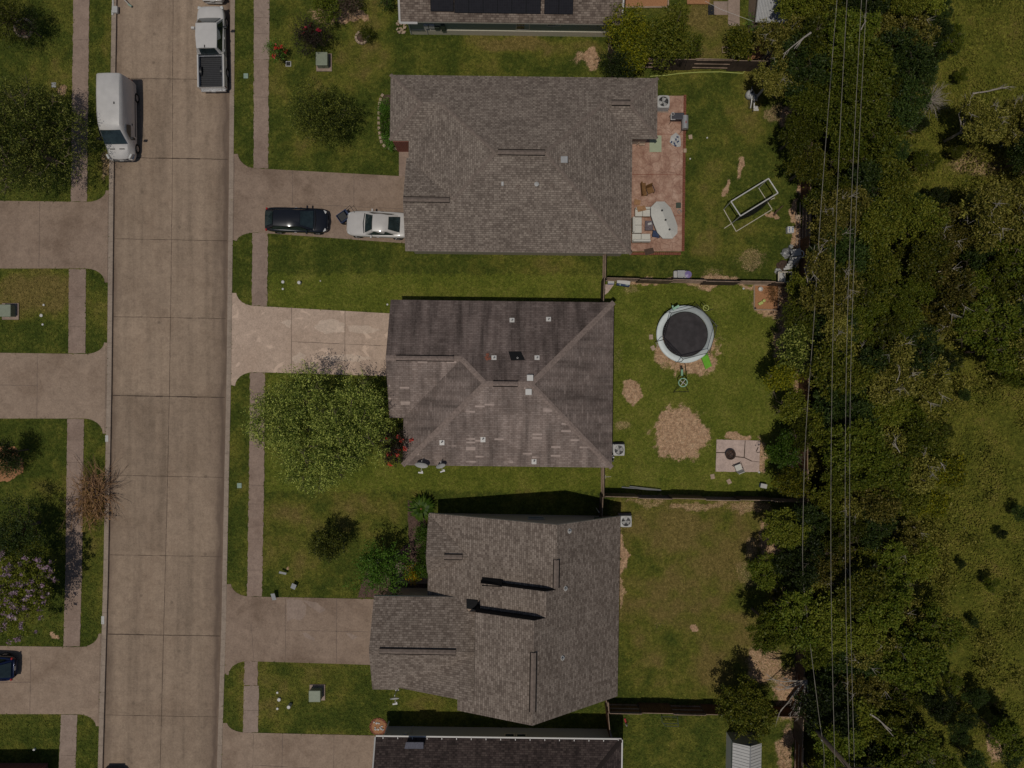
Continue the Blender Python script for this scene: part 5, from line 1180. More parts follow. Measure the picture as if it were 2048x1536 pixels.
deadwood('dead_branch', 'thin bare branch sticking out at the field edge left of the orange tree', 'branch', 1838, 1296, 1.2, -.1, 1.0, .035, 5, 2)
deadwood('dead_branch', 'long bare stick in the lower woodland beside the power lines', 'branch', 1740, 1428, 5.5, -.7, 1.8, .05, 6, 1)
deadwood('dead_branch', 'bare fork at the right edge of the woodland level with the lower air conditioner', 'branch', 1858, 905, 5.2, -.5, 1.0, .035, 7, 2)
deadwood('dead_branch', 'short bare twig cluster between the power lines at the top', 'branch', 1722, 60, 6.8, 1.0, .9, .035, 8, 2)
deadwood('dead_branch', 'bare twigs left of the outer power line near the top', 'branch', 1700, 205, 6.5, 0.3, 1.1, .03, 9, 2)
deadwood('dead_branch', 'slim pale branch level with the garden bed in the woodland', 'branch', 1768, 508, 2.5, .1, 1.0, .035, 10, 1)
deadwood('dead_branch', 'bare branch tip right of the power lines, woodland centre', 'branch', 1790, 770, 6.5, 1.1, .8, .03, 12, 2)
deadwood('dead_branch', 'bare branch tip near the lower woodland bend', 'branch', 1800, 905, 6.2, 2.1, .8, .03, 13, 2)
o = thing('dead_tree', 'leafless grey dead tree leaning over the back fence corner near the utility pole', 'tree', G(1606, 1352)); b = MB(); rnd = random.Random(5)
for a in (3.5, 3.9, 4.4, 4.9, 3.0): branchy(b, Vector(P(1613, 1362, 3.2)), Vector((math.cos(a), math.sin(a), .1)), 1.6, .07, 3, rnd, .5)
b.tube([G(1606, 1352, -.05), P(1613, 1362, 3.2)], .14, 7, .1); mk('trunk', b, M['barkp'], o)
o = thing('dead_shrub', 'round tangle of bare grey twigs between woodland and upper field', 'shrub', at(1875, 192, 1.2)); b = MB(); rnd = random.Random(8); c0 = Vector(at(1875, 192, 1.2))
for i in range(60):
    a = rnd.uniform(0, 6.28); e = rnd.uniform(.0, 1.2); branchy(b, c0+Vector((0, 0, .2)), Vector((math.cos(a)*math.cos(e), math.sin(a)*math.cos(e)*1.25, math.sin(e)*.9)), rnd.uniform(.55, .95), .016, 2, rnd, .5)
mk('twigs', b, M['barkp'], o)
o = thing('brush_pile', 'big heap of cut dry branches on the verge beside the left kerb', 'branches', G(190, 992)); b = MB(); b2 = MB(); rnd = random.Random(9)
for i in range(230):
    a = rnd.gauss(1.57, .8)+(math.pi if rnd.random() < .5 else 0); s = Vector(G(190+rnd.gauss(0, 14), 988+rnd.gauss(0, 20), rnd.uniform(.1, .75)))
    branchy(b if i % 3 else b2, s, Vector((math.cos(a)*.8, math.sin(a), rnd.uniform(-.12, .1))), rnd.uniform(.6, 1.25), rnd.uniform(.01, .025), 2, rnd, .45)
mk('brown_branches', b, M['barkr'], o); mk('dark_branches', b2, M['barkd'], o)
rs = np.random.RandomState(4); n = 1500; c = np.stack([(190-1024)/S+rs.normal(size=n)*.5, (768-1002)/S+rs.normal(size=n)*.85, .25+rs.rand(n)*.5], -1); u = rs.normal(size=(n, 3))*.05; v = rs.normal(size=(n, 3))*.03
V = np.stack([c-u, c-v, c+u, c+v], 1).reshape(-1, 3); lo = np.array(ROOT[o.name]); fast('dry_leaves', V-lo, np.arange(len(V)).reshape(-1, 4), M['lf_dry'], o)

# ------------------------------------------------------------------ power pole and lines
o = thing('utility_pole', 'tall brown wooden utility pole leaning out of the woodland at the bottom right', 'pole', G(1577, 1398))
b = MB().tube([G(1577, 1398, -.3), G(1577, 1398, 11)], .17, 10, .13); mk('pole', b, M['bark'], o, smooth=True)
b = MB().box(G(1577+15, 1398, 10.3), (2.6, .12, .12)); mk('crossarm', b, M['fence'], o)
b = MB().lathe([(.05, 0), (.09, .05), (.05, .1), (.08, .15), (.03, .2)], G(1577, 1398, 11), 8)
for dx in (30, 50): b.lathe([(.05, 0), (.09, .05), (.05, .1), (.08, .15), (.03, .2)], G(1577+dx-6, 1398, 10.36), 8)
b.box(G(1577, 1400, 6.4), (.3, .1, .15)); mk('insulator', b, M['lgrey'], o)
def cable(label, pts, r, mat):
    b = MB(); q = [P(*t) for t in pts]; out = []
    for i in range(len(q)-1):
        p0 = q[max(i-1, 0)]; p1 = q[i]; p2 = q[i+1]; p3 = q[min(i+2, len(q)-1)]
        for k in range(8):
            t = k/8; out.append(.5*((2*p1)+(p2-p0)*t+(2*p0-5*p1+4*p2-p3)*t*t+(3*p1-p0-3*p2+p3)*t**3))
    out.append(q[-1]); b.tube(out, r, 5)
    return tag(mk('power_line', b, mat, base=q[0]), label, 'cable', 'overhead lines along the woodland')
wire = plain('weathered_cable', (.26, .235, .19), .6, .1, .3, .4, 1.5)
zz = lambda y: 7+3.4*((y-900)/700)**2
cable('leftmost of the three high power lines over the woodland', [(1706, -180, 10.5)]+[(x, y, min(zz(y), 10.6)) for x, y in ((1694, 0), (1674, 400), (1664, 770), (1662, 1150), (1670, 1536))]+[(1676, 1640, 10.6)], .015, wire)
cable('middle of the three high power lines over the woodland', [(1736, -180, 10.5)]+[(x, y, min(zz(y), 10.6)) for x, y in ((1723, 0), (1703, 400), (1692, 770), (1691, 1150), (1699, 1536))]+[(1703, 1640, 10.6)], .015, wire)
cable('rightmost of the high power lines over the woodland', [(1745, -180, 10.5)]+[(x, y, min(zz(y), 10.6)) for x, y in ((1733, 0), (1713, 400), (1701, 770), (1700, 1150), (1709, 1536))]+[(1714, 1640, 10.6)], .014, wire)
cable('low cable nearest the back fence, sagging into the yard trees', [(1690, -160, 8), (1674, 0, 7.6), (1643, 400, 6.3), (1628, 640, 5.8), (1616, 800, 5.5), (1610, 900, 5.4), (1606, 1040, 5.3), (1606, 1150, 5.4), (1616, 1250, 5.7), (1637, 1425, 6.2), (1648, 1505, 6.5), (1646, 1560, 6.5)], .017, wire)

# ------------------------------------------------------------------ vehicles (built nose towards +X, origin on the ground)
def paint(name, col, met=.0, rough=.25):
    a = N(name); a.b.inputs['Coat Weight'].default_value = .3; a.b.inputs['Coat Roughness'].default_value = .06
    f = a.noise(2, 3, .5, a.obj()); return a.done(a.ramp(f, [(.3, tuple(c*.93 for c in col)), (.7, tuple(min(c*1.04, .95) for c in col))]), rough, met, .4)
PW = paint('white_car_paint', (.60, .575, .55), 0, .35); PB = paint('black_car_paint', (.016, .018, .024), .2, .2); PS = paint('silver_white_paint', (.56, .53, .50), .0, .35); PBL = paint('dark_blue_paint', (.012, .02, .07), .3, .2); PD = paint('dark_grey_paint', (.02, .02, .02), .1, .4)
GL = plain('car_glass_tint', (.022, .034, .036), .05, 0, .8, .35, 3)
def loft(st, nseg=None):
    """st: (x, halfwidth, zlow, zside, ztop, inset) -> closed body with rounded shoulders"""
    b = MB(); vs = []; n = 11
    for x, w_, zl_, zs, zt, ins in st:
        q = [(-w_*.92, zl_), (-w_, zl_+(zs-zl_)*.35), (-w_, zs-.06), (-w_*.97, zs), (-w_*ins, zt), (0, zt+.015)]
        q += [(-y, z) for y, z in q[-2::-1]]
        vs += [(x, y, z) for y, z in q]
    fs = [(i*n+j, i*n+j+1, (i+1)*n+j+1, (i+1)*n+j) for i in range(len(st)-1) for j in range(n-1)]+[(i*n, (i+1)*n, (i+1)*n+n-1, i*n+n-1) for i in range(len(st)-1)]
    fs += [tuple(range(n)), tuple(range((len(st)-1)*n+n-1, (len(st)-1)*n-1, -1))]
    b.add(vs, [f[::-1] for f in fs]); return b
def sub(o, lv=1):
    m = o.modifiers.new('subsurf', 'SUBSURF'); m.levels = lv; m.render_levels = lv; return o
def wheel(root, x, y, r, wd):
    s = 1 if y > 0 else -1; b = MB().lathe([(r*.62, -wd/2), (r*.93, -wd/2), (r, -wd/2+.03), (r, wd/2-.03), (r*.93, wd/2), (r*.62, wd/2)], (x, y, r), 24, 'Y', caps=False); t = mk('wheel', b, M['rubber'], root, smooth=True)
    b = MB().lathe([(r*.64, s*wd*.38), (r*.55, s*wd*.44), (r*.2, s*wd*.36), (.001, s*wd*.4)], (x, y, r), 20, 'Y')
    for k in range(5):
        a = 2*math.pi*k/5; b.box((x+math.cos(a)*r*.36, y+s*wd*.42, r+math.sin(a)*r*.36), (r*.42, .02, .05), M=Matrix.Rotation(-a, 3, 'Y'))
    mk('rim', b, M['rim'], t)
def quadp(name, root, pts, mat, off=.006, inset=.06, nx=4, bulge=.0):
    """glass pane on four corners, slightly proud, inset from the edges and bulged"""
    p = [Vector(q) for q in pts]; c = sum(p, Vector())/4; n = (p[1]-p[0]).cross(p[3]-p[0]).normalized()
    q = [v+(c-v).normalized()*inset*1.2+n*off for v in p]; b = MB(); vs = []; m = 5
    for i in range(m):
        for j in range(m):
            u, v = i/(m-1), j/(m-1); t = (q[0]*(1-u)+q[1]*u)*(1-v)+(q[3]*(1-u)+q[2]*u)*v
            vs.append(t+n*bulge*(1-(2*u-1)**2)*(1-(2*v-1)**2*.3))
    b.add(vs, [(i*m+j, (i+1)*m+j, (i+1)*m+j+1, i*m+j+1) for i in range(m-1) for j in range(m-1)]); return mk(name, b, mat, root, smooth=True)
def cabin(root, xa, xb, xc, xd, wb, wr, zb, zt, mat, split=None, tail=True):
    """xa windshield base, xb roof front, xc roof rear, xd rear glass base"""
    b = MB(); vs = []; n = 7
    secs = [(xa, wb*.9, wb, zb, zb+.0), (xb, wr*.93, wr, zt, zt), ((xb+xc)/2, wr*.97, wr*1.02, zt+.03, zt), (xc, wr*.9, wr*.96, zt-.01, zt), (xd, wb*.8, wb*.86, zb+.02, zb)]
    for x, w1, w2, z1, _ in secs:
        vs += [(x, -wb*(1 if abs(x-xd) > .01 else .9), zb-.05), (x, -w2, z1-.04 if z1 > zb+.1 else zb), (x, -w1*.75, z1+.0), (x, 0, z1+.03), (x, w1*.75, z1), (x, w2, z1-.04 if z1 > zb+.1 else zb), (x, wb*(1 if abs(x-xd) > .01 else .9), zb-.05)]
    fs = [(i*n+j, (i+1)*n+j, (i+1)*n+j+1, i*n+j+1) for i in range(4) for j in range(n-1)]
    b.add(vs, [f[::-1] if False else f for f in fs]); o = mk('cabin', b, mat, root, smooth=True)
    m = o.modifiers.new('edge', 'EDGE_SPLIT'); m.split_angle = R(32)
    quadp('windshield', root, [(xa+.02, -wb*.86, zb+.04), (xa+.02, wb*.86, zb+.04), (xb+.0, wr*.86, zt+.01), (xb+.0, -wr*.86, zt+.01)], GL, .03, .03, bulge=.035)
    quadp('rear_window', root, [(xd-.0, wb*.74, zb+.06), (xd-.0, -wb*.74, zb+.06), (xc, -wr*.8, zt), (xc, wr*.8, zt)], GL, .03, .04, bulge=.03)
    for s in (-1, 1):
        mids = [xb] + ([split] if split else []) + [xc]
        p = [(xa-(xa-xb)*.2, s*wb*1.0, zb+.02), (xb-.06, s*wr*1.0, zt-.08), (xc+.04, s*wr*.98, zt-.08), (xd+(xc-xd)*.3, s*wb*.96, zb+.02)]
        if s > 0: p = p[::-1]
        quadp('side_window', root, p, GL, .018, .04)
def mirrors(root, x, y, z, mat, sz=1):
    for s in (-1, 1): mk('wing_mirror', MB().box((x, s*(y+.1*sz), z), (.12*sz, .22*sz, .15*sz)), mat, root, bevel=.03)
def sedan(name, label, mat, L, W, h, fr=(.22, .38), rr=(.70, .93), black_roof=False, hatch=False, glabel=None):
    o = thing(name, label, 'car', (0, 0, 0)); X = lambda t: L/2-t*L; w_ = W/2
    st = [(X(0), w_*.62, .32, .52, .56, .8), (X(.015), w_*.8, .25, .60, .66, .8), (X(.06), w_*.93, .22, .68, .76, .8), (X(.14), w_*.99, .22, .76, .84, .8), (X(fr[0]), w_, .22, .84, .92, .8), (X(.45), w_, .22, .90, .94, .85), (X(.65), w_*1.0, .22, .92, .95, .85), (X(.84), w_*.99, .22, .94, .99, .82), (X(.93), w_*.95, .24, .92, .98, .82), (X(.985), w_*.84, .3, .82, .90, .8), (X(1), w_*.70, .36, .7, .74, .8)]
    body = sub(mk('body', loft(st), mat, o, smooth=True), 1)
    cabin(o, X(fr[0])+.02, X(fr[1]), X(rr[0]), X(rr[1]), w_*.88, w_*.66, .88, h, mat)
    for x in (X(.17), X(.79)):
        for s in (-1, 1): wheel(o, x, s*(w_-.1), .33, .22)
    for s in (-1, 1):
        mk('headlight', MB().box((X(.055), s*w_*.66, .64), (.26, .34, .12), s*-.45), M['lamp'], o, bevel=.04)
        mk('tail_light', MB().box((X(.965), s*w_*.76, .80), (.12, .34, .16), s*.25), M['red'], o, bevel=.03)
        b = MB().tube([(X(fr[0])-.35, s*w_*1.0, .80), (X(.6), s*w_*1.01, .84)], .012, 4); mk('door_handle', MB().box((X(.5), s*w_*1.01, .78), (.18, .03, .03)), M['rim'], o)
    b = MB().tube([(X(.02), -w_*.6, .5), (X(-.003), 0, .5), (X(.02), w_*.6, .5)], .05, 6); mk('bumper_grille', b, M['black_p'], o)
    b = MB().tube([(X(fr[0])+.12, -w_*.78, .90), (X(fr[0])+.2, 0, .95), (X(fr[0])+.12, w_*.78, .90)], .03, 5); mk('wiper_cowl', b, M['black_p'], o)
    mk('number_plate', MB().box((X(1)-.01, 0, .62), (.03, .3, .15)), M['lgrey'], o)
    mirrors(o, X(fr[0])-.42, w_*.92, .95, mat)
    return o
def place(o, px, py, ang):
    p = G(px, py, o.get('lift', 0.0)); o.location = p; o.rotation_euler = (0, 0, ang)
c1 = sedan('hatchback_car', 'black hatchback on the north driveway with its nose towards the white coupe', PB, 4.55, 1.80, 1.46, (.22, .40), (.82, .985)); c1['lift'] = .024; place(c1, 598, 444.5, -.025)
c2 = sedan('coupe_car', 'silver-white coupe on the north driveway, tail under the garage eave', PS, 4.72, 1.88, 1.38, (.31, .43), (.66, .84)); c2['lift'] = .024; place(c2, 761, 453, math.pi-.05)
c3 = sedan('hatchback_car', 'dark blue hatchback with red tail lights on the lowest left driveway', PBL, 4.4, 1.80, 1.5, (.22, .40), (.82, .985)); c3['lift'] = .024; place(c3, -18, 1328, math.pi-.03)
c4 = sedan('suv_car', 'white car cut off by the top edge in front of the white pickup', PW, 4.7, 1.86, 1.65, (.22, .38), (.84, .99)); c4['lift'] = -.10; place(c4, 432, -53, math.pi/2-.02)
c5 = sedan('dark_car', 'dark vehicle just entering the picture at the bottom of the street', PD, 4.7, 1.9, 1.6, (.22, .38), (.84, .99)); c5['lift'] = -.10; place(c5, 231, 1597, math.pi/2)
b = MB().box((-1.2, 0, 1.66), (.9, .9, .25)).box((2.3, .0, .5), (.3, 1.2, .2)); mk('roof_box', b, M['black_p'], None, bevel=.04).parent = c5
# pickup, nose towards +X
o = thing('pickup_truck', 'white crew-cab pickup with a dark lined bed parked at the right kerb', 'truck', (0, 0, 0)); L = 5.95; w_ = 1.0; X = lambda t: L/2-t*L
st = [(X(0), w_*.66, .55, .85, .92, .8), (X(.012), w_*.82, .4, .95, 1.06, .8), (X(.05), w_*.95, .34, .98, 1.06, .82), (X(.13), w_, .34, 1.0, 1.08, .82), (X(.22), w_, .34, 1.02, 1.06, .85), (X(.36), w_, .34, 1.10, 1.14, .9), (X(.60), w_, .34, 1.12, 1.14, .9)]
sub(mk('body', loft(st), PW, o, smooth=True), 1)
cabin(o, X(.165), X(.275), X(.575), X(.60), w_*.93, w_*.76, 1.05, 1.86, PW)
zb_ = .8
b = MB().box((X(.80), 0, zb_), (L*.40, 1.72, .06)); bl = mk('bed_liner', b, M['black_p'], o)
b = MB()
for i in range(17): b.box((X(.80)-L*.185+i*.137, 0, zb_+.04), (.06, 1.66, .022))
mk('liner_ribs', b, plain('bed_rubber', (.045, .045, .048), .7), bl)
for s in (-1, 1):
    mk('bed_side', MB().box((X(.80), s*(w_-.075), .82), (L*.40, .13, .62)), PW, o, bevel=.03)
    mk('wheel_arch_cover', MB().lathe([(.36, -.1), (.36, .1)], (X(.79), s*(w_-.22), .78), 18, 'Y'), M['black_p'], o)
    mk('headlight', MB().box((X(.02), s*.78, .88), (.22, .3, .2), s*-.3), M['lamp'], o, bevel=.04)
    mk('tail_light', MB().box((X(.988), s*.93, .86), (.08, .14, .4)), M['red'], o, bevel=.02)
    mk('door_handle', MB().box((X(.40), s*1.01, 1.0), (.16, .03, .04)), M['lamp'], o); mk('door_handle', MB().box((X(.55), s*1.01, 1.0), (.16, .03, .04)), M['lamp'], o)
    mk('wing_mirror', MB().box((X(.285), s*1.17, 1.2), (.16, .26, .26)).box((X(.285), s*1.03, 1.12), (.06, .1, .06)), PW if s > 0 else M['black_p'], o, bevel=.03)
    mk('bed_rail', MB().box((X(.80), s*(w_-.14), 1.145), (L*.39, .04, .02)), M['rim'], o)
mk('tailgate', MB().box((X(.995), 0, .84), (.09, 1.78, .58)), PW, o, bevel=.03)
mk('tailgate_top', MB().box((X(.995), 0, 1.14), (.07, 1.7, .02)), M['black_p'], o)
mk('bumper', MB().box((X(1.01), 0, .55), (.18, 1.8, .2)).box((X(1.005), 0, .66), (.22, 1.3, .04)), M['rim'], o, bevel=.03)
mk('number_plate', MB().box((X(1.027), 0, .56), (.02, .3, .13)), M['lgrey'], o)
mk('toolbar', MB().box((X(.625), 0, 1.12), (.05, 1.7, .05)), M['rim'], o)
mk('antenna', MB().box((X(.56), .1, 1.92), (.18, .04, .05)), M['black_p'], o)
for x in (X(.165), X(.79)):
    for s in (-1, 1): wheel(o, x, s*(w_-.12), .39, .26)
o['lift'] = -.10; place(o, 431, 104, math.pi/2-.0+.018)
# van, nose +X
o = thing('cargo_van', 'tall white windowless cargo van parked half over the left kerb', 'van', (0, 0, 0)); L = 5.7; w_ = 1.03; X = lambda t: L/2-t*L
def vsec(x, wb, wt, zlow, zt, r=.12):
    q = [(-wb*.95, zlow), (-wb, zlow+.3), (-wb, zlow+(zt-zlow)*.45), (-(wb*.35+wt*.65), zt-.32), (-wt, zt-r), (-wt+r*.8, zt-.01), (0, zt+.03)]
    return [(x, y, z) for y, z in q]+[(x, -y, z) for y, z in q[-2::-1]]
secs = [vsec(X(0), .72, .45, .42, .86), vsec(X(.015), .86, .6, .35, .98), vsec(X(.06), .96, .72, .32, 1.15), vsec(X(.13), 1.0, .84, .32, 1.28), vsec(X(.175), 1.02, .86, .32, 1.42), vsec(X(.31), 1.03, .80, .32, 2.3), vsec(X(.37), 1.03, .83, .32, 2.46), vsec(X(.5), 1.03, .88, .32, 2.52), vsec(X(.75), 1.03, .89, .32, 2.53), vsec(X(.985), 1.02, .87, .34, 2.5), vsec(X(1), .98, .83, .4, 2.44)]
n = 13; b = MB(); vs = [v for s_ in secs for v in s_]; fs = [(i*n+j, (i+1)*n+j, (i+1)*n+j+1, i*n+j+1) for i in range(len(secs)-1) for j in range(n-1)]+[tuple(range(n)), tuple(range((len(secs)-1)*n+n-1, (len(secs)-1)*n-1, -1))]
b.add(vs, fs); bo = mk('body', b, PW, o, smooth=True); m = bo.modifiers.new('e', 'EDGE_SPLIT'); m.split_angle = R(38)
quadp('windshield', o, [(X(.175)+.02, -.84, 1.42), (X(.175)+.02, .84, 1.42), (X(.31), .74, 2.28), (X(.31), -.74, 2.28)], GL, .05, .04, bulge=.03)
for s in (-1, 1):
    p = [(X(.20), s*1.03, 1.35), (X(.29), s*.97, 1.95), (X(.40), s*.97, 1.95), (X(.42), s*1.035, 1.35)]
    if s > 0: p = p[::-1]
    quadp('side_window', o, p, GL, .03, .06)
    mk('hood_vent', MB().box((X(.115), s*.34, 1.285), (.07, .36, .03), s*.12, M=Matrix.Rotation(.25, 3, 'Y')), M['black_p'], o)
    mk('headlight', MB().box((X(.035), s*.82, .95), (.36, .14, .26), s*-.5), M['lamp'], o, bevel=.03)
    mk('door_handle', MB().box((X(.43), s*1.05, 1.15), (.16, .03, .05)), M['black_p'], o)
    mk('wing_mirror', MB().box((X(.235), s*1.2, 1.45), (.14, .26, .34)).box((X(.235), s*1.07, 1.35), (.05, .14, .05)), M['black_p'], o, bevel=.03)
    mk('side_rail', MB().box((X(.55), s*1.045, .68), (L*.5, .02, .05)), M['black_p'], o); mk('tail_light', MB().box((X(.997), s*.93, 1.2), (.06, .12, .6)), M['red'], o)
mk('grille', MB().box((X(.008), 0, .82), (.1, 1.1, .14)).box((X(.0), 0, .55), (.1, 1.3, .12)), M['black_p'], o, bevel=.03)
mk('roof_antenna', MB().box((X(.62), .45, 2.56), (.16, .06, .04)), M['black_p'], o)
for x in (X(.165), X(.82)):
    for s in (-1, 1): wheel(o, x, s*(w_-.1), .35, .24)
mk('number_plate', MB().box((X(-.003), 0, .6), (.03, .3, .12)), M['lgrey'], o)
o['lift'] = -.04; place(o, 251, 249, -math.pi/2+.012)

# ------------------------------------------------------------------ small objects
def ac(label, px, py, sz=.82, h=.85, grp='air conditioner outdoor units'):
    p = P(px, py, h); x, y = p.x, p.y; o = thing('air_conditioner', label, 'air conditioner', (x, y, 0), grp); f = lambda z: Vector((x, y, z)); a = sz/2
    mk('base_pad', MB().box(f(.03), (sz+.15, sz+.15, .06)), M['walk_l'], o)
    b = MB()
    for i in range(11):
        zz_ = .1+i*(h-.2)/10
        for s_ in (-1, 1): b.box(f(zz_)+Vector((s_*sz*.475, 0, 0)), (.03, sz*.92, .022)); b.box(f(zz_)+Vector((0, s_*sz*.475, 0)), (sz*.98, .03, .022))
    for s_ in (-1, 1): b.box(f(h/2)+Vector((s_*sz*.45, 0, 0)), (.02, sz*.88, h-.1)); b.box(f(h/2)+Vector((0, s_*sz*.45, 0)), (sz*.92, .02, h-.1))
    mk('louvre_body', b, M['grey'], o)
    b = MB(); n = 32; vs = []
    for k in range(n):
        t = 2*math.pi*k/n; c, s = math.cos(t), math.sin(t); e = 6; q = a/((abs(c)**e+abs(s)**e)**(1/e)); vs += [f(h)+Vector((c*q, s*q, 0)), f(h+.02)+Vector((c*a*.78, s*a*.78, 0)), f(h-.06)+Vector((c*q, s*q, 0))]
    b.add(vs, [(3*k, 3*((k+1) % n), 3*((k+1) % n)+1, 3*k+1) for k in range(n)]+[(3*k+2, 3*((k+1) % n)+2, 3*((k+1) % n), 3*k) for k in range(n)]); mk('top_cover', b, M['lgrey'], o)
    mk('fan_well', MB().lathe([(a*.78, .0), (a*.76, -.25), (.001, -.25)], f(h+.01), 28, caps=False), M['black_p'], o)
    b = MB()
    for k in range(3):
        t = 2*math.pi*k/3+px; u = Vector((math.cos(t), math.sin(t), 0)); v = Vector((-u.y, u.x, 0)); c = f(h-.1)
        b.add([c+u*.06-v*.05, c+u*a*.7-v*.17+Vector((0, 0, .03)), c+u*a*.72+v*.16-Vector((0, 0, .05)), c+u*.06+v*.08-Vector((0, 0, .03))], [(0, 1, 2, 3)])
    b.lathe([(.07, 0), (.07, .04), (.001, .05)], f(h-.1), 12); mk('fan', b, M['lgrey'], o)
    b = MB()
    for r_ in (.12, .2, .28, .33): b.torus(f(h+.035), r_*sz/.82, .004, 28, 4)
    for k in range(8): t = math.pi*k/4; b.tube([f(h+.035), f(h+.03)+Vector((math.cos(t), math.sin(t), 0))*a*.78], .004, 4)
    mk('guard', b, M['grey'], o)
ac('blue-grey air conditioner at the right wall of the middle house', 1238, 900)
ac('pale air conditioner at the upper right corner of the southern house', 1252, 1043)
ac('rounded grey air conditioner on the pink patio by the northern house', 1327, 203, .9)
def transformer(label, px, py, h, wd, dp, pad=True, hang=0):
    p = P(px, py, h); x, y = p.x, p.y; o = thing('utility_box', label, 'utility box', (x, y, 0), 'green utility boxes'); f = lambda dx, dy, z: Vector((x+dx, y+dy, z))
    mk('pad', MB().box(f(.02, .0, .04), (wd+.28, dp+.32, .08)), M['walk_l'], o)
    mk('cabinet', MB().box(f(0, 0, h*.45), (wd*.94, dp*.92, h*.86)), M['green_u'], o, bevel=.02)
    b = MB().box(f(0, 0, h*.94), (wd, dp, h*.12)); mk('lid', b, M['green_u'], o, bevel=.04); mk('door_seam', MB().box(f(0, -dp*.465, h*.45), (.015, .01, h*.8)).box(f(.1, -dp*.47, h*.5), (.05, .02, .12)), M['green_d'], o)
transformer('upper green utility box on the lawn beneath the red-flowering bush', 643, 117, .75, .86, .98)
transformer('lower green utility box on the south lawn with a sandy ring behind it', 629, 1393, .8, .86, .84)
transformer('green utility box at the left edge between two left driveways', 8, 621, .75, .95, .9)
def capdisc(label, px, py, r=.1, h=.06, name='cleanout_cap', mat='white', cat='pipe cap', shape='r', group='white pipe caps on the lawns'):
    b = MB()
    if shape == 'r': b.lathe([(r, -.02), (r, h), (r*.8, h+.015), (.001, h+.02)], G(px, py, 0), 14)
    else: b.box(G(px, py, h/2), (r*2, r*2.2, h))
    return tag(mk(name, b, M[mat], base=G(px, py), bevel=.02 if shape != 'r' else 0), label, cat, group)
capdisc('upper of two white pipe caps near the middle pavement on the north lawn edge', 566, 564, .115); capdisc('lower, smaller white pipe cap of the pair above the centre driveway', 566, 578, .08); capdisc('white pipe cap standing right of the pair above the centre driveway', 600, 566, .125, .3); capdisc('tiny white cap farthest right above the centre driveway', 641, 562, .05)
capdisc('small white pipe cap, highest of three on the dry left lawn', 88, 610, .08); capdisc('largest, middle white pipe cap of three on the dry left lawn', 83, 631, .12); capdisc('lowest of three white pipe caps on the dry left lawn', 86, 649, .08)
capdisc('top white pipe cap of the group on the south lawn', 555, 1385, .085); capdisc('white pipe cap on a bare spot in the south lawn group', 559, 1398, .13, .15); capdisc('white topped standpipe casting a dark shadow on the south lawn', 581, 1409, .13, .5); capdisc('lowest white pipe cap of the south lawn group', 555, 1417, .09)
capdisc('white cap by the bottom left roof corner', 70, 1498, .09, .15); capdisc('small white stone-like cap at the left edge of the middle roof', 775, 609, .07, .05); capdisc('tiny white cap at the left eave of the south house', 748, 1352, .08, .08)
capdisc('pale green oblong valve lid on the top right verge', 492, 152, .17, .05, 'valve_cover', 'green_v', 'lid', 'b', None); capdisc('pale green valve lid on the verge below the big oak', 479, 971, .17, .05, 'valve_cover', 'green_v', 'lid', 'b', None)
capdisc('grey square meter lid on the top left lawn', 108, 170, .17, .04, 'meter_cover', 'grey', 'lid', 'b', None)
o = thing('meter_box', 'square pale-rimmed meter box on the top lawn near the pavement', 'meter box', G(577, 128)); b = MB()
for dx, dy, sx, sy in ((0, .17, .4, .05), (0, -.17, .4, .05), (.175, 0, .05, .29), (-.175, 0, .05, .29)): b.box(G(577, 128, .02)+Vector((dx, dy, 0)), (sx, sy, .05))
mk('rim', b, M['lgrey'], o); mk('lid', MB().box(G(577, 128, .01), (.29, .29, .04)), M['black_p'], o)
# stone rings
def ring(label, px, py, r, n, mat, top=.14, fill='mulch', cat='planter ring', sz=None):
    o = thing('stone_ring', label, cat, G(px, py)); b = MB(); rnd = random.Random(n+int(px))
    for k in range(n):
        t = 2*math.pi*k/n; L = 2*math.pi*r/n*.88; b.box(G(px, py, top/2)+Vector((math.cos(t)*r, math.sin(t)*r, rnd.uniform(-.01, .01))), (sz or .16, L, top), t)
    mk('stones', b, M[mat], o, bevel=.015); mk('soil', MB().lathe([(r, .0), (r, .05), (.001, .07)], G(px, py), 24), M[fill], o); return o
ring('round tan stone planter on the top left lawn', 49, 57, .66, 20, 'stone'); ring('small ring of tan stones on the lawn left of the solar house', 724, 76, .43, 12, 'stone', fill='mulch')
o = ring('orange mulch circle beside the corner of the bottom house', 757, 1453, .58, 18, 'brickr', .06, 'mulcho'); b = MB(); rnd = random.Random(2)
for i in range(12): b.box(G(757+rnd.uniform(-9, 9), 1451+rnd.uniform(-8, 8), .1), (rnd.uniform(.05, .2), rnd.uniform(.05, .15), .06), rnd.uniform(0, 3))
mk('debris', b, M['lgrey'], o)
o = thing('stone_edging', 'curved stone edging of the flower bed left of the northern house', 'edging', G(760, 240)); b = MB(); pts = [(768, 187), (762, 196), (759, 212), (758, 232), (758, 252), (760, 272), (764, 288), (773, 296), (785, 298), (796, 298)]
for (a0, b0), (a1, b1) in zip(pts, pts[1:]):
    n = max(1, int(math.hypot(a1-a0, b1-b0)/7))
    for k in range(n):
        t = (k+.5)/n; x, y = a0+(a1-a0)*t, b0+(b1-b0)*t; b.box(G(x, y, .06), (.2, .23, .14), math.atan2(-(b1-b0), a1-a0)+math.pi/2)
mk('edging_blocks', b, M['stone'], o, bevel=.02)
sheet('flower_bed_north', [(768, 190), (795, 190), (795, 296), (772, 293), (763, 280), (761, 210)], M['mulch'], .02, ragged=1, seed=12)
o = thing('loose_bricks', 'pile of orange-brown bricks at the corner of the solar-panel house', 'bricks', G(802, 52)); b = MB(); rnd = random.Random(5)
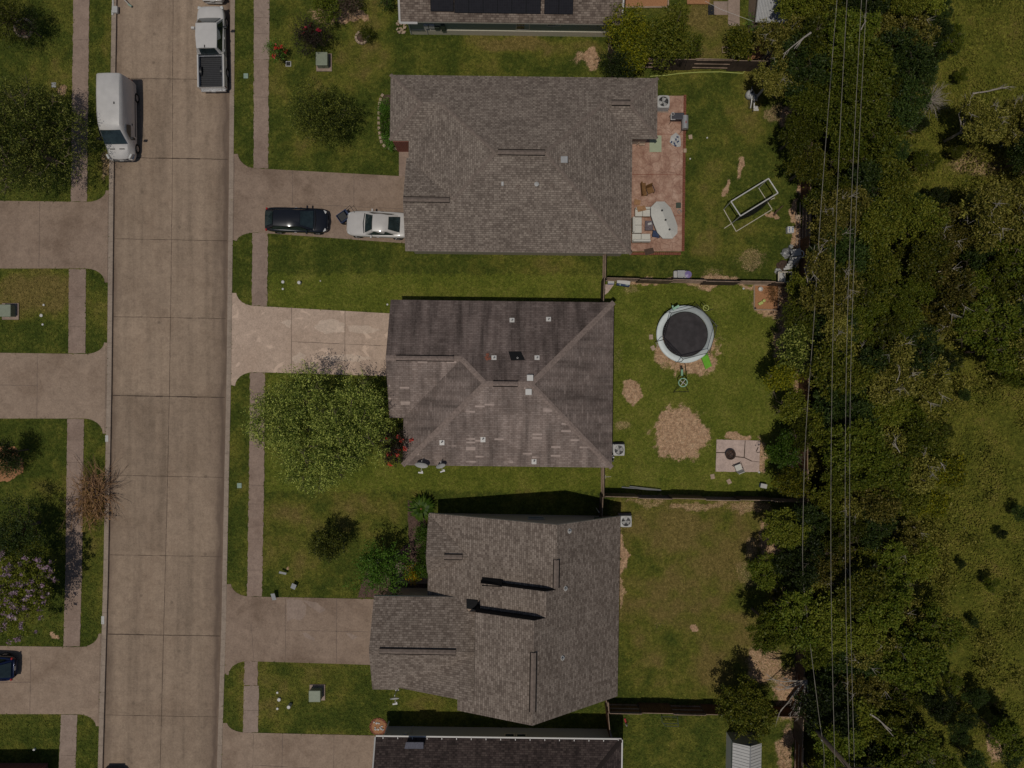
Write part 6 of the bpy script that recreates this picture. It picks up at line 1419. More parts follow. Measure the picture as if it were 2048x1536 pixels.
for i in range(26): b.box(G(803+rnd.uniform(-8, 8), 54+rnd.uniform(-11, 13), rnd.uniform(.03, .2)), (.2, .1, .07), rnd.uniform(0, 3.1))
mk('bricks', b, M['stone'], o)
# signs
for (px, py, a, hh, wd, lb, nm) in ((551, 1190, .35, .75, .42, 'small grey yard sign at the edge of the south driveway', 'yard_sign'), (590, 1170, -.25, .6, .5, 'grey tilted yard sign on the south lawn', 'yard_sign'), (569, 1143, 1.45, .7, .22, 'thin grey stake sign on the south lawn above the two others', 'yard_sign')):
    o = thing(nm, lb, 'sign', G(px, py), 'yard signs on the south lawn'); p = G(px, py, 0); m = Matrix.Rotation(a, 3, 'Z') @ Matrix.Rotation(R(55), 3, 'X')
    mk('sign_panel', MB().box(p+Vector((0, 0, hh*.65)), (wd*.7, hh*.75, .02), M=Matrix.Rotation(a-.2, 3, 'Z') @ Matrix.Rotation(R(20), 3, 'X')), M['grey'], o); mk('stake', MB().tube([p, p+Vector((0, 0, hh*.6))], .012, 5), M['lgrey'], o)
# dish on the ground-level mast beside south house
dd_ = dish(789, 1396, h3, .3, .1, rotf(1050, 1190, .0165), F3, zz=3.2)
pb = P(789, 1396, 3.2)+Vector((.1, .38, -.55)); mk('wall_bracket', MB().tube([pb, pb+Vector((0, .75, .1))], .025, 6), M['lgrey'], dd_)
# north driveway cart
o = thing('folded_stroller', 'dark blue-grey wheeled cart in front of the silver-white coupe', 'cart', G(690, 432)); Mx = Matrix.Rotation(.62, 3, 'Z')
p = G(690, 436, 0); b = MB()
for dx, dy, sx, sy in ((0, .32, .86, .04), (0, -.32, .86, .04), (.42, 0, .04, .66), (-.42, 0, .04, .66)): b.box(p+Mx@Vector((dx, dy, .5)), (sx, sy, .3), M=Mx)
b.box(p+Mx@Vector((0, 0, .36)), (.84, .64, .03), M=Mx); mk('tray', b, M['navy'], o)
b = MB().tube([p+Mx@Vector((.4, -.3, .6)), p+Mx@Vector((.85, -.3, .8)), p+Mx@Vector((.85, .3, .8)), p+Mx@Vector((.4, .3, .6))], .02, 5); mk('handle', b, M['black_p'], o)
for s in (-1, 1): mk('wheel', MB().lathe([(.14, -.03), (.16, 0), (.14, .03)], p+Mx@Vector((-.3, s*.38, .17)), 12, 'Y'), M['rubber'], o)
mk('cargo_cover', MB().box(p+Mx@Vector((-.05, 0, .62)), (.6, .56, .1), M=Mx), M['black_p'], o, bevel=.03)
# basketball hoop at the top of the street
o = thing('basketball_hoop', 'white portable hoop base on the left kerb at the top edge', 'basketball hoop', G(233, 24)); p = G(232, 21, 0)
mk('base', MB().box(p+Vector((0, 0, .1)), (.42, .5, .26)), M['lgrey'], o, bevel=.05); mk('pole', MB().tube([p+Vector((-.2, -.35, .02)), p+Vector((-.17, 1.0, .1)), p+Vector((-.15, 1.6, 2.9))], .05, 8), M['white'], o)
mk('wheel_bracket', MB().box(p+Vector((-.22, -.2, .05)), (.14, .36, .1)), M['lgrey'], o)
b = MB().box(p+Vector((.25, 1.55, 3.1)), (.05, 1.1, .8)); mk('backboard', b, M['white'], o)
b = MB().torus(p+Vector((.5, 1.55, 2.9)), .22, .015, 20, 6); mk('rim', b, M['red'], o)
o = thing('street_broom', 'long white-handled push broom lying on the street at the top edge', 'broom', G(258, 12)); mk('handle', MB().tube([P(243, -6, .3), P(257, 8, .1)], .03, 6), M['lgrey'], o); mk('broom_head', MB().box(P(260, 11, .05), (.3, .12, .12), -.6), M['green_v'], o)
# ---- northern patio
o = thing('patio_umbrella', 'long oval off-white patio umbrella with three dark vent dots', 'umbrella', at(1329, 440, 2.3)); q = [P(x, y, 2.3) for x, y in ((1313, 403), (1329, 403), (1341, 415), (1349, 434), (1355, 452), (1355, 466), (1345, 477), (1326, 477), (1315, 465), (1308, 448), (1302, 430), (1302, 414))]
ri = [P(1324, 421, 2.75), P(1331, 440, 2.8), P(1339, 459, 2.75)]
b = MB(); near = lambda v: min(ri, key=lambda r_: (r_-v).length)
for a_, c_ in zip(q, q[1:]+q[:1]):
    na, nc = near(a_), near(c_); b.add([a_, c_, nc, na] if na is not nc else [a_, c_, na], [(0, 3, 2, 1)] if na is not nc else [(0, 2, 1)])
    d = Vector((0, 0, .12)); b.add([a_, c_, c_-d, a_-d], [(0, 1, 2, 3)])
mk('canopy', b, M['cush'], o)
b = MB()
for r_ in ri: b.lathe([(.07, -.02), (.07, .06), (.001, .07)], r_+Vector((0, 0, .0)), 10)
mk('vent_cap', b, M['black_p'], o); c = P(1331, 440, 2.3); mk('pole', MB().tube([(c.x, c.y, 0), (c.x, c.y, 2.7)], .035, 8), M['black_p'], o); mk('base', MB().lathe([(.35, .05), (.35, .12), (.05, .16)], (c.x, c.y, 0), 16), M['black_p'], o)
def sofa(label, x0, y0, x1, y1, back, group='off-white patio sofa pieces'):
    a, c = P(x0, y0, .45), P(x1, y1, .45); m = (a+c)/2; sx, sy = abs(c.x-a.x), abs(a.y-c.y); o = thing('patio_sofa', label, 'sofa', (m.x, m.y, 0), group)
    mk('frame', MB().box((m.x, m.y, .17), (sx*.97, sy*.97, .22)), M['wicker'], o)
    n = 1 if max(sx, sy) < .8 else 2
    for k in range(n):
        if sx >= sy: mk('seat_cushion', MB().box((m.x-sx/2+sx*(k+.5)/n, m.y, .38), (sx/n*.97, sy*.96, .18)), M['cush'], o, bevel=.04)
        else: mk('seat_cushion', MB().box((m.x, m.y+sy/2-sy*(k+.5)/n, .38), (sx*.96, sy/n*.97, .18)), M['cush'], o, bevel=.04)
    if back == 'W': mk('back_cushion', MB().box((m.x-sx/2+.1, m.y, .6), (.16, sy*.95, .4)), M['cush'], o, bevel=.05)
    if back == 'N': mk('back_cushion', MB().box((m.x, m.y+sy/2-.1, .6), (sx*.95, .16, .4)), M['cush'], o, bevel=.05)
    if back == 'S': mk('back_cushion', MB().box((m.x, m.y-sy/2+.1, .6), (sx*.95, .16, .4)), M['cush'], o, bevel=.05)
sofa('upper off-white sofa with cardboard lying on its back', 1270, 415, 1301, 433, 'N'); sofa('middle two-seat off-white sofa against the northern house', 1264, 434, 1284, 466, 'W'); sofa('lowest off-white sofa below the patterned table', 1264, 467, 1301, 485, 'S')
o = thing('patterned_table', 'low table with dark patterned top between the white sofas', 'table', at(1298, 451, .45)); p = P(1298, 451, .45)
mk('tabletop', MB().box(p, (.58, .7, .05)), plain('patterned_tile', (.14, .115, .13), .7, 0, .3, .6, 14), o); mk('frame', MB().box(p-Vector((0, 0, .22)), (.5, .62, .38)), M['black_p'], o); mk('cloth', MB().box(p+Vector((.05, .12, .035)), (.28, .16, .02), .3), M['lgrey'], o)
def chair(label, px, py, ang, mat, name='patio_chair'):
    p = P(px, py, .45); o = thing(name, label, 'chair', (p.x, p.y, 0)); Mx = Matrix.Rotation(ang, 3, 'Z'); f = lambda x, y, z: Vector((p.x, p.y, 0))+Mx@Vector((x, y, z))
    mk('seat', MB().box(f(0, 0, .43), (.5, .5, .06), M=Mx), M[mat], o, bevel=.02); mk('backrest', MB().box(f(-.27, 0, .72), (.05, .5, .5), M=Mx @ Matrix.Rotation(-.25, 3, 'Y')), M[mat], o, bevel=.02)
    for s in (-1, 1): mk('armrest', MB().tube([f(-.25, s*.28, .62), f(.22, s*.28, .62), f(.26, s*.28, 0)], .018, 6), M['black_p'], o)
    for a_, c_ in ((-.22, .22), (-.22, -.22), (.22, .22), (.22, -.22)): mk('leg', MB().tube([f(a_, c_, .42), f(a_*1.15, c_*1.1, 0)], .016, 5), M['black_p'], o)
    return o
chair('blue chair tucked under the left edge of the long umbrella', 1312, 468, 1.4, 'navy'); chair('brown wicker armchair on the pink patio above the sofas', 1300, 380, -1.2, 'wicker', 'wicker_armchair')
o = thing('wicker_armchair', 'left half of the brown wicker seating touching the armchair', 'chair', at(1287, 378, .4)); p = P(1287, 379, .4)
mk('seat', MB().box(p, (.4, .95, .12), .1), M['wicker'], o, bevel=.04); mk('backrest', MB().box(p+Vector((-.15, 0, .3)), (.1, .95, .5), .1), M['wicker'], o, bevel=.04)
def flat(name, label, cat, pts, z, th, mat, uvz=None):
    b = MB(); b.prism([P(x, y, z) for x, y in pts], z-th, z); p = P(*pts[0], 0); return tag(mk(name, b, M[mat], base=(p.x, p.y, 0)), label, cat)
flat('pale_mat', 'pale green rectangular mat half under the northern house eave', 'mat', [(1299, 275), (1310, 275), (1311, 271), (1323, 271), (1323, 304), (1299, 304)], .08, .02, 'mat')
flat('door_mat', 'dark brown mat lying askew at the bottom of the pink patio', 'mat', [(1288, 499), (1306, 495), (1309, 506), (1291, 511)], .08, .02, 'matd')
flat('cardboard_sheet', 'orange cardboard sheet lying on the upper white sofa', 'cardboard', [(1273, 413), (1290, 411), (1293, 420), (1276, 424)], .86, .02, 'card')
flat('cardboard_sheet', 'brown cardboard leaning by the northern house under the wicker chairs', 'cardboard', [(1269, 398), (1282, 401), (1280, 410), (1268, 409)], .3, .03, 'card')
flat('artificial_turf_square', 'small dark green square tray at the right side of the pink patio', 'tray', [(1352, 405), (1362, 405), (1362, 416), (1352, 416)], .1, .05, 'green_d')
flat('paving_tile', 'loose tan square tile on the grass right of the white sheet', 'tile', [(1377, 270), (1384, 269), (1385, 278), (1378, 278)], .05, .04, 'stone')
flat('paving_tile', 'loose pink tile at the right border of the pink patio', 'tile', [(1367, 297), (1373, 297), (1373, 305), (1367, 305)], .10, .04, 'stone')
for x, y, lb in ((1380, 318, 'small white ball on the grass beside the pink patio'), (1414, 276, 'tiny white bottle cap on the grass right of the white sheet')): capdisc(lb, x, y, .06, .08, 'ball', 'cush', 'ball', 'r', None)
o = thing('crumpled_sheet', 'crumpled white sheet with dark print on the pink patio', 'sheet', at(1350, 281, .2)); b = MB(); rnd = random.Random(6); c = P(1350, 281, .15)
pts = [(1352, 265), (1360, 272), (1362, 285), (1361, 293), (1354, 294), (1345, 290), (1339, 284), (1342, 272)]; vs = [P(x, y, .12+rnd.uniform(0, .1)) for x, y in pts]; mid = [v*.5+c*.5+Vector((rnd.uniform(-.05, .05), rnd.uniform(-.05, .05), rnd.uniform(.02, .16))) for v in vs]; n = len(vs)
b.add(vs+mid+[c+Vector((0, 0, .1))], [(i, n+i, n+(i+1) % n, (i+1) % n) for i in range(n)]+[(n+i, 2*n, n+(i+1) % n) for i in range(n)]); mk('cloth', b, M['lgrey'], o)
b = MB()
for x, y in ((1355, 274), (1352, 279), (1356, 283), (1349, 287), (1343, 284), (1351, 291)): b.box(P(x, y, .3), (.16, .1, .02), rnd.uniform(0, 3))
mk('dark_print', b, M['navy'], o)
o = thing('smoker_grill', 'dark L-shaped smoker grill at the top right of the pink patio', 'grill', at(1358, 238, .9)); f = lambda x, y, z: P(x, y, z)
mk('firebox', MB().box(f(1355, 233, .85), (.95, .5, .3)), plain('charcoal_metal', (.07, .07, .08), .5, .3), o, bevel=.06); mk('barrel', MB().tube([f(1370, 232, .85), f(1370, 258, .85)], .24, 14), M['grey'], o, smooth=False)
mk('side_shelf', MB().box(f(1346, 234, .95), (.34, .42, .04)), M['lgrey'], o); mk('thermometer', MB().box(f(1372, 244, 1.1), (.05, .18, .04)), M['red'], o); b = MB()
for x, y in ((1342, 228), (1342, 242), (1376, 228), (1376, 260), (1364, 260)): b.tube([f(x, y, .8), f(x, y, .8)-Vector((0, 0, .8))], .02, 5)
mk('leg', b, M['black_p'], o); mk('bucket', MB().lathe([(.1, 0), (.12, .14), (.1, .14), (.09, .02), (.001, .02)], f(1345, 229, .97), 12), M['white'], o)
o = thing('bicycle_frame', 'pale metal rack with a wheel under the eave by the pale green mat', 'rack', at(1281, 283, .4)); mk('wheel', MB().torus(P(1283, 283, .35), .3, .02, 22, 6, Matrix.Rotation(1.2, 3, 'X')), M['lgrey'], o); mk('frame', MB().tube([P(1272, 290, .5), P(1283, 281, .7), P(1293, 277, .5)], .02, 5).box(P(1284, 289, .2), (.42, .14, .1)), M['stick'], o)
o = thing('bucket', 'small grey bucket below the dark green tray', 'bucket', at(1359, 423, .2)); mk('shell', MB().lathe([(.12, 0), (.15, .26), (.135, .26), (.11, .03), (.001, .03)], at(1359, 423, .2), 14), M['lgrey'], o); mk('handle', MB().torus(Vector(at(1359, 423, .2))+Vector((0, 0, .27)), .14, .008, 18, 4), M['grey'], o)
# pool pump
o = thing('pool_filter', 'white pool filter tank with pipes on the upper right lawn', 'pool filter', at(1503, 187, .5)); p = P(1502, 187, .5); g0 = lambda x, y, z: P(x, y, z)
mk('tank', MB().lathe([(.26, 0), (.33, .12), (.33, .4), (.25, .54), (.1, .6), (.001, .62)], (p.x, p.y, 0), 20), M['lgrey'], o, smooth=True); mk('valve', MB().lathe([(.09, .58), (.09, .72), (.001, .74)], (p.x+.05, p.y+.05, 0), 10).box(g0(1505, 178, .66), (.06, .5, .06)), M['black_p'], o)
b = MB().tube([g0(1504, 188, .55), g0(1503, 205, .4), g0(1501, 216, .12)], .045, 7).tube([g0(1509, 192, .3), g0(1508, 217, .1)], .045, 7).tube([g0(1504, 174, .5), g0(1504, 181, .66)], .04, 6); mk('pipe', b, M['white'], o)
mk('pump_motor', MB().lathe([(.13, 0), (.13, .3), (.001, .32)], (g0(1510, 194, .3).x, g0(1510, 194, .3).y, 0), 14), M['grey'], o); mk('pump_base', MB().box(g0(1509, 195, .03), (.42, .5, .05)), M['cream'], o)
mk('skimmer', MB().lathe([(.16, 0), (.16, .16), (.1, .22), (.001, .22)], (g0(1513, 215, .2).x, g0(1513, 215, .2).y, 0), 14).box(g0(1512, 220, .06), (.36, .12, .08)), M['white'], o); mk('hose', MB().tube([g0(1499, 196, .1), g0(1498, 206, .05), g0(1498, 219, .04)], .022, 5).tube([g0(1505, 200, .1), g0(1505, 224, .05)], .03, 5), M['black_p'], o)
# goal frame
o = thing('goal_frame', 'white tube goal frame with black sagging net on the upper right lawn', 'goal', G(1495, 420)); b = MB(); u = lambda x, y: P(x, y, 2.0); g1 = lambda x, y: G(x, y, .04)
for a_, c_ in (((1462, 403), (1537, 357)), ((1537, 357), (1556, 386)), ((1556, 386), (1481, 432)), ((1481, 432), (1462, 403))): b.tube([u(*a_), u(*c_)], .045, 7)
mk('top_frame', b, M['white'], o); b = MB()
for a_, c_ in (((1447, 419), (1472, 463)), ((1472, 463), (1544, 419)), ((1544, 419), (1517, 376)), ((1463, 447), (1448, 457)), ((1537, 401), (1549, 396))): b.tube([g1(*a_), g1(*c_)], .03, 6)
mk('ground_frame', b, M['cream'], o); b = MB()
for g_, t_ in (((1447, 419), (1462, 403)), ((1517, 376), (1537, 357)), ((1537, 401), (1556, 386)), ((1463, 447), (1481, 432))): b.tube([g1(*g_), u(*t_)], .03, 6)
mk('post', b, M['lgrey'], o)
b = MB(); n = 12; vs = []
A0, A1 = u(1481, 432), u(1556, 386); G0, G1 = g1(1463, 447), g1(1537, 401)
for i in range(n+1):
    t = i/n; tp = A0.lerp(A1, t); bt = G0.lerp(G1, t); sg = math.sin(math.pi*t); 
    for k in range(5):
        q_ = k/4; m = tp.lerp(bt, q_*.75)+Vector((.16, -.30, 0))*sg*math.sin(math.pi*q_*.6); vs.append(m)
b.add(vs, [(i*5+k, (i+1)*5+k, (i+1)*5+k+1, i*5+k+1) for i in range(n) for k in range(4)]); mk('net', b, M['netd'], o)
o = thing('lawn_dice', 'big white cube with black spots beside the ladder boards on the upper lawn', 'dice', at(1581, 460, .45)); p = P(1582, 459, .45); mk('cube', MB().box((p.x, p.y, .24), (.5, .5, .46)), M['white'], o, bevel=.07)
b = MB()
for dx, dy in ((-.12, .12), (.12, .12), (-.12, -.12), (.12, -.12), (-.12, 0), (.12, 0)): b.lathe([(.045, 0), (.001, .006)], (p.x+dx, p.y+dy, .472), 10)
mk('spots', b, M['blue'], o)
o = thing('wooden_ladder', 'thin wooden ladder lying along the foot of the back fence', 'ladder', G(1597, 465)); b = MB().tube([G(1593, 425, .06), G(1592, 500, .06)], .03, 4).tube([G(1600, 405, .06), G(1599, 500, .06)], .04, 4)
for i in range(8): b.box(G(1596, 442+i*7, .06), (.26, .06, .04))
mk('rails_and_rungs', b, M['stick'], o); flat('timber_plank', 'short orange plank by the wooden ladder at the back fence', 'plank', [(1592, 428), (1602, 431), (1600, 440), (1590, 437)], .12, .08, 'stone')
o = thing('pool_steps', 'weathered grey pool steps with curved handrail lying by the back fence', 'steps', at(1590, 520, .7)); b = MB()
for i in range(6): b.box(P(1592-i*3.3, 516+i*4.2, .9-i*.11), (.62, .15, .04), .15)
mk('treads', b, M['lgrey'], o); b = MB().tube([P(1584, 508, 1.0), P(1574, 535, .2)], .04, 5).tube([P(1603, 512, 1.0), P(1590, 535, .2)], .04, 5); mk('side_rails', b, M['grey'], o)
mk('platform', MB().box(P(1592, 505, 1.0), (.72, .5, .05), .15), M['lgrey'], o); mk('handrail', MB().tube([P(1602, 501, 1.2), P(1607, 503, 1.4), P(1608, 509, 1.4), P(1604, 516, 1.2)], .035, 7), M['white'], o)
def blob(name, label, cat, px, py, z, sx, sy, sz_, mat, seed, group=None):
    b = MB(); rs = random.Random(seed); n, m = 14, 7; vs = []; c = P(px, py, z); c.z = 0
    for j in range(m):
        for i in range(n):
            a = 2*math.pi*i/n; e = math.pi/2*j/(m-1); q = 1+rs.uniform(-.18, .18); vs.append(c+Vector((math.cos(a)*math.cos(e)*sx*q, math.sin(a)*math.cos(e)*sy*q, math.sin(e)*sz_*q)))
    b.add(vs, [(j*n+i, j*n+(i+1) % n, (j+1)*n+(i+1) % n, (j+1)*n+i) for j in range(m-1) for i in range(n)]); return tag(mk(name, b, M[mat], base=c), label, cat, group)
blob('tarp_bundle', 'dark grey crumpled tarp bundle left of the weathered pool steps', 'tarp', 1576, 505, .3, .42, .38, .5, 'grey', 3); blob('tarp_bundle', 'brown crumpled junk heap in front of the pool steps', 'junk heap', 1568, 531, .25, .45, .4, .3, 'matd', 4)
blob('bag', 'pale bag at the left of the white garden frame below the junk heap', 'bag', 1559, 541, .25, .28, .22, .3, 'lgrey', 5); blob('bag', 'small pale bag above the pool steps', 'bag', 1584, 492, .3, .16, .16, .35, 'lgrey', 6)
o = thing('garden_table_frame', 'white open garden frame below the junk heap at the back fence', 'frame', at(1570, 553, .7)); b = MB()
for q_ in (((1557, 544), (1583, 544)), ((1583, 544), (1583, 564)), ((1583, 564), (1557, 564)), ((1557, 564), (1557, 544)), ((1570, 544), (1570, 564))): b.tube([P(*q_[0], .75), P(*q_[1], .75)], .045, 5)
mk('frame', b, M['cream'], o); mk('shelf', MB().box(P(1564, 554, .72), (.42, .6, .03)), M['lgrey'], o); b = MB()
for x, y in ((1558, 545), (1582, 545), (1582, 563), (1558, 563)): p = P(x, y, .74); b.tube([p, (p.x, p.y, 0)], .035, 5)
mk('leg', b, M['cream'], o)
o = thing('toy_car', 'grey and violet ride-on toy car by the fence above the trampoline yard', 'toy car', at(1364, 549, .5)); p = P(1364, 549, .5)
mk('body', MB().box((p.x, p.y, .3), (1.2, .6, .32)), M['lgrey'], o, bevel=.08); mk('canopy', MB().box((p.x-.12, p.y+.02, .78), (.55, .5, .04)), M['grey'], o, bevel=.02); mk('bonnet', MB().lathe([(.26, 0), (.26, .14), (.001, .2)], (p.x+.45, p.y, .4), 18), plain('violet_plastic', (.22, .17, .36), .4), o)
for a_ in (-.35, .4):
    for s in (-1, 1): mk('wheel', MB().lathe([(.15, -.04), (.17, 0), (.15, .04)], (p.x+a_, p.y+s*.32, .16), 12, 'Y'), M['rubber'], o)
b = MB()
for a_ in (-.35, .12):
    for s in (-1, 1): b.tube([(p.x+a_, p.y+s*.22, .4), (p.x+a_, p.y+s*.22, .77)], .018, 5)
mk('canopy_post', b, M['black_p'], o)
o = thing('tree_stump', 'dark charred stump with two limbs on the upper lawn near the white dice', 'stump', G(1547, 428)); b = MB().tube([G(1548, 430, 0), G(1549, 424, .6)], .09, 6, .04).tube([G(1551, 425, 0), G(1562, 414, .5)], .06, 6, .02); mk('stump', b, M['barkd'], o)
o = thing('dinghy', 'pale grey upturned boat-like shell by the back fence under the trees', 'boat', at(1600, 172, .6)); b = MB(); vs = []
pts = [(1592, 184), (1604, 181), (1616, 173), (1619, 166), (1614, 157), (1606, 153), (1598, 160), (1594, 170)]; vs = [P(x, y, .35) for x, y in pts]; c = P(1606, 168, .75); n = len(vs); mid = [v.lerp(c, .45)+Vector((0, 0, .15)) for v in vs]
b.add(vs+mid+[c], [(i, (i+1) % n, n+(i+1) % n, n+i) for i in range(n)]+[(n+i, n+(i+1) % n, 2*n) for i in range(n)]+[tuple(range(n))]); mk('shell', b, M['lgrey'], o, smooth=True)
o = thing('garden_hose', 'pale yellow-green hose lying along the cross fence of the northern yard', 'hose', G(1420, 145)); pts = [(1300, 153), (1330, 151), (1360, 147), (1400, 144.5), (1440, 144), (1470, 146), (1486, 147), (1490, 140)]
mk('hose', MB().tube([G(x, y, .03) for x, y in pts], .03, 5), M['yel'], o); mk('tap', MB().box(G(1491, 137, .2), (.08, .1, .4)), M['lgrey'], o)
# ---- middle backyard
tx, ty, tr = 1365, 670, 57
o = thing('trampoline', 'round trampoline with black mat, pale pad ring and netting', 'trampoline', G(tx, ty)); c = G(tx, ty, 0); n = 48
mk('mat', MB().lathe([(1.62, .86), (1.0, .845), (.001, .84)], c, n), plain('trampoline_mat', (.052, .046, .048), .8, 0, .2, .3, 2), o)
b = MB().lathe([(1.66, .88), (1.70, .93), (2.04, .93), (2.10, .88), (2.10, .82), (1.66, .84)], c, n, caps=False); mk('pad_ring', b, plain('pale_mint_pad', (.70, .76, .74), .5, 0, .4, .06), o, smooth=True)
for k in range(6):
    a = math.pi/3*k+.25; u_ = Vector((math.cos(a), math.sin(a), 0)); mk('net_post', MB().tube([c+u_*2.1, c+u_*2.12+Vector((0, 0, .9)), c+u_*2.1+Vector((0, 0, 2.3)), c+u_*1.95+Vector((0, 0, 2.6))], .025, 6), M['black_p'], o)
hexp = [c+Vector((math.cos(math.pi/3*k+.25)*1.95, math.sin(math.pi/3*k+.25)*1.95, 2.55)) for k in range(6)]
b = MB()
for a_, c_ in zip(hexp, hexp[1:]+hexp[:1]): b.tube([a_, c_], .022, 5)
mk('net_top_rail', b, M['black_p'], o); b = MB(); vs = []; m = 36
for k in range(m):
    a = 2*math.pi*k/m; s_ = k/6; i0 = int(s_) % 6; t = s_-int(s_); tp = hexp[i0].lerp(hexp[(i0+1) % 6], t); a0 = math.pi/3*(k/6)+.25; bt = c+Vector((math.cos(a0)*1.64, math.sin(a0)*1.64, .9)); vs += [tp, tp.lerp(bt, .5)*1.0, bt]
b.add(vs, [(3*k+j, 3*((k+1) % m)+j, 3*((k+1) % m)+j+1, 3*k+j+1) for k in range(m) for j in range(2)]); mk('net', b, M['net'], o)
for k in range(6): a = math.pi/3*k+.25; u_ = Vector((math.cos(a), math.sin(a), 0)); mk('leg', MB().tube([c+u_*1.95+Vector((0, 0, .85)), c+u_*2.05+Vector((0, 0, .03)), c+Vector((math.cos(a+.25), math.sin(a+.25), 0))*2.05+Vector((0, 0, .03))], .025, 5), M['grey'], o)
Mx = Matrix.Rotation(-1.05, 3, 'Z'); p = P(1412, 722, .4); b = MB().box((p.x, p.y, .42), (1.35, .5, .04), M=Mx @ Matrix.Rotation(.62, 3, 'Y'))
for s in (-1, 1): b.box(Vector((p.x, p.y, .47))+Mx@Vector((0, s*.24, 0)), (1.35, .04, .12), M=Mx @ Matrix.Rotation(.62, 3, 'Y'))
mk('slide', b, M['lime'], o)
b = MB().torus(P(1412, 616, 2.3), .2, .025, 20, 6).tube([P(1412, 616, 2.3)+Vector((-.15, .12, 0)), P(1412, 616, 2.3)+Vector((.15, -.12, 0))], .02, 5); mk('toy_hoop', b, M['yel'], o); mk('hoop_post', MB().tube([G(1409, 624, 0), G(1409, 624, 2.3)], .025, 6).tube([P(1404, 606, 2.3), P(1418, 622, 2.3)], .02, 5), M['black_p'], o)
mk('net_toy', MB().box(P(1352, 615, 1.7), (.5, .16, .1), .5).box(P(1346, 616, 1.5), (.1, .36, .06), .2), M['mint'], o)
b = MB().tube([G(1368, 728, .4), G(1368, 752, .9), G(1366, 765, 1.2)], .02, 5); mk('outrigger', b, M['black_p'], o)
o = thing('wheel_toy', 'green ring wheel toy with white spokes on thin black legs below the trampoline', 'toy', at(1366, 765, 1.2)); p = P(1366, 765, 1.25); b = MB().torus(p, .31, .035, 28, 8, Matrix.Rotation(.25, 3, 'X')); mk('ring', b, M['mint'], o, smooth=True)
b = MB().tube([p+Vector((-.24, .17, .03)), p+Vector((.24, -.17, -.03))], .022, 5).tube([p+Vector((.17, .24, .05)), p+Vector((-.17, -.24, -.05))], .022, 5); mk('spokes', b, M['cush'], o); b = MB()
for x, y in ((1347, 784), (1377, 783), (1366, 742)): b.tube([p, G(x, y, .02)], .02, 5)
b.tube([G(1347, 784, .03), G(1377, 783, .03)], .02, 5); mk('leg', b, M['black_p'], o)
o = thing('foam_tube', 'short mint green tube standing between the trampoline and the wheel toy', 'toy', at(1364, 745, .5)); mk('tube', MB().tube([P(1364, 738, .9), P(1364, 751, .45)], .085, 10), M['mint'], o); mk('cap', MB().tube([P(1364, 736.5, .93), P(1364, 738, .9)], .09, 10), M['green_d'], o)
for x, y, a, lb in ((1302, 674, .05, 'square tan paver left of the trampoline'), (1306, 696, .5, 'tilted tan paver below the square one left of the trampoline'), (1425, 953, .2, 'mossy tan paver below the fire pit slab corner'), (1458, 963, .5, 'second mossy paver near the shaded tan fence')):
    tag(mk('paver', MB().box(G(x, y, .02), (.3, .36, .06), a), M['stick'], base=G(x, y), bevel=.02), lb, 'paver')
for x, y, lb in ((1518, 944, 'white stone at the lower right slab corner'), (1487, 577, 'white pebble near the middle of the back lawn')): tag(mk('stone', MB().lathe([(.07, 0), (.09, .04), (.05, .09), (.001, .1)], G(x, y), 8), M['white'], base=G(x, y)), lb, 'stone')
o = thing('fire_pit', 'round black fire pit with crossed grate on the cracked slab', 'fire pit', at(1461, 909, .4)); p = Vector(at(1461, 909, .35)); mk('bowl', MB().lathe([(.34, .28), (.36, .32), (.33, .33), (.26, .16), (.001, .12)], p+Vector((0, 0, .045)), 26, caps=False), M['rust'], o); mk('rim', MB().torus(p+Vector((0, 0, .38)), .375, .018, 30, 6), M['black_p'], o)
b = MB()
for k in range(2): a = .7+k*math.pi/2; d = Vector((math.cos(a), math.sin(a), 0))*.33; b.tube([p-d+Vector((0, 0, .37)), p+d+Vector((0, 0, .37))], .014, 5)
b.torus(p+Vector((0, 0, .37)), .2, .01, 24, 4); mk('grate', b, M['black_p'], o); b = MB()
for k in range(4): a = k*math.pi/2; b.tube([p+Vector((math.cos(a)*.28, math.sin(a)*.28, .28)), p+Vector((math.cos(a)*.34, math.sin(a)*.34, .04))], .016, 5)
mk('leg', b, M['black_p'], o)
o = chair('pale folding chair with dark back on the cracked slab below the fire pit', 1477, 936, 1.95, 'cush', 'folding_chair')
o = thing('garden_bed', 'square wooden-edged planting bed with a white pot and yellow toy near the fence corner', 'garden bed', G(1533, 597)); b = MB()
for q_ in (((1508, 570), (1557, 571)), ((1557, 571), (1556, 620)), ((1556, 620), (1508, 619)), ((1508, 619), (1508, 570))): b.tube([G(*q_[0], .09), G(*q_[1], .09)], .05, 4)
mk('timber_edge', b, M['stick'], o); mk('soil', MB().prism([G(1509, 571), G(1556, 572), G(1555, 619), G(1509, 618)], -.05, .05), M['mulcho'], o); b = MB()
for q_ in ((1509, 617), (1555, 619)): b.box(G(*q_, .12), (.12, .12, .2))
mk('corner_post', b, M['black_p'], o)
tag(mk('white_pot', MB().lathe([(.13, .05), (.17, .3), (.15, .3), (.12, .1), (.001, .1)], G(1519, 579), 16), M['white'], base=G(1519, 579)), 'round white pot in the upper left of the square planting bed', 'pot')
tag(mk('yellow_toy', MB().box(G(1520, 607, .14), (.34, .22, .18), .5).lathe([(.1, .1), (.12, .3), (.001, .32)], G(1526, 602), 10), M['yel'], base=G(1520, 607), bevel=.03), 'yellow and orange toy lying in the square planting bed', 'toy')
tree('dead_plant', 'dry reddish plant in the right half of the square planting bed', 'plant', G(1541, 590), 71, .5, .3, .4, 'lf_dry', lobes=5, sprays=120, per=9, slen=.35, L=.09, W=.03, trunk_r=.02, bark='barkr')
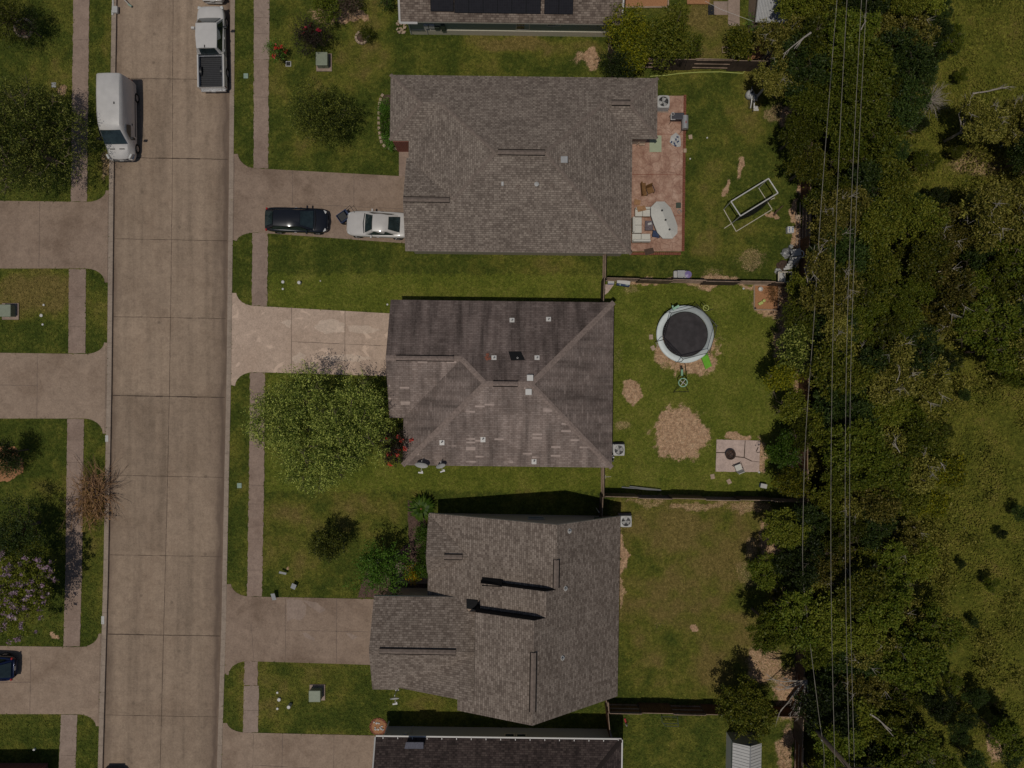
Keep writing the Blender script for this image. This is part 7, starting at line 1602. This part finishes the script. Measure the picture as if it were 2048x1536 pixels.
for i, (x, y, lb) in enumerate(((1560, 592, 'white scrap of paper right of the planting bed'), (1590, 593, 'small white scrap near the upper fence corner'))): tag(mk('litter', MB().box(G(x, y, .03), (.12, .09, .03), .7), M['white'], base=G(x, y)), lb, 'litter')
o = thing('storage_box', 'white and dark blue toy box at the upper left corner of the trampoline yard', 'box', at(1247, 566, .5)); p = P(1247, 566, .4); mk('box', MB().box((p.x, p.y, .22), (.95, .42, .42), -.15), M['navy'], o, bevel=.02); mk('lid', MB().box((p.x, p.y+.06, .46), (.98, .28, .05), -.15), M['white'], o, bevel=.02); mk('sticker', MB().box((p.x+.25, p.y-.12, .44), (.2, .14, .02), -.15).box((p.x-.25, p.y-.13, .44), (.1, .1, .02), -.15), M['green_v'], o)
o = thing('recycling_crate', 'small blue crate in the very corner by the side gate', 'crate', at(1222, 563, .3)); p = P(1222, 564, .3); mk('crate', MB().box((p.x, p.y, .14), (.45, .32, .28)), M['blue'], o, bevel=.02); mk('lid', MB().box((p.x, p.y-.02, .3), (.46, .2, .03)), M['lgrey'], o)
o = thing('electric_box', 'small black and white utility cluster under the air conditioner of the middle house', 'utility box', at(1224, 917, .8)); p = P(1224, 917, .8); mk('box', MB().box((p.x, p.y, .8), (.18, .4, .5)), M['black_p'], o); mk('conduit', MB().tube([(p.x+.02, p.y-.2, .1), (p.x+.02, p.y+.25, 1.1)], .03, 6).box((p.x+.03, p.y+.1, 1.06), (.2, .08, .05)), M['white'], o)
o = thing('cooler', 'white-lidded blue cooler in the lower right corner of the trampoline yard', 'cooler', at(1528, 972, .4)); p = P(1528, 972, .45); mk('body', MB().box((p.x, p.y, .2), (.45, .3, .38), -.2), M['blue'], o, bevel=.03); mk('lid', MB().box((p.x, p.y, .42), (.48, .33, .06), -.2), M['lgrey'], o, bevel=.03)
o = thing('timber_planks', 'two long grey planks leaning on the shaded tan fence', 'planks', G(1290, 975)); b = MB().tube([G(1243, 974, .1), G(1322, 981, .1)], .04, 4).tube([G(1258, 972, .25), G(1320, 979, .3)], .04, 4); mk('planks', b, M['grey'], o)
o = thing('garden_tool', 'thin pale stick on the grass by the side fence below the middle house', 'tool', G(1217, 953)); mk('stick', MB().tube([G(1207, 954, .03), G(1222, 953, .03)], .018, 4).tube([G(1211, 950, .03), G(1210, 958, .03)], .015, 4), M['cream'], o)
o = thing('swing_frame', 'thin dark metal bench frame below the red-brown fence', 'frame', G(1340, 1445)); b = MB()
for q_ in (((1323, 1433), (1324, 1444)), ((1324, 1444), (1331, 1452)), ((1331, 1452), (1357, 1453)), ((1357, 1453), (1355, 1434)), ((1327, 1447), (1356, 1447)), ((1323, 1433), (1355, 1434))): b.tube([P(*q_[0], .6), P(*q_[1], .6)], .025, 5)
mk('frame', b, M['green_d'], o)
o = thing('garden_gnome_lights', 'small white and red ornament on the lawn right of the bottom house fence', 'ornament', G(1252, 1446)); mk('figure', MB().lathe([(.07, 0), (.09, .2), (.04, .4), (.001, .45)], G(1252, 1447), 10), M['white'], o); mk('base', MB().box(G(1250, 1440, .05), (.12, .3, .08), .3), M['red'], o)
for i, (x, y, lb) in enumerate(((1387, 100, 'small square wire planter frame under the columnar sapling'), (1448, 103, 'square wire planter frame left of the fig-like plant'))):
    o = thing('planter_frame', lb, 'planter frame', G(x, y)); b = MB(); s = .2
    for a_, c_ in (((-s, -s), (s, -s)), ((s, -s), (s, s)), ((s, s), (-s, s)), ((-s, s), (-s, -s))): b.tube([G(x, y, .3)+Vector((*a_, 0)), G(x, y, .3)+Vector((*c_, 0))], .018, 4); b.tube([G(x, y, .3)+Vector((*a_, 0)), G(x, y, 0)+Vector((*a_, 0))], .014, 4)
    mk('wire_frame', b, M['stick'], o)
tag(mk('clothesline', MB().tube([P(1410, 2, 2.0), P(1440, 18, 1.9), P(1507, 43, 1.9)], .012, 4), M['white'], base=G(1450, 20)), 'thin white line strung from the garden bed to the metal shed', 'line')
